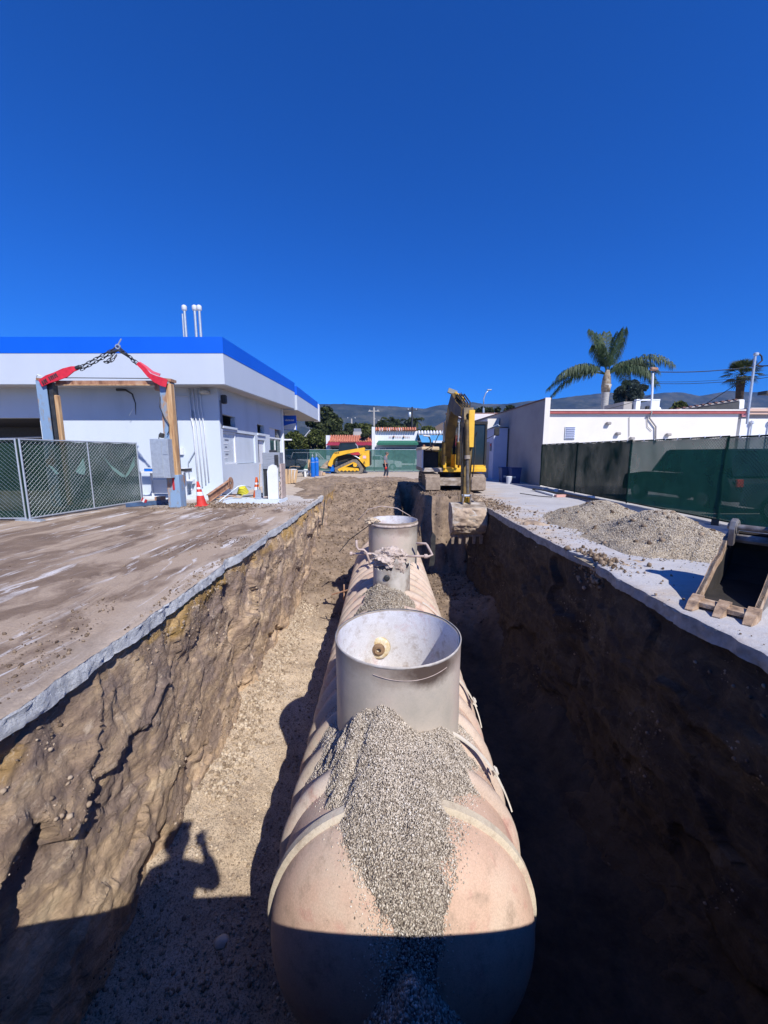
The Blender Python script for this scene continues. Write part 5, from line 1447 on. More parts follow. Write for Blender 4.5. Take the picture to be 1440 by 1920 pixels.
# ------------------------------------------------------------------ people
def skin_body(name, joints, edges, mt, parent, sub=2, world=True):
    me = bpy.data.meshes.new(name)
    keys = list(joints); idx = {k: i for i, k in enumerate(keys)}
    inv = Vector(parent.location) if world else Vector((0, 0, 0))
    me.from_pydata([tuple(Vector(joints[k][0]) - inv) for k in keys], [(idx[a], idx[b]) for a, b in edges], [])
    o = bpy.data.objects.new(name, me); COL.objects.link(o); o.parent = parent
    md = o.modifiers.new('skin', 'SKIN'); md.use_smooth_shade = True
    for k in keys:
        v = me.skin_vertices[0].data[idx[k]]; r = joints[k][1]
        v.radius = (r, r) if not isinstance(r, tuple) else r
    me.skin_vertices[0].data[0].use_root = True
    o.modifiers.new('sub', 'SUBSURF').levels = sub; o.modifiers['sub'].render_levels = sub
    me.materials.append(mt)
    return o
def person(label, base, J, mts, cap=False, bk=1.0):
    """J: joint positions in world coordinates"""
    o = thing('person', label, 'person', base)
    body = {'pelvis': (J['pelvis'], .12), 'waist': (J['waist'], .105), 'chest': (J['chest'], .13), 'neck': (J['neck'], .055), 'head0': (J['head'] - Vector((0, 0, .07)), .07), 'head': (J['head'] + Vector((0, 0, .03)), .095), 'crown': (J['head'] + Vector((0, 0, .1)), .06)}
    ed = [('pelvis', 'waist'), ('waist', 'chest'), ('chest', 'neck'), ('neck', 'head0'), ('head0', 'head'), ('head', 'crown')]
    for s_ in 'lr':
        for a, r in (('hip', .085), ('knee', .058), ('ankle', .042), ('toe', .035), ('shoulder', .06), ('elbow', .043), ('wrist', .03), ('palm', .036)):
            body[a + s_] = (J[a + s_], r)
        ed += [('pelvis', 'hip' + s_), ('hip' + s_, 'knee' + s_), ('knee' + s_, 'ankle' + s_), ('ankle' + s_, 'toe' + s_), ('chest', 'shoulder' + s_), ('shoulder' + s_, 'elbow' + s_), ('elbow' + s_, 'wrist' + s_), ('wrist' + s_, 'palm' + s_)]
    if bk != 1: body = {k: (v[0], v[1] * bk) for k, v in body.items()}
    skin_body('body', body, ed, mts[0], o)
    sh = {'waist': (J['pelvis'] + Vector((0, 0, .02)), .155), 'mid': (J['waist'], .14), 'chest': (J['chest'], .155), 'neck': (J['chest'].lerp(J['neck'], .7), .075)}
    se = [('waist', 'mid'), ('mid', 'chest'), ('chest', 'neck')]
    for s_ in 'lr':
        sh['shoulder' + s_] = (J['shoulder' + s_], .085); sh['arm' + s_] = (J['shoulder' + s_].lerp(J['elbow' + s_], .75), .065)
        se += [('chest', 'shoulder' + s_), ('shoulder' + s_, 'arm' + s_)]
        if bk != 1:
            sh['el' + s_] = (J['elbow' + s_], .06); sh['fore' + s_] = (J['elbow' + s_].lerp(J['wrist' + s_], .8), .048); se += [('arm' + s_, 'el' + s_), ('el' + s_, 'fore' + s_)]
    if bk != 1: sh = {k: (v[0], v[1] * bk) for k, v in sh.items()}
    skin_body('shirt', sh, se, mts[1], o)
    tr = {'pelvis': (J['pelvis'], .15)}; te = []
    for s_ in 'lr':
        tr['hip' + s_] = (J['hip' + s_], .105); tr['knee' + s_] = (J['knee' + s_], .075); tr['ankle' + s_] = (J['ankle' + s_] + Vector((0, 0, .03)), .062)
        te += [('pelvis', 'hip' + s_), ('hip' + s_, 'knee' + s_), ('knee' + s_, 'ankle' + s_)]
    skin_body('trousers', tr, te, mts[2], o)
    fw = J['face']; hd = J['head']
    for s_ in 'lr':
        a, t_ = J['ankle' + s_], J['toe' + s_]
        skin_body('boot', {'a': (a, .055), 'h': (a + Vector((0, 0, -.05)), .055), 't': (t_, .045)}, [('a', 'h'), ('h', 't')], BLACK, o)
        # fingers: four unequal plus a thumb, curled
        pm = J['palm' + s_]; d_ = (pm - J['wrist' + s_]).normalized(); sd_ = d_.cross(fw).normalized()
        if sd_.length < .5: sd_ = Vector((1, 0, 0))
        for k, L_ in enumerate((.07, .082, .078, .06)):
            r0 = pm + sd_ * (k - 1.5) * .019; p1 = r0 + d_ * L_ * .6; p2 = p1 + (d_ * .4 + fw * .5) * L_ * .6
            MB().tube([r0, p1, p2], [.009, .0085, .007], 6).build('finger', mts[0], o, sm=True)
        MB().tube([pm - sd_ * .03, pm - sd_ * .055 + d_ * .02 + fw * .01, pm - sd_ * .055 + d_ * .05 + fw * .03], [.011, .01, .008], 6).build('thumb', mts[0], o, sm=True)
    # face and hair
    side = fw.cross(Vector((0, 0, 1))).normalized()
    MB().tube([hd + fw * .085 + Vector((0, 0, .03)), hd + fw * .118 + Vector((0, 0, -.01)), hd + fw * .09 + Vector((0, 0, -.02))], [.008, .016, .01], 6).build('nose', mts[0], o, sm=True)
    for k in (-1, 1):
        lump(hd + side * k * .095 + Vector((0, 0, .005)), .03, 1, 2, (.5, .8, 1.1), .1).build('ear', mts[0], o, sm=True)
        lump(hd + side * k * .034 + fw * .088 + Vector((0, 0, .03)), .011, 1, 1, (1, 1, .7), 0).build('eye', BLACK, o, sm=True)
    MB().box(hd + fw * .09 + Vector((0, 0, -.045)), (.045, .02, .008), rz=math.atan2(side.y, side.x)).build('mouth', SIGNRED, o)
    m_ = lump(hd - fw * .012 + Vector((0, 0, .055)), .108 * bk, 2, 3, (1, 1, .82), .08)
    m_.build('cap' if cap else 'hair', mts[3], o, sm=True)
    if cap: m_ = MB().box(hd + fw * .14 + Vector((0, 0, .07)), (.16, .12, .012), rz=math.atan2(side.y, side.x), bev=.004).build('cap_peak', mts[3], o)
    return o
V = Vector
def pose(b, fw, hgt, **k):
    """standing figure; b ground point, fw facing unit vector"""
    s_ = fw.cross(V((0, 0, 1))).normalized(); u = V((0, 0, 1)); h = hgt
    J = dict(pelvis=b + u * .54 * h, waist=b + u * .62 * h, chest=b + u * .755 * h, neck=b + u * .84 * h + fw * .01, head=b + u * .915 * h + fw * .03, face=fw)
    for n_, q_ in (('l', -1), ('r', 1)):
        J['hip' + n_] = b + u * .5 * h + s_ * q_ * .085; J['knee' + n_] = b + u * .28 * h + s_ * q_ * .1 + fw * .02; J['ankle' + n_] = b + u * .055 * h + s_ * q_ * .1; J['toe' + n_] = b + u * .025 * h + s_ * q_ * .11 + fw * .16
        J['shoulder' + n_] = b + u * .80 * h + s_ * q_ * .19; J['elbow' + n_] = b + u * .62 * h + s_ * q_ * .25; J['wrist' + n_] = b + u * .475 * h + s_ * q_ * .25 + fw * .06; J['palm' + n_] = b + u * .43 * h + s_ * q_ * .25 + fw * .08
    J.update(k); return J
b = G(723, 897.5); b.z = .04
fw = V((1, -.25, 0)).normalized(); J = pose(b, fw, 1.72)
J['kneel'] += fw * .1; J['anklel'] += fw * .08; J['toel'] += fw * .08; J['ankler'] -= fw * .08; J['toer'] -= fw * .08; J['head'] += fw * .07; J['neck'] += fw * .03
J['wristl'] += V((.0, .05, .0)); W_ = person('man in grey tee shirt and dark jeans walking across the dirt by the far fence', b, J, (SKIN, SHIRTG, JEANS, HAIR))
g_ = thing('red_glove', 'pair of red work gloves held low by the walking man', 'gloves', J['palmr'])
lump(J['palmr'] + V((-.02, -.03, -.08)), .07, 3, 2, (.8, .6, 1.3), .3).build('glove', CRED, g_, sm=True); lump(J['palmr'] + V((.03, -.03, -.06)), .05, 6, 2, (.8, .6, 1.4), .3).build('glove', CRED, g_, sm=True)
# the photographer, behind the camera on the near slab; only the shadow is in view
PB = V((-.10, -.36, 0)); J = pose(PB, V((0, 1, 0)), 1.95)
J['head'] = V((-.085, -.28, H + .17)); J['neck'] = V((-.09, -.32, H + .02))
J['shoulderr'] = V((.13, -.33, H - .10)); J['elbowr'] = V((.25, -.24, H - .33)); J['wristr'] = V((.085, -.10, H - .08)); J['palmr'] = V((.055, -.06, H - .01))
J['shoulderl'] = V((-.30, -.36, H - .10)); J['elbowl'] = V((-.42, -.38, H - .36)); J['wristl'] = V((-.30, -.2, H - .5)); J['palml'] = V((-.26, -.14, H - .52)); J['chest'] = V((-.10, -.35, H - .2))
person('man in cap standing at the near lip of the pit taking the photograph', PB, J, (SKIN, SHIRTG, JEANS, DARKM), cap=True, bk=1.2)
o = thing('mobile_phone', 'black mobile phone held up by the photographer at the near lip', 'phone', (0, -.03, H - .05))
MB().b2(-.037, .037, -.035, -.027, H - .13, H + .025, .004).build('case', BLACK, o); MB().b2(-.033, .033, -.0365, -.0352, H - .125, H + .02).build('display', GLASSD, o)

# ------------------------------------------------------------------ loose bucket on the right slab
BDARK = mat('shade_dark_bucket_inside', [(.012, .010, .009), (.035, .028, .024)], 5, .8, .3, 30)  # near-black colour stands for the shade inside the bucket
def bucket_mesh(o, wdt, prof, th, mt, mouth, teeth, tmat, tooth_len=.2, tw=.1, ears=None):
    """prof: shell profile (u,h) from lip to hinge; width along x 0..wdt; local coordinates"""
    n = len(prof)
    inner = []
    for i, p in enumerate(prof):
        a = Vector(prof[max(i - 1, 0)]); b = Vector(prof[min(i + 1, n - 1)]); t_ = (b - a).normalized()
        inner.append((p[0] - t_.y * th, p[1] + t_.x * th))
    poly = list(prof) + inner[::-1]
    MB().prism(poly, 0.0, wdt, 'YZ').build('shell', BDARK, o, world=False)
    for x0 in (0, wdt - .004): MB().prism(list(prof) + mouth, x0, x0 + .004, 'YZ').build('inner_face', BDARK, o, world=False)
    for x0 in (-.026, wdt + .001):
        MB().prism(list(prof) + mouth, x0, x0 + .025, 'YZ').build('side_plate', mt, o, world=False)
    # cutting edges on the sides
    for x0 in (-.045, wdt + .005):
        e = mouth[::-1]; pts = [prof[0]] + e + [prof[-1]] if False else None
    MB().prism([(prof[0][0] - .06, prof[0][1] - .02), (prof[0][0] + .12, prof[0][1] - .03), (prof[0][0] + .12, prof[0][1] + .03), (prof[0][0] - .06, prof[0][1] + .025)], -.03, wdt + .03, 'YZ').build('lip', tmat, o, world=False)
    for k in range(teeth):
        x = (k + .5) * (wdt / teeth) if teeth > 3 else k * (wdt - .0) / (teeth - 1)
        u, h = prof[0]
        vs = [(x - tw / 2, u + .1, h - .055), (x + tw / 2, u + .1, h - .055), (x + tw / 2, u + .1, h + .065), (x - tw / 2, u + .1, h + .065),
              (x - tw * .5, u - tooth_len * .5, h - .05), (x + tw * .5, u - tooth_len * .5, h - .05), (x + tw * .42, u - tooth_len * .4, h + .03), (x - tw * .42, u - tooth_len * .4, h + .03),
              (x - tw * .3, u - tooth_len * 1.25, h - .045), (x + tw * .3, u - tooth_len * 1.25, h - .045), (x + tw * .3, u - tooth_len * 1.25, h - .035), (x - tw * .3, u - tooth_len * 1.25, h - .035)]
        fs = [(0, 3, 2, 1), (8, 9, 10, 11)] + [(i + j * 4, (i + 1) % 4 + j * 4, (i + 1) % 4 + 4 + j * 4, i + 4 + j * 4) for j in range(2) for i in range(4)]
        MB().add(vs, fs).build('tooth', tmat, o, world=False)
WEAR = mat('worn_bucket_steel', [(.10, .08, .065), (.2, .18, .165), (.36, .35, .34)], 5, .45, .3, 25, metal=.35)
ORS = mat('rusty_tooth_steel', [(.12, .08, .055), (.36, .24, .15), (.52, .4, .29)], 9, .7, .9, 22)
BA = G(1300, 1141); BB = G(1392, 1160)
dv = (BB - BA); wd = .46
yaw = R(-54)
BU = thing('excavator_bucket', 'loose narrow three toothed digging bucket resting on the right slab', 'bucket', (BA.x + .06, BA.y + .06, .0), yaw)
bp = [(0, .05), (.35, .03), (.75, .03), (1.05, .1), (1.27, .26), (1.36, .46), (1.3, .62), (1.1, .72)]
bm_ = [(.94, .66), (.74, .46), (.56, .40), (.34, .24), (.12, .11)]
bucket_mesh(BU, wd, bp, .025, WEAR, bm_, 3, ORS, .16, .105)
for x0 in (-.035, wd + .0):
    MB().prism([(0, .03), (.12, .11), (.34, .24), (.56, .40), (.74, .46), (.94, .66), (.98, .60), (.80, .39), (.62, .33), (.42, .18), (.2, .04)], x0 + (.0 if x0 < 0 else -.01), x0 + (.045 if x0 < 0 else .03), 'YZ').build('side_cutter', ORS, BU, world=False)
    MB().prism([(.90, .56), (1.12, .62), (1.12, .76), (1.07, .85), (.99, .88), (.91, .85), (.88, .76)], x0 + (.05 if x0 < 0 else -.09), x0 + (.10 if x0 < 0 else -.04), 'YZ').build('ear', WEAR, BU, world=False)
    MB().lathe([(.045, 0), (.085, 0), (.085, .07), (.045, .07)], (x0 + (.04 if x0 < 0 else -.1), .99, .78), 20, 'X', caps=False).build('pin_boss', WEAR, BU, world=False)
MB().tube([(-.02, .99, .78), (wd + .02, .99, .78)], .035, 12).build('hinge_pin', WEAR, BU, world=False, sm=50)
MB().box((wd / 2, 1.03, .64), (wd, .1, .04), rx=.6).build('top_brace', WEAR, BU, world=False)

# ------------------------------------------------------------------ excavator
EX = thing('excavator', 'yellow tracked excavator facing the pit with raised boom and muddy bucket hanging in it', 'excavator', (2.95, 17.6, 0))
EY = 15.85
pad = None
for cx_ in (2.02, 3.9):
    w_ = .6
    # frame and shoe loop
    Lc = [(EY + .05, .42), (EY + .25, .12), (EY + 3.2, .12), (EY + 3.45, .42), (EY + 3.2, .74), (EY + .25, .74)]
    MB().prism([(EY + .12, .42), (EY + .28, .18), (EY + 3.17, .18), (EY + 3.33, .42), (EY + 3.17, .68), (EY + .28, .68)], cx_ - .17, cx_ + .17, 'YZ').build('track_frame', DARKM, EX)
    per = []
    pts = Lc + [Lc[0]]
    for a, b in zip(pts, pts[1:]):
        a, b = Vector(a), Vector(b); n = max(1, round((b - a).length / .175))
        for i in range(n): per.append((a + (b - a) * (i + .5) / n, math.atan2((b - a).y, (b - a).x)))
    for p_, an in per:
        if pad is None:
            pad = MB().box((0, 0, 0), (w_, .165, .035)).box((0, 0, -.03), (w_, .025, .03)).build('track_pad', TRACK, EX, world=False)
            pp = pad
        else: pp = share(pad, EX)
        pp.location = (cx_ - 2.95, p_[0] - 17.6, p_[1]); pp.rotation_euler = (an, 0, 0)
    MB().lathe([(.0, -.12), (.3, -.12), (.3, .12), (0, .12)], (cx_, EY + .33, .43), 18, 'X').build('idler', STEEL, EX)
    MB().b2(cx_ - .3, cx_ + .3, EY - .02, EY + .03, .14, .68, .02).build('track_face', TRACK, EX)
# lower carriage & blade front seen as beige block
MB().b2(2.3, 3.6, 16.3, 18.9, .3, .62).build('undercarriage', STEEL, EX)
MB().lathe([(.5, .62), (.5, .86)], (2.95, 17.6, 0), 24).build('turntable', DARKM, EX)
# house
MB().b2(1.62, 2.5, 16.4, 19.6, .86, 1.04, .02).build('deck', STEEL, EX); MB().b2(2.505, 4.34, 16.4, 19.6, .86, 1.04, .02).build('deck', YEL, EX)
MB().b2(1.60, 1.66, 16.42, 19.0, 1.04, 1.80).build('side_door', CREAM, EX)
MB().b2(1.67, 2.34, 16.7, 19.5, 1.04, 1.75, .03).build('engine_house', BLACK, EX)
MB().b2(1.60, 2.36, 16.62, 19.5, 1.76, 1.93, .03).build('hood_cover', mat('pale_hood', [(.5, .36, .2), (.66, .52, .34)], 4, .6), EX)
for xx, zz in ((1.72, 1.97), (2.1, 1.96)): MB().box((xx, 16.8, zz), (.1, .1, .09), bev=.02).build('cap', RUST, EX)
MB().b2(1.85, 4.25, 19.0, 19.9, 1.04, 1.9, .12).build('counterweight', YEL, EX)
MB().b2(2.5, 2.62, 16.3, 17.4, 1.04, 1.7).b2(3.0, 3.1, 16.3, 17.4, 1.04, 1.6).build('boom_bracket', YEL, EX)
MB().tube([(1.66, 16.5, 1.75), (2.1, 16.45, 1.98), (2.32, 16.4, 2.5)], .018, 6).tube([(1.95, 16.45, 1.85), (2.05, 16.4, 1.7), (2.3, 16.4, 1.68)], .018, 6).build('handrail', BLACK, EX)
# cab
def wbox(x0, x1, y0, y1, z0, z1, mt, nm): return MB().b2(x0, x1, y0, y1, z0, z1).build(nm, mt, EX)
cx0, cx1, cy0, cy1, cz0, cz1 = 3.22, 4.32, 16.45, 18.2, 1.04, 2.95
wbox(cx0 + .04, cx1 - .04, cy0 + .05, cy1 - .05, cz0 + .05, cz1 - .12, GLASSD, 'cab_glass')
wbox(cx0 - .02, cx1 + .02, cy0, cy1 + .02, cz1 - .1, cz1 + .02, BLACK, 'cab_roof')
wbox(cx0, cx1, cy0 + .02, cy1, cz0, cz0 + .12, YEL, 'cab_sill')
for xx in (cx0 + .03, cx1 - .03):
    for yy in (cy0 + .03, cy1 - .03): wbox(xx - .04, xx + .04, yy - .04, yy + .04, cz0 + .12, cz1 - .1, BLACK, 'cab_pillar')
wbox(cx0 + .1, cx0 + .3, cy0 + .02, cy0 + .045, cz0 + .5, cz0 + 1.0, SHIRTG, 'wiper_panel')
MB().tube([(cx0 + .25, cy0 + .0, cz0 + .25), (cx0 + .7, cy0 - .01, cz0 + 1.5)], .012, 5).build('wiper', BLACK, EX)
MB().box((cx0 + .1, cy0 - .1, cz1 - .2), (.26, .12, .16), bev=.03).build('cab_lamp', BLACK, EX)
MB().tube([(cx1, cy0, cz1 - .3), (cx1 + .4, cy0 - .1, cz1 - .12), (cx1 + .5, cy0 - .1, cz1 - .18)], .014, 5).build('mirror_arm', GALV, EX)
MB().box((cx1 + .38, cy0 - .1, cz1 - .42), (.22, .06, .3), bev=.03).tube([(cx1, cy0, cz1 - .7), (cx1 + .38, cy0 - .1, cz1 - .5)], .014, 5).build('mirror', BLACK, EX)
MB().box((cx0 + .05, cy0 + .4, cz0 + .95), (.3, .05, .6)).build('seat', CRED, EX)
# boom: bent box section swung slightly to the right
bA, bK, bB = V((2.62, 16.75, 1.35)), V((2.62, 14.75, 3.45)), V((2.64, 12.7, 2.95))
dirb = (V((bB.x, bB.y, 0)) - V((bA.x, bA.y, 0))).normalized(); sx_ = V((-dirb.y, dirb.x, 0)) * -1
def beam(pts, depth, width, mt, nm, up=None):
    """box beam along pts in the vertical plane of the boom"""
    vs = []
    for i, p in enumerate(pts):
        t_ = (pts[min(i + 1, len(pts) - 1)] - pts[max(i - 1, 0)]).normalized()
        n_ = t_.cross(sx_).normalized(); dd = depth[i]; ww = width[i] if isinstance(width, list) else width
        for a, b in ((-1, -1), (1, -1), (1, 1), (-1, 1)): vs.append(p + sx_ * a * ww / 2 + n_ * b * dd / 2)
    n = len(pts)
    fs = [(i * 4 + k, i * 4 + (k + 1) % 4, i * 4 + 4 + (k + 1) % 4, i * 4 + 4 + k) for i in range(n - 1) for k in range(4)] + [(3, 2, 1, 0), (n * 4 - 4, n * 4 - 3, n * 4 - 2, n * 4 - 1)]
    return MB().add(vs, fs).build(nm, mt, EX)
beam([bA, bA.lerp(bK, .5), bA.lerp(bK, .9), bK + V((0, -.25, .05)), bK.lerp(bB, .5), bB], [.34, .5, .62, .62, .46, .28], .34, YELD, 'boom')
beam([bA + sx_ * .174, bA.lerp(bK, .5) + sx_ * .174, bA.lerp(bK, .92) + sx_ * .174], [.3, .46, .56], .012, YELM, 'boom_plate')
for s_ in (-.29, .29):
    a, b = V((2.76, 16.1, 1.2)) + sx_ * s_, bA.lerp(bK, .72) + sx_ * s_
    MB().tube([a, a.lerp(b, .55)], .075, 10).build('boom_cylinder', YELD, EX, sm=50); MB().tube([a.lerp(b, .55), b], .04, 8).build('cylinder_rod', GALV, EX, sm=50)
for k in range(4):
    f_ = sx_ * (-.12 + .08 * k)
    MB().tube([bA + V((0, -.2, .25)) + f_, bA.lerp(bK, .5) + V((0, -.40, .2)) + f_, bK + V((0, -.55, .02)) + f_, bK.lerp(bB, .5) + V((0, -.1, .45)) + f_, bB + V((0, -.02, .3)) + f_, bB + V((0, .12, -.3)) + f_], .022, 6).build('hydraulic_hose', BLACK, EX, sm=True)
MB().box(bK + V((-.12, -.2, .42)), (.34, .06, .18), ry=.35, rx=-.3).build('work_lamp_shield', DARKM, EX)
MB().box(bK + V((.02, -.2, .3)), (.16, .14, .14), bev=.03).tube([bK + V((.1, -.2, .25)), bK + V((.2, -.22, .4)), bK + V((.24, -.22, .2))], .015, 5).build('work_lamp', BLACK, EX)
# arm cylinder on top of the boom
MB().tube([bK + V((0, -.1, .38)), bK.lerp(bB, .75) + V((0, 0, .34))], .07, 10).build('arm_cylinder', YEL, EX, sm=50)
# stick, hanging nearly straight down
sA, sB = V((2.64, 12.45, 3.05)), V((2.58, 12.15, .02))
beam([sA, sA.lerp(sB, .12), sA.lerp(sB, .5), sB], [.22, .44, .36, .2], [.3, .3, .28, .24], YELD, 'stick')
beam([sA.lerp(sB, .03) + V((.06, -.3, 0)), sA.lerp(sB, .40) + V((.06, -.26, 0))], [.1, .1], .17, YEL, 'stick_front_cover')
c0_, c1_ = sA.lerp(sB, .13) + V((-.1, -.36, 0)), sA.lerp(sB, .9) + V((0, -.36, .1))
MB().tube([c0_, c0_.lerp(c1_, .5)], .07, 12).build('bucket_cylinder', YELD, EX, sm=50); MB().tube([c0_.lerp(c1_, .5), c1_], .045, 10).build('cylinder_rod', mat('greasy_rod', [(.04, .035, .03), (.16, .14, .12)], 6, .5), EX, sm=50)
MB().tube([c0_.lerp(c1_, .48) , c0_.lerp(c1_, .53)], .095, 12).build('cylinder_gland', STEEL, EX)
for k in (-1, 1):
    MB().tube([sA.lerp(sB, .2) + V((k * .17, -.2, 0)), sA.lerp(sB, .45) + V((k * .2, -.3, 0)), sA.lerp(sB, .62) + V((k * .17, -.3, 0)), sA.lerp(sB, .7) + V((k * .13, -.34, 0))], .018, 6).build('hydraulic_hose', BLACK, EX, sm=True)
EX2 = len(bpy.data.objects)
BSH = V((-.42, -1.8, .19))
MB().b2(2.84, 3.10, 13.75, 14.05, -.35, .18, .02).build('bucket_link', YEL, EX)
MB().tube([(2.8, 13.62, .2), (3.14, 13.62, .2)], .05, 10).build('link_pin', GALV, EX)
MB().prism([(13.5, .25), (13.66, .25), (13.72, -.12), (13.6, -.16)], 2.82, 2.86, 'YZ').build('link_arm', STEEL, EX); MB().prism([(13.5, .25), (13.66, .25), (13.72, -.12), (13.6, -.16)], 3.08, 3.12, 'YZ').build('link_arm', STEEL, EX)
# bucket, curled, its muddy back to the camera
ebx0, ebx1 = 2.46, 3.60
pr = [(14.05, -.10), (13.72, -.08), (13.46, -.2), (13.30, -.48), (13.28, -.85), (13.42, -1.12), (13.66, -1.3)]
n_ = len(pr)
th_ = .035
inn = []
for i, p in enumerate(pr):
    a = Vector(pr[max(i - 1, 0)]); b = Vector(pr[min(i + 1, n_ - 1)]); t_ = (b - a).normalized(); inn.append((p[0] - t_.y * th_, p[1] + t_.x * th_))
MB().prism(pr + inn[::-1], ebx0, ebx1, 'YZ').build('bucket_shell', STEEL, EX)
for x0 in (ebx0 - .03, ebx1): MB().prism(pr + [(14.1, -.75)], x0, x0 + .03, 'YZ').build('bucket_side', STEEL, EX)
random.seed(21)
mudm = MB()
def mudf(x, t_):
    i = min(n_ - 2, int(t_)); f_ = t_ - i
    y = pr[i][0] + (pr[i + 1][0] - pr[i][0]) * f_; z = pr[i][1] + (pr[i + 1][1] - pr[i][1]) * f_
    d = max(-.02, .045 * (N.fractal(V((x * 3, z * 5, 1)), .8, 2.1, 4) + .25 + .5 * (nz(x * 4, z * 9, 2) > .1)))
    return (x, y - d, z)
MB().grid(mudf, list(np.linspace(ebx0 + .02, ebx1 - .02, 40)), list(np.linspace(2.1, 5.6, 40))).build('caked_mud', SPILL, EX, sm=True)
MB().box(((ebx0 + ebx1) / 2, 13.68, -1.31), (ebx1 - ebx0 + .04, .14, .05)).build('bucket_lip', STEEL, EX)
for k in range(5):
    x = ebx0 + .06 + k * (ebx1 - ebx0 - .12) / 4
    MB().add([(x - .055, 13.56, -1.20), (x + .055, 13.56, -1.20), (x + .055, 13.75, -1.20), (x - .055, 13.75, -1.20), (x - .04, 13.62, -1.62), (x + .04, 13.62, -1.62), (x + .04, 13.70, -1.62), (x - .04, 13.70, -1.62)],
             [(0, 3, 2, 1), (4, 5, 6, 7), (0, 1, 5, 4), (1, 2, 6, 5), (2, 3, 7, 6), (3, 0, 4, 7)]).build('tooth', TRACK, EX)

for ob in EX.children:
    if ob.name.split('.')[0] in ('bucket_link', 'link_pin', 'link_arm', 'bucket_shell', 'bucket_side', 'caked_mud', 'bucket_lip') or (ob.name.startswith('tooth') and ob.parent == EX):
        for v_ in ob.data.vertices:
            v_.co.x = (v_.co.x + 2.95 - 3.03) * .88 + 3.03 - 2.95 - .42
            v_.co.y += -1.8; v_.co.z = v_.co.z * .84 + .19
# ------------------------------------------------------------------ grey wall building, shed, bins
GB_ = thing('grey_wall_building', 'long plain grey stucco building with a thin brown roof edge, its wall in shade', 'building', (8.2, 26, 0))
gx = 7.97
gy0, gy1 = 19.6, 37
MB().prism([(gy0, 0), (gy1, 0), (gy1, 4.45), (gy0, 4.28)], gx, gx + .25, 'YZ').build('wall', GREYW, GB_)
MB().prism([(gy0 - .03, 4.283), (gy1, 4.453), (gy1, 4.51), (gy0 - .03, 4.34)], gx - .05, gx + .3, 'YZ').build('roof_edge', BRTRIM, GB_)
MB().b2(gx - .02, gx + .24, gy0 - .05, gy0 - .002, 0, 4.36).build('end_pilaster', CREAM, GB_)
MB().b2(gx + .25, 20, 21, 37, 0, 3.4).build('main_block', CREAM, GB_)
SH = thing('lean_to_shed', 'pale blue grey shed against the grey wall with door and small notice', 'shed', (7.4, 25, 0))
BGREY = mat('pale_blue_grey', [(.42, .45, .58), (.52, .55, .68)], 1, .8)
MB().b2(7.02, 7.90, 25, 31, 0, 3.25).build('wall', BGREY, SH)
MB().b2(6.97, 7.90, 24.95, 31.05, 3.252, 3.30).build('roof', DARKM, SH)
MB().b2(7.005, 7.018, 26.0, 27.6, 0, 2.4).build('door', GREYW, SH); MB().b2(6.99, 7.004, 25.4, 25.8, 1.8, 2.3).build('notice', SHIRTG, SH); MB().b2(6.985, 6.989, 25.42, 25.78, 2.12, 2.26).build('notice_band', SIGNRED, SH)
MB().b2(7.10, 7.90, 27, 31, 3.30, 4.0).build('upper_block', CREAM, SH)
MB().tube([(7.92, 24.96, 0), (7.92, 24.96, 3.2)], .04, 6).build('downpipe_and_shadow_line', DARKM, SH)  # dark tube added for the shadow gap between shed and wall
def bin_(p, label, lean=0):
    o = thing('storage_bin', label, 'bin', p, 0, 'dark blue bins by the grey wall')
    MB().add([(-.22, -.25, 0), (.22, -.25, 0), (.22, .25, 0), (-.22, .25, 0), (-.28, -.3, .8), (.28, -.3, .8), (.28, .3, .8), (-.28, .3, .8)], [(0, 3, 2, 1), (0, 1, 5, 4), (1, 2, 6, 5), (2, 3, 7, 6), (3, 0, 4, 7), (4, 5, 6, 7)]).build('body', BINBLUE, o, world=False)
    MB().box((0, 0, .84), (.62, .66, .06), bev=.02).build('lid', BINBLUE, o, world=False); MB().box((-.1, -.305, .35), (.14, .01, .1)).build('sticker', GALV, o, world=False)
    for x in (-.2, .2): MB().lathe([(0, -.03), (.07, -.03), (.07, .03), (0, .03)], (x, .24, .07), 10, 'X').build('wheel', BLACK, o, world=False)
bin_(G(946, 904), 'left dark blue bin with a pale sticker behind the white bucket'); bin_(G(960, 906) + V((.15, .1, 0)), 'right dark blue bin against the grey wall')
q = G(954, 907); o = thing('bucket', 'small white lidded pail on the ground before the blue bins', 'bucket', q)
MB().lathe([(.13, 0), (.155, .36)], (0, 0, 0), 16).build('body', mat('dull_white', (.5, .52, .6), 5, .6), o, sm=50, world=False); MB().lathe([(.165, .36), (.165, .40), (.12, .41)], (0, 0, 0), 16).build('lid', WHITEP, o, world=False)
# building behind the digger with pale gable roof
o = thing('pale_roof_building', 'building behind the digger with a pale sloping roof and brown gable edge', 'building', (12, 42, 0))
r0 = P(884, 788, 42); r1 = P(870, 769, 48)
MB().add([(9.6, 40, 4.6), (26, 40, 4.6), (26, 48, 6.4), (7.6, 48, 6.4)], [(0, 1, 2, 3)]).add([(9.6, 40, 4.5), (26, 40, 4.5), (26, 48, 6.3), (7.6, 48, 6.3)], [(3, 2, 1, 0)]).build('roof', mat('pale_roof', [(.6, .54, .5), (.7, .64, .6)], 1, .8), o)
MB().tube([(9.55, 39.95, 4.55), (7.55, 48, 6.4)], .12, 5).build('gable_edge', BRTRIM, o); MB().tube([(7.55, 48, 6.42), (26, 48, 6.42)], .1, 5).build('ridge', BRTRIM, o)
MB().b2(9.8, 26, 40.2, 47, 0, 4.45).build('wall', GREYW, o)
o = thing('street_light', 'tall thin street light with curved arm above the pale roof', 'street light', (P(907, 765, 52).x, 52, 0))
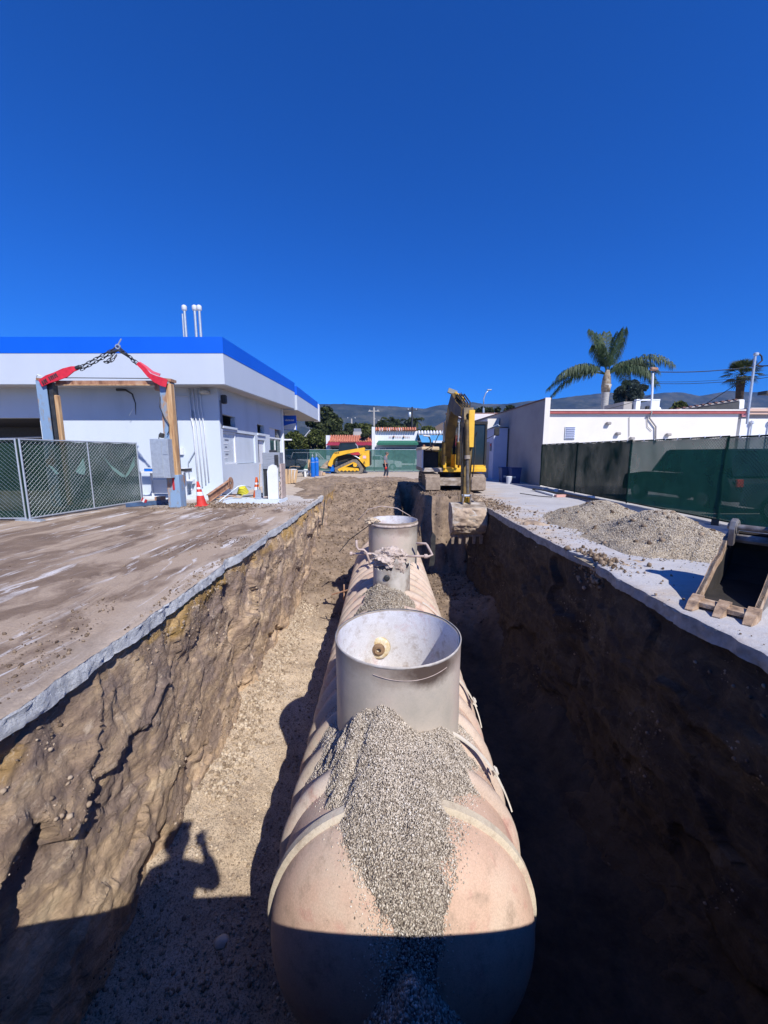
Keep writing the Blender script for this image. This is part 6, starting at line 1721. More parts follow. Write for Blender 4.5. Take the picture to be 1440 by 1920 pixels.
MB().tube([P(907, 840, 52), P(906.5, 765, 52)], .13, 8).build('pole', GALV, o); MB().tube([P(906.5, 765, 52), P(907, 747, 52), P(911, 737, 52), P(917, 731, 52)], .07, 6).build('arm', GALV, o, sm=True); MB().box(P(917.5, 731, 52), (.6, .3, .15), bev=.04).build('lamp_head', GALV, o)

# ------------------------------------------------------------------ cream building on the right
CBd = thing('cream_building', 'low cream stucco building with red trimmed parapet behind the right fence', 'building', (13, 20, 0))
cy = 19.75
hC = P(1200, 776, cy).z; xR = P(1385, 776, cy).x
MB().b2(gx + .27, xR, cy, 26, 0, hC).build('wall', CREAM, CBd)
MB().b2(gx + .27, xR + .2, cy - .14, cy + .3, hC + .003, hC + .13).build('red_fascia', REDTRIM, CBd)
MB().b2(gx + .27, xR + .2, cy - .17, cy + .4, hC + .133, hC + .2).build('parapet_cap', CREAM, CBd)
a, b = P(1058, 823, cy), P(1079, 800, cy)
lv = MB().b2(a.x, b.x, cy - .05, cy - .002, a.z, b.z).build('louvre_frame', WHITEP, CBd)
for k in range(7): MB().box(((a.x + b.x) / 2, cy - .07, a.z + .05 + k * (b.z - a.z - .08) / 6), (b.x - a.x - .08, .05, .03), rx=.5).build('louvre', BGREY, lv)
for px, py in ((1139, 794), (1157, 813), (1183, 822), (1251, 815)):
    c = P(px, py, cy); MB().box((c.x, cy - .1, c.z), (.22, .18, .14), bev=.03).build('wall_lamp', GREYW, CBd)
MB().tube([P(1222, 772, cy - .25), P(1220, 778, cy - .1), P(1218, 784, cy - .08), P(1230, 800, cy - .08), P(1229, 830, cy - .06)], .035, 6).build('conduit', GREYW, CBd, sm=True)
for e in ([(1180, 782), (1180, 818)], [(1213, 780), (1214, 800), (1222, 808)]): MB().tube([P(x, y, cy - .04) for x, y in e], .015, 5).build('wall_cable', GREYW, CBd)
# service mast with lamp head and dish
o = thing('service_mast', 'white electric mast with weatherhead on the cream roof under the palm fronds', 'mast', P(1221, 772, 20.2))
MB().tube([P(1220, 775, 20.2), P(1222.5, 745, 20.2), P(1224, 700, 20.2)], .05, 8).build('pole', WHITEP, o); MB().box(P(1226, 692, 20.2), (.35, .2, .14), ry=.1, bev=.03).build('weatherhead', RUST, o)
o = thing('satellite_dish', 'small white dish on the cream parapet', 'dish', P(1236, 769, 20)); MB().lathe([(.0, 0), (.08, .01), (.14, .05)], P(1236, 768, 20), 14, 'Y', caps=False).build('dish', WHITEP, o); MB().tube([P(1236, 768, 20), P(1235, 773, 20)], .015, 5).build('stem', GALV, o)
# rooftop structure
o = thing('rooftop_shed', 'grey rooftop shed with white framed opening behind the parapet', 'shed', P(1200, 772, 23))
a, b = P(1168, 775, 23), P(1186, 753, 23); MB().b2(a.x, b.x, 23, 25, a.z - .3, b.z).build('grey_wall', GREYW, o)
a, b = P(1187, 775, 23), P(1233, 752, 23)
MB().b2(a.x, b.x, 24, 24.2, a.z - .3, b.z).build('back_wall', mat('olive_grey', (.3, .29, .22), 3, .8), o)
MB().b2(a.x, a.x + .25, 22.8, 24, a.z - .3, b.z).b2(b.x - .5, b.x, 22.8, 24, a.z - .3, b.z).b2(a.x, b.x, 22.78, 23, b.z, b.z + .08).build('white_frame', WHITEP, o)
for px in (1196, 1214): c = P(px, 770, 23); MB().b2(c.x - .1, c.x + .1, 22.9, 23.1, c.z - .3, c.z + .25).build('vent', DARKM, o)
# sloping dark roof parapet
o = thing('dark_roof_building', 'building behind with a long dark sloping parapet rising to the right', 'building', P(1320, 772, 25))
pts = [P(1238, 774, 25), P(1300, 764, 25), P(1384, 751, 25), P(1387, 753, 25), P(1384, 790, 25), P(1238, 790, 25)]
MB().prism([(p.x, p.z) for p in pts], 25, 25.3, 'XZ').build('dark_parapet', mat('dark_grey_wall', [(.05, .052, .055), (.085, .085, .09)], 2, .9), o)
MB().tube([P(1240, 773.5, 24.98), P(1300, 763.5, 24.98), P(1385, 750.5, 24.98)], .06, 5).build('coping', GREYW, o)
for k in range(12): c = P(1245 + k * 12, 772.2 - k * 1.85, 24.98); MB().box(c + V((0, 0, .08)), (.18, .2, .08)).build('roof_tile', BRTRIM, o)
MB().b2(P(1235, 790, 25.6).x, P(1384, 790, 25.6).x, 25.5, 30, 0, 3.2).build('block', GREYW, o)
# far right building
o = thing('far_right_building', 'white building at the right picture edge with peach ledge and white framed window', 'building', P(1440, 800, 21))
xw = P(1388, 800, 20.3).x
zt = P(1400, 772, 20.3).z
MB().b2(xw, xw + 12, 20.3, 26, 0, zt - .35).build('lower_wall', WHITEP, o)
MB().b2(xw - .1, xw + 12, 20.32, 26, zt - .347, zt - .01).build('grey_band', GREYW, o)
MB().b2(xw + .1, xw + 12, 20.05, 20.5, zt, zt + .14).build('ledge', PEACH, o); MB().b2(xw + .2, xw + 12, 20.12, 20.5, zt - .14, zt - .003).build('ledge_lower', PEACH, o)
for k in range(5):
    MB().tube([(xw + .5 + k * .95, 20.2, 0), (xw + .5 + k * .95, 20.2, zt - .55)], .05, 8).build('stand_pipe', WHITEP, o); MB().lathe([(.05, 0), (.11, .03), (.11, .12), (0, .2)], (xw + .5 + k * .95, 20.2, zt - .6), 10).build('pipe_cap', WHITEP, o)
a, b = P(1411, 790, 21), P(1437, 767, 21)
MB().b2(a.x, a.x + 6, 21.2, 24, zt - .3, b.z + .1).build('upper_room', GREYW, o)
wn = MB().b2(a.x, b.x, 21.15, 21.2, a.z, b.z).build('window', GLASSD, o)
m_ = MB().b2(a.x - .06, a.x, 21.1, 21.2, a.z - .06, b.z + .06).b2(b.x, b.x + .06, 21.1, 21.2, a.z - .06, b.z + .06).b2(a.x, b.x, 21.1, 21.2, b.z, b.z + .06).b2(a.x, b.x, 21.1, 21.2, a.z - .06, a.z); m_.build('frame', WHITEP, wn)
c = P(1436, 737, 21.0); MB().box((c.x + .6, 21, c.z), (1.6, .5, .18)).build('eave', DARKM, o)
c = P(1397, 777, 20.2); tag(MB().box((c.x, 20.25, c.z), (.28, .04, .22)).build('small_sign', mat('pink_red_sign', [(.55, .12, .14), (.75, .4, .42)], 9, .6)), 'small red and pink plate on the grey end wall beside the steel mast', 'sign')
o = thing('steel_mast', 'tall grey steel service mast with looped cable at the top right', 'mast', P(1401, 792, 20))
MB().tube([P(1400.5, 795, 20), P(1416, 668, 20)], .055, 8).build('pole', GALV, o); MB().tube([P(1416, 664, 20), P(1422, 662, 20), P(1428, 668, 20), P(1429, 676, 20), P(1420, 684, 20), P(1416, 687, 20)], .035, 6).build('cable_loop', BLACK, o, sm=True)
MB().box(P(1418, 664, 20), (.2, .16, .14), bev=.03).build('weatherhead', GALV, o); MB().box(P(1424, 686, 20), (.35, .08, .06), ry=.15).build('insulator', BLACK, o)
def sag_wire(label, a, b, s_, r=.016):
    pts = [a.lerp(b, t_) + V((0, 0, -4 * s_ * t_ * (1 - t_))) for t_ in np.linspace(0, 1, 14)]
    tag(MB().tube(pts, r, 5).build('overhead_wire', BLACK), label, 'wire')
sag_wire('upper black cable running from mast to mast below the palm fronds', P(1226, 697, 20.2), P(1420, 686, 20), .12, .022)
sag_wire('black cable leaving the steel mast towards the picture edge', P(1422, 686, 20), P(1500, 672, 19), .1, .03)
sag_wire('middle thin cable passing the fan palm crown', P(1190, 717, 26), P(1480, 702, 22), .25)
sag_wire('pair cable just above the middle one', P(1190, 714, 26), P(1480, 697, 22), .25, .012)
sag_wire('slanting cable rising from the dark parapet to the fan palm', P(1305, 768, 24), P(1400, 707, 22), .05, .02)
sag_wire('low slack cable crossing the rooftop shed', P(1090, 776, 21), P(1222, 742, 20.3), .1, .014)

# ------------------------------------------------------------------ vegetation
def leaves_mesh(pts, size, n_per=1, asp=.6, seed=0, up=.3):
    r = np.random.default_rng(seed); pts = np.asarray(pts, float); n = len(pts)
    a = r.normal(size=(n, 3)); a /= np.linalg.norm(a, axis=1)[:, None]
    b = r.normal(size=(n, 3)); b -= a * (a * b).sum(1)[:, None]; b /= np.linalg.norm(b, axis=1)[:, None]
    s = (np.asarray(size) * r.uniform(.6, 1.3, n))[:, None]
    v = np.stack([pts - a * s, pts + b * s * asp, pts + a * s, pts - b * s * asp], 1).reshape(-1, 3)
    return v
def leaf_obj(name, v, mt, parent):
    n = len(v) // 4; me = bpy.data.meshes.new(name)
    v = v - np.array(parent.location)
    me.vertices.add(len(v)); me.vertices.foreach_set('co', v.reshape(-1).astype(np.float32))
    me.loops.add(n * 4); me.loops.foreach_set('vertex_index', np.arange(n * 4, dtype=np.int32))
    me.polygons.add(n); me.polygons.foreach_set('loop_start', np.arange(0, n * 4, 4, dtype=np.int32))
    me.update(calc_edges=True); me.materials.append(mt)
    o = bpy.data.objects.new(name, me); COL.objects.link(o); o.parent = parent; return o
def tree(label, pxc, pyt, pxw, Y, mt, n=5000, leaf=.3, seed=0, name='broadleaf_tree', group='trees beyond the street', base_py=None, cat='tree'):
    top = P(pxc, pyt, Y); x = top.x; hw = pxw / 2 / 721 * Y
    h = top.z; zb = max(.6, h - hw * 2.1) if base_py is None else P(pxc, base_py, Y).z
    o = thing(name, label, cat, (x, Y, 0), 0, group)
    r = np.random.default_rng(seed)
    tr = MB().tube([(x, Y, -.1), (x + .1 * hw, Y, zb + .2 * (h - zb)), (x, Y, zb + .6 * (h - zb))], [.07 * hw + .12, .05 * hw + .08, .04 * hw], 8)
    for k in range(5):
        a = k * 1.26 + seed; tr.tube([(x, Y, zb + .1), (x + hw * .55 * math.cos(a), Y + hw * .5 * math.sin(a), zb + (h - zb) * .6)], [.04 * hw + .04, .02 * hw], 6)
    tr.build('trunk', BARK, o)
    cc = []
    ncl = 46
    for k in range(ncl):
        u = r.normal(size=3); u /= np.linalg.norm(u); rad = r.uniform(.45, 1.0) ** .6
        cc.append((x + u[0] * hw * rad * .86, Y + u[1] * hw * rad * .8, (zb + h) / 2 + u[2] * (h - zb) / 2 * rad * .86, r.uniform(.16, .3) * hw))
    P_ = []
    for k in range(n):
        c = cc[r.integers(ncl)]; u = r.normal(size=3); u /= np.linalg.norm(u); rr = c[3] * r.uniform(.6, 1.05)
        P_.append((c[0] + u[0] * rr, c[1] + u[1] * rr, c[2] + u[2] * rr * .8))
    leaf_obj('crown', leaves_mesh(P_, leaf, seed=seed), mt, o)
    return o
tree('big dark dome shaped tree behind the station canopy', 613, 767, 92, 62, LEAF1, 12000, .34, 1)
tree('lighter olive bush tree below the big dome tree', 592, 806, 50, 58, LEAF2, 5000, .26, 2)
tree('brown green tree beside the station corner under the blue sign', 552, 806, 46, 56, LEAF2, 5000, .26, 3)
tree('tree half hidden by the station glass front', 515, 812, 44, 60, LEAF2, 3000, .26, 13)
tree('bright yellow green tree behind the red tiled shop', 686, 793, 40, 70, LEAF2, 4500, .3, 4)
tree('dark tree rising between dome tree and pole', 660, 789, 30, 78, LEAF1, 3000, .3, 5)
tree('dark tree left of the tall transformer pole', 716, 787, 26, 80, LEAF1, 3000, .3, 6)
tree('leafy tree behind the white shop', 752, 795, 40, 72, LEAF2, 4500, .3, 7)
tree('rounded bright tree right of the transformer pole', 796, 795, 50, 74, LEAF2, 5000, .3, 8)
tree('grey wispy tree at the foot of the transformer pole', 771, 781, 28, 84, LEAF3, 2500, .3, 9)
tree('dark green tree behind the pale roof', 917, 755, 52, 66, LEAF1, 5000, .3, 10)
tree('small dark tree right of the pale roof ridge', 957, 760, 22, 70, LEAF1, 2200, .26, 12)
tree('green shrub tree peeping above the dark sloping parapet', 1275, 753, 30, 45, LEAF2, 2500, .2, 14)
tree('grey green layered pine behind the queen palm', 1186, 708, 52, 40, LEAF3, 9000, .22, 11, name='pine_tree', base_py=772)
o = thing('far_hedge', 'dark green hedge mass along the far side of the street', 'hedge', (0, 64, 0)); o['kind'] = 'stuff'
r_ = np.random.default_rng(3); pp_ = [(r_.uniform(-26, 30), r_.uniform(63, 68), r_.uniform(.2, 3.6 + 1.2 * math.sin(k * .01) + .6 * math.sin(k * .37))) for k in range(16000)]
pp_ = [(x, y, z * (.8 + .45 * nz(x * .35, 1.2))) for x, y, z in pp_]
leaf_obj('foliage', leaves_mesh(pp_, .3, seed=3), LEAF1, o)

def frond_pts(base, dirv, L_, droop, rise):
    pts = []
    for i in range(13):
        t_ = i / 12
        pts.append(base + dirv * L_ * t_ * (1 - .15 * t_) + V((0, 0, rise * L_ * t_ - droop * L_ * t_ * t_)))
    return pts
def frond(par, base, az, L_, rise, droop, leaflet=.6, nleaf=44, hang=1.0, mt=PALML, seed=0, wl_=.028):
    r = random.Random(seed); dv_ = V((math.cos(az), math.sin(az), 0))
    pts = frond_pts(base, dv_, L_, droop, rise)
    f_ = MB().tube(pts, [.035 - .002 * i for i in range(13)], 5).build('frond', mt, par, sm=True)
    m_ = MB()
    for k in range(nleaf):
        t_ = .14 + .86 * k / nleaf; q = t_ * 12; i = min(11, int(q)); p = pts[i].lerp(pts[i + 1], q - i)
        tg = (pts[min(i + 1, 12)] - pts[i]).normalized(); sd_ = tg.cross(V((0, 0, 1))).normalized()
        ll = leaflet * (math.sin(math.pi * min(.97, .12 + .8 * t_)) * .7 + .35)
        for s_ in (-1, 1):
            for rep in range(2):
                out_ = (sd_ * s_ * r.uniform(.5, 1.0) + tg * r.uniform(.3, .8) + V((0, 0, r.uniform(-.2, .35)))).normalized()
                a_ = p; b_ = p + out_ * ll * .5; c_ = b_ + (out_ * .45 + V((0, 0, -hang * r.uniform(.7, 1.2)))).normalized() * ll * .6
                w_ = wl_; wv = tg * w_
                m_.add([a_ - wv * .5, a_ + wv * .5, b_ + wv, b_ - wv], [(0, 1, 2, 3)]); m_.add([b_ - wv, b_ + wv, c_ + wv * .15], [(0, 1, 2)])
    m_.build('leaflets', mt, f_, kind='stuff')
QP = P(1138, 706, 26); 
o = thing('queen_palm', 'tall queen palm with drooping feathery fronds behind the cream building', 'palm tree', (QP.x, 26, 0))
MB().tube([(QP.x, 26, 0), (QP.x, 26, QP.z - 1.5), (QP.x, 26, QP.z - .9), (QP.x + .03, 26, QP.z - .5)], [.24, .22, .24, .3], 12).build('trunk', PALMW, o, sm=True)
MB().tube([(QP.x, 26, QP.z - 1.0), (QP.x, 26, QP.z - .6), (QP.x, 26, QP.z - .1), (QP.x, 26, QP.z + .4)], [.25, .29, .24, .12], 10).build('crown_shaft', mat('palm_boots', [(.1, .07, .045), (.27, .21, .15), (.38, .35, .27)], 6, .9, .6, 12), o, sm=True)
cb_ = V((QP.x, 26, QP.z + .1))
FR_ = [(3.05, 4.3, .42, .62), (3.25, 3.9, .55, .6), (2.95, 4.0, .35, .7), (2.9, 3.0, .8, .8), (2.2, 1.5, 3.2, 1.2), (1.3, 1.2, 3.4, 1.0), (.5, 1.0, 3.6, .9), (1.9, 1.1, 3.3, .8), (-1.2, 1.1, 3.2, .9), (3.6, 1.6, 2.2, 1.2),
       (.1, 4.1, .72, .68), (-.1, 3.7, .55, .75), (.35, 4.0, .85, .75), (-.5, 3.0, .6, .8), (-.25, 4.3, .8, .72), (.2, 3.2, 1.0, .9), (.6, 3.4, .75, .85)]
for k, (az, L_, ri, dr_) in enumerate(FR_): frond(o, cb_, az, L_, ri, dr_, .85, 64, 1.3, seed=k, wl_=.02)
FP_ = P(1389, 700, 26)
o = thing('fan_palm', 'short crowned fan palm with white painted lower trunk behind the cream building', 'palm tree', (FP_.x, 26, 0))
MB().tube([P(1379, 860, 26), P(1381.5, 772, 26), P(1386, 750, 26)], [.36, .34, .26], 12).build('painted_trunk', WHITEP, o, sm=True)
MB().tube([P(1386, 750, 26), P(1388, 725, 26), P(1390, 706, 26)], [.2, .22, .24], 12).build('trunk', mat('dark_palm_bark', [(.04, .03, .02), (.12, .08, .05)], 6, .95, .6, 14), o, sm=True)
ff = V(P(1391, 702, 26)); r = random.Random(4)
for k in range(34):
    az = k * 2.4; el = r.uniform(-.75, 1.3); L_ = r.uniform(.9, 1.35)
    d_ = V((math.cos(az) * math.cos(el), math.sin(az) * math.cos(el), math.sin(el))); e_ = ff + d_ * L_ * .55
    m_ = MB().tube([ff, e_], .015, 4)
    s_ = d_.cross(V((0, 0, 1))).normalized()
    for j in range(13):
        a = (j - 6) / 6 * 1.35; q = (d_ * math.cos(a) + s_ * math.sin(a)).normalized() * .62; up_ = d_.cross(q).normalized() * .03 if abs(a) > .01 else s_ * .03
        w_ = s_ * .03 * math.cos(a) - d_ * .03 * math.sin(a)
        m_.add([e_ - w_ * .4, e_ + w_ * .4, e_ + q * .6 + w_, e_ + q * .6 - w_], [(0, 1, 2, 3)]); m_.add([e_ + q * .6 - w_, e_ + q * .6 + w_, e_ + q + V((0, 0, -.12))], [(0, 1, 2)])
    m_.build('frond', LEAF1, o)
def far_palm(label, px, py, Y, s_):
    c = P(px, py, Y); o = thing('date_palm', label, 'palm tree', (c.x, Y, 0), 0, 'far palms over the shops')
    MB().tube([(c.x, Y, 0), (c.x, Y, c.z)], [.3, .25], 8).build('trunk', BARK, o)
    r = random.Random(int(px))
    for k in range(18):
        frond(o, c, k * .7, s_ * r.uniform(.8, 1.1), r.uniform(-.1, 1.3), .8, .5 * s_ / 2.5, 14, .8, LEAF1, k, .07)
far_palm('feathery palm behind the white shop, the bushiest of the far palms', 743, 797, 76, 3.2)
far_palm('small palm between the pole and the transformer pole', 733, 793, 82, 2.4)
far_palm('small palm in front of the transformer pole', 779, 790, 80, 2.2)

# ------------------------------------------------------------------ shops across the street
def strip_tiles(x0, x1, y0, z0, y1, z1, mt, step, par, nm='roof_tile'):
    m_ = MB(); x = x0
    while x < x1:
        m_.tube([(x, y0, z0), (x, y1, z1)], step * .42, 6); x += step
    m_.build(nm, mt, par, kind='stuff')
YS = 55
a, b = P(614, 843, YS), P(698, 814, YS)
o = thing('red_tiled_shop', 'low shop with red tiled roof and burgundy awning behind the loader', 'building', ((a.x + b.x) / 2, YS, 0))
MB().b2(a.x, b.x, YS + .5, YS + 9, 0, b.z - .3).build('wall', CREAM, o)
strip_tiles(a.x + .5, b.x, YS - 1.4, P(650, 828.5, YS - 1.4).z, YS + .6, P(650, 816.5, YS).z, TILE, .33, o)
MB().add([(a.x + .3, YS - 1.45, P(650, 829, YS).z), (b.x, YS - 1.45, P(650, 829, YS).z), (b.x, YS + .6, P(650, 817, YS).z - .02), (a.x + .3, YS + .6, P(650, 817, YS).z - .02)], [(0, 1, 2, 3)]).build('roof_deck', TILE, o)
MB().add([(a.x + .1, YS - 2.4, P(650, 835, YS - 2.4).z), (b.x, YS - 2.4, P(650, 835, YS - 2.4).z), (b.x, YS - 1.5, P(650, 829, YS - 1.5).z), (a.x + .4, YS - 1.5, P(650, 829, YS - 1.5).z)], [(0, 1, 2, 3)]).build('awning', BURG, o)
MB().b2(a.x, a.x + .5, YS - 1.2, YS + .4, 0, P(612, 817, YS).z).build('end_wall', WHITEP, o)
MB().b2(a.x + .6, b.x - .3, YS + .42, YS + .48, 0.4, 2.4).build('shop_front', GLASSD, o)
c = P(670, 815, YS + 3); u_ = thing('rooftop_unit', 'boxy grey air conditioner on the red tiled shop', 'roof unit', (c.x, YS + 3, c.z)); MB().b2(c.x - .6, c.x + .6, YS + 3, YS + 4.4, c.z - .6, c.z + .45).build('lower_box', GREYW, u_); MB().b2(c.x - .52, c.x + .5, YS + 3.1, YS + 4.3, c.z + .452, c.z + .9).build('grille', SHIRTG, u_)
tree('dark creeper hanging over the right end of the red tiles', 684, 812, 16, YS - 1.2, LEAF1, 900, .16, 31, name='creeper', group=None, base_py=823, cat='plant')
a, b = P(699, 843, YS), P(783, 808, YS)
o = thing('white_shop', 'white shop with red tile strip and green awning across the street', 'building', ((a.x + b.x) / 2, YS, 0))
MB().b2(a.x, b.x, YS, YS + 9, 0, b.z).build('wall', WHITEP, o)
strip_tiles(a.x + .5, b.x - .1, YS - .5, b.z + .02, YS + .1, b.z + .42, TILE, .34, o)
MB().b2(a.x - .1, a.x + .35, YS - 1.0, YS - .003, 0, b.z + .5).build('end_wall', WHITEP, o)
MB().add([(P(706, 831, YS - 1.5).x, YS - 1.5, P(740, 831, YS - 1.5).z), (b.x, YS - 1.5, P(740, 831, YS - 1.5).z), (b.x - .1, YS - .02, P(740, 826, YS).z), (P(710, 826, YS).x, YS - .02, P(740, 826, YS).z)], [(0, 1, 2, 3)]).build('awning', GAWN, o)
MB().b2(P(706, 831, YS - 1.5).x, b.x, YS - 1.53, YS - 1.5, P(740, 831.5, YS - 1.5).z - .2, P(740, 831, YS - 1.5).z - .01).build('awning_valance', GAWN, o)
MB().b2(a.x + 1.9, b.x - .3, YS - .05, YS - .003, .3, 2.35).build('shop_front', GLASSD, o); MB().b2(a.x + 1.0, a.x + 1.8, YS - .06, YS - .003, 0, 2.3).build('door', GAWN, o)
for k in range(13):
    if k in (3, 8): continue
    c = P(730 + k * 3.1, 820, YS); MB().b2(c.x - .07, c.x + .07, YS - .03, YS - .003, c.z - .13, c.z + .13).build('sign_letter', mat('faded_letter', (.5, .4, .4), 3, .7) if k == 0 else bpy.data.materials['faded_letter'], o)
for px in (738.5, 757): c = P(px, 820, YS); MB().box((c.x, YS - .15, c.z + .1), (.22, .3, .3), bev=.08).build('wall_lamp', RUST, o)
for px, w__ in ((715, 11), (732, 12), (749, 9)):
    c = P(px, 806, YS + 3); u_ = thing('rooftop_unit', {715: 'rounded white unit on the left of the white shop roof', 732: 'ribbed cream unit in the middle of the white shop roof', 749: 'small cream unit on the right of the white shop roof'}[px], 'roof unit', (c.x, YS + 3, c.z))
    hw = w__ / 2 / 721 * 58; MB().b2(c.x - hw, c.x + hw, YS + 3, YS + 4.5, c.z - .8, c.z + .3, .15 if px == 715 else .02).build('housing', WHITEP, u_)
    if px == 732:
        for k in range(4): MB().b2(c.x - hw * .6 + k * .25, c.x - hw * .6 + k * .25 + .08, YS + 2.985, YS + 2.998, c.z - .3, c.z + .15).build('slot', DARKM, u_)
a, b = P(784, 843, YS), P(872, 808, YS)
o = thing('blue_awning_shop', 'shop with sky blue awning and white scalloped roof edge behind the digger', 'building', ((a.x + b.x) / 2, YS, 0))
MB().b2(a.x, b.x, YS, YS + 9, 0, b.z - .1).build('wall', mat('tealish_wall', [(.08, .1, .12), (.14, .16, .18)], 2, .8), o)
strip_tiles(a.x + .1, b.x, YS - .7, P(800, 815, YS).z, YS + .1, P(800, 809, YS).z, WHITEP, .42, o)
MB().add([(a.x + .3, YS - 2.0, P(800, 829.5, YS - 2).z), (b.x, YS - 2.0, P(800, 829.5, YS - 2).z), (b.x, YS - .8, P(800, 816, YS - .8).z), (a.x, YS - .8, P(800, 816, YS - .8).z)], [(0, 1, 2, 3)]).build('awning', BAWN, o)
c = P(812, 829, YS - 2.05); MB().b2(c.x, b.x, YS - 2.08, YS - 2.02, c.z - .1, c.z + .2).build('white_valance', WHITEP, o)
o = thing('brown_gable_house', 'distant brown house gable beyond the shops', 'house', P(830, 800, 90)); 
MB().prism([(P(808, 820, 90).x, P(808, 820, 90).z), (P(812, 803, 90).x, P(812, 803, 90).z), (P(840, 786, 90).x, P(840, 786, 90).z), (P(868, 803, 90).x, P(868, 803, 90).z), (P(868, 820, 90).x, P(868, 820, 90).z)], 90, 98, 'XZ').build('roof', mat('brown_roof', (.16, .12, .1), 2, .9), o); MB().b2(P(812, 820, 90).x, P(866, 820, 90).x, 90.2, 97.8, 0, P(812, 820, 90).z - .01).build('wall', CREAM, o)
c = P(575, 845, 57); o = thing('dark_gable_house', 'small dark house gable with white trim between the trees by the station corner', 'house', (c.x, 60, 0))
MB().prism([(c.x - 2.2, 0), (c.x - 2.2, 2.6), (c.x, 5.0), (c.x + 2.2, 2.6), (c.x + 2.2, 0)], 60, 66, 'XZ').build('wall', SHIRTG, o); MB().tube([(c.x - 2.4, 59.9, 2.4), (c.x, 59.9, 5.1), (c.x + 2.4, 59.9, 2.4)], .1, 5).build('barge_board', WHITEP, o); MB().b2(c.x - .5, c.x + .5, 59.93, 59.99, 1, 2.2).build('window', GLASSD, o)

# utility poles
def upole(label, px, py0, Y, mt, tf, arms):
    t_ = P(px, py0, Y); o = thing('utility_pole', label, 'utility pole', (t_.x, Y, 0), 0, 'utility poles behind the shops')
    MB().tube([(t_.x, Y, 0), (t_.x, Y, t_.z)], [.24, .17], 8).build('pole', mt, o)
    for z in arms: MB().b2(t_.x - 1.1, t_.x + 1.1, Y - .08, Y + .08, t_.z - z - .08, t_.z - z + .08).build('crossarm', mt, o)
    if tf: MB().lathe([(.28, -.5), (.3, -.45), (.3, .4), (.2, .5)], (t_.x - .5, Y - .1, t_.z - 1.5), 12).build('transformer', GALV, o, sm=50)
    for k in (-.8, .8): MB().lathe([(.06, 0), (.08, .1), (.03, .2)], (t_.x + k, Y, t_.z - (arms[0] if arms else 0) + .08), 8).build('insulator', WHITEP, o)
upole('dark pole with white transformer rising over the white shop', 773, 763, 78, DARKM, True, [.6, 4.6])
upole('pale bare pole with short arms over the red tiled shop', 701, 764, 78, PALMW, False, [.7])
upole('short pale pole beside the pale bare pole', 710, 787, 84, PALMW, False, [])
upole('thin pale pole next to the dome tree', 659, 785, 86, PALMW, False, [])
q = P(798, 820, 50); o = thing('street_light', 'curved street lamp in front of the blue awning', 'street light', (P(806, 820, 50).x, 50, 0))
MB().tube([P(808, 850, 50), P(807, 825, 50), P(804, 819, 50)], .09, 6).build('pole', DARKM, o); MB().box(P(800, 817.5, 50), (.9, .3, .16), ry=.1, bev=.04).build('lamp_head', CREAM, o)

# ------------------------------------------------------------------ vehicles behind the fences
def car(label, loc, rz, paint, suv=True, L_=4.7, group='vehicles parked behind the fences'):
    o = thing('parked_car', label, 'car', loc, rz, group)
    hW = .92; h1 = 1.0; h2 = 1.75 if suv else 1.45
    body = [(-L_ / 2, .35), (-L_ / 2 + .02, .75), (-L_ / 2 + .15, .98), (-L_ / 2 + 1.0, 1.05), (L_ / 2 - 1.2, 1.02), (L_ / 2 - .1, .88), (L_ / 2, .6), (L_ / 2, .32)]
    MB().prism(body, -hW, hW, 'XZ').build('body', paint, o, world=False)
    cab = [(-L_ / 2 + (.1 if suv else .7), 1.04), (-L_ / 2 + (.3 if suv else 1.2), h2 - .03), (-.1 if suv else .2, h2), (.25, h2 - .04), (L_ / 2 - 1.45, 1.05)]
    MB().prism(cab, -hW + .12, hW - .12, 'XZ').build('cabin', GLASSD, o, world=False)
    MB().prism([(cab[1][0] - .02, h2 - .045), (cab[1][0] + .05, h2 + .02), (.2, h2 + .02), (.32, h2 - .06)], -hW + .1, hW - .1, 'XZ').build('roof', paint, o, world=False)
    for s_ in (-1, 1):
        y = s_ * (hW - .11)
        for x0, x1 in ((cab[0][0], cab[1][0]), (-.55, -.5), (.35, .3)):
            MB().tube([(x0, y, 1.04), (x1, y, h2 - .03)], .04, 5).build('pillar', paint, o, world=False)
        MB().tube([(L_ / 2 - 1.45, y, 1.05), (.28, y, h2 - .03)], .04, 5).build('pillar', paint, o, world=False)
        for x in (-L_ / 2 + .85, L_ / 2 - .9):
            wv_ = MB().lathe([(0, -.1), (.34, -.1), (.34, .1), (0, .1)], (x, s_ * (hW - .08), .34), 18, 'Y').build('wheel', BLACK, o, world=False)
            MB().lathe([(0, -.015), (.2, -.015), (.2, .015), (0, .015)], (x, s_ * (hW + .03), .34), 12, 'Y').build('rim', GALV, wv_, world=False)
        MB().box((L_ / 2 - .06, s_ * .62, .76), (.1, .34, .14), bev=.03).build('headlight', WHITEP, o, world=False); MB().box((-L_ / 2 + .03, s_ * .7, .85), (.08, .2, .22), bev=.02).build('tail_light', CRED, o, world=False)
    return o
PW = mat('car_white', (.7, .72, .75), 1, .3, coat=.5); PD = mat('car_dark', (.03, .032, .036), 1, .25, coat=.6); PS = mat('car_silver', (.35, .37, .4), 1, .3, metal=.5, coat=.5)
car('white estate car behind the teal fence left of the loader', (P(592, 850, 42).x, 41, 0), 0, PW)
car('dark saloon beside the white estate behind the teal fence', (P(558, 850, 42).x, 42.5, 0), math.pi, PD, False)
car('silver saloon behind the teal fence at the station corner', (P(535, 850, 40).x, 40, 0), 0, PS, False)
car('pale pickup like car behind the fence right of the loader', (P(708, 850, 38).x, 38.4, 0), 0, PW, False)
car('dark car behind the right green fence beyond the mounds', (10.2, 12.6, 0), 1.57, PD)
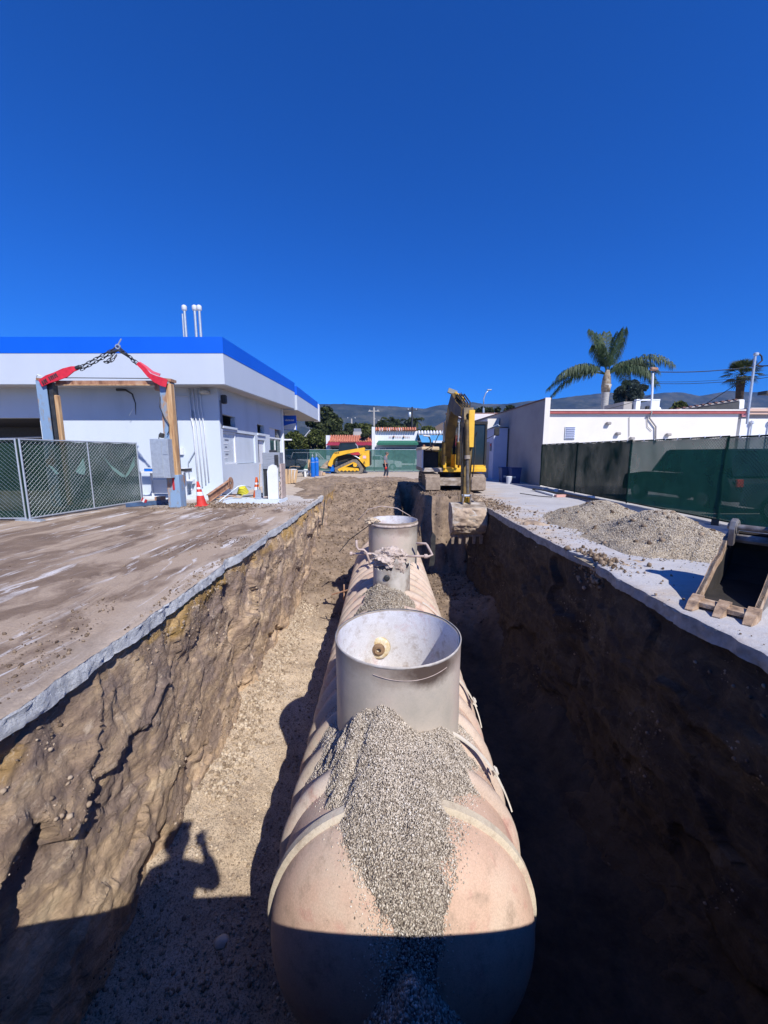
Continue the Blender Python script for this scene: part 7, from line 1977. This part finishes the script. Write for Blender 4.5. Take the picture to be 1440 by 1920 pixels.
car('white car behind the right green fence at the picture edge', (10.0, 7.4, 0), 1.57, PW)
car('silver car behind the nearest part of the right green fence', (10.1, 2.0, 0), 1.57, PS)
# oddments by the right fence
q0 = G(1005, 921); q1 = G(1040, 931)
tag(plank(q0 + V((0, 0, .05)), q1 + V((0, 0, .05)), .14, .06, V((0, 0, 1))).build('pale_plank', WHITEP), 'pale plank end lying by the foot of the grey wall', 'plank')
q = G(1052, 932); tag(MB().box((q.x, q.y, .05), (.5, .16, .09), rz=.2).build('red_block', mat('pinkish_block', (.6, .34, .3), 6, .8)), 'pinkish red block lying in front of the far fence panels', 'block')
tag(plank(G(1000, 917, .08), G(1120, 938, .08), .1, .08, V((0, 0, 1))).build('dark_pipe', DARKM), 'long dark bar lying along the foot of the right fence', 'bar')
tag(MB().tube([G(975, 925, .02), G(1010, 930, .02), G(1035, 932, .02)], .015, 5).build('black_cable', BLACK), 'thin black cable lying on the slab near the pale plank', 'cable')
for k, (px, py) in enumerate(((1022, 919), (1043, 922), (1052, 924), (1108, 936), (1340, 984), (1380, 996))):
    q = G(px, py); tag(MB().box((q.x, q.y, .06), (.22, .14, .12), rz=k).build('block', [GALV, WHITEP, GREYW, WHITEP, DARKM, GALV][k]), ['grey block by the grey wall corner', 'white block at the first fence foot', 'stucco grey block next to the white block', 'white block under the dark green panel', 'dark block at the fence foot behind the near mound', 'grey block at the fence foot behind the loose bucket'][k], 'block')

# ------------------------------------------------------------------ air
m_, t_, b_ = newmat('thin_haze'); t_.nodes.remove(b_)
pv = nd(t_, 'ShaderNodeVolumePrincipled'); pv.inputs['Color'].default_value = (.14, .36, .95, 1); pv.inputs['Density'].default_value = .00018; pv.inputs['Anisotropy'].default_value = 0
t_.links.new(pv.outputs[0], [n for n in t_.nodes if n.type == 'OUTPUT_MATERIAL'][0].inputs['Volume'])
hz = MB().b2(-9300, 9300, -320, 9300, -8, 262).build('haze', m_, kind='stuff'); tag(hz, 'thin blue haze between the lot and the mountains', 'haze')
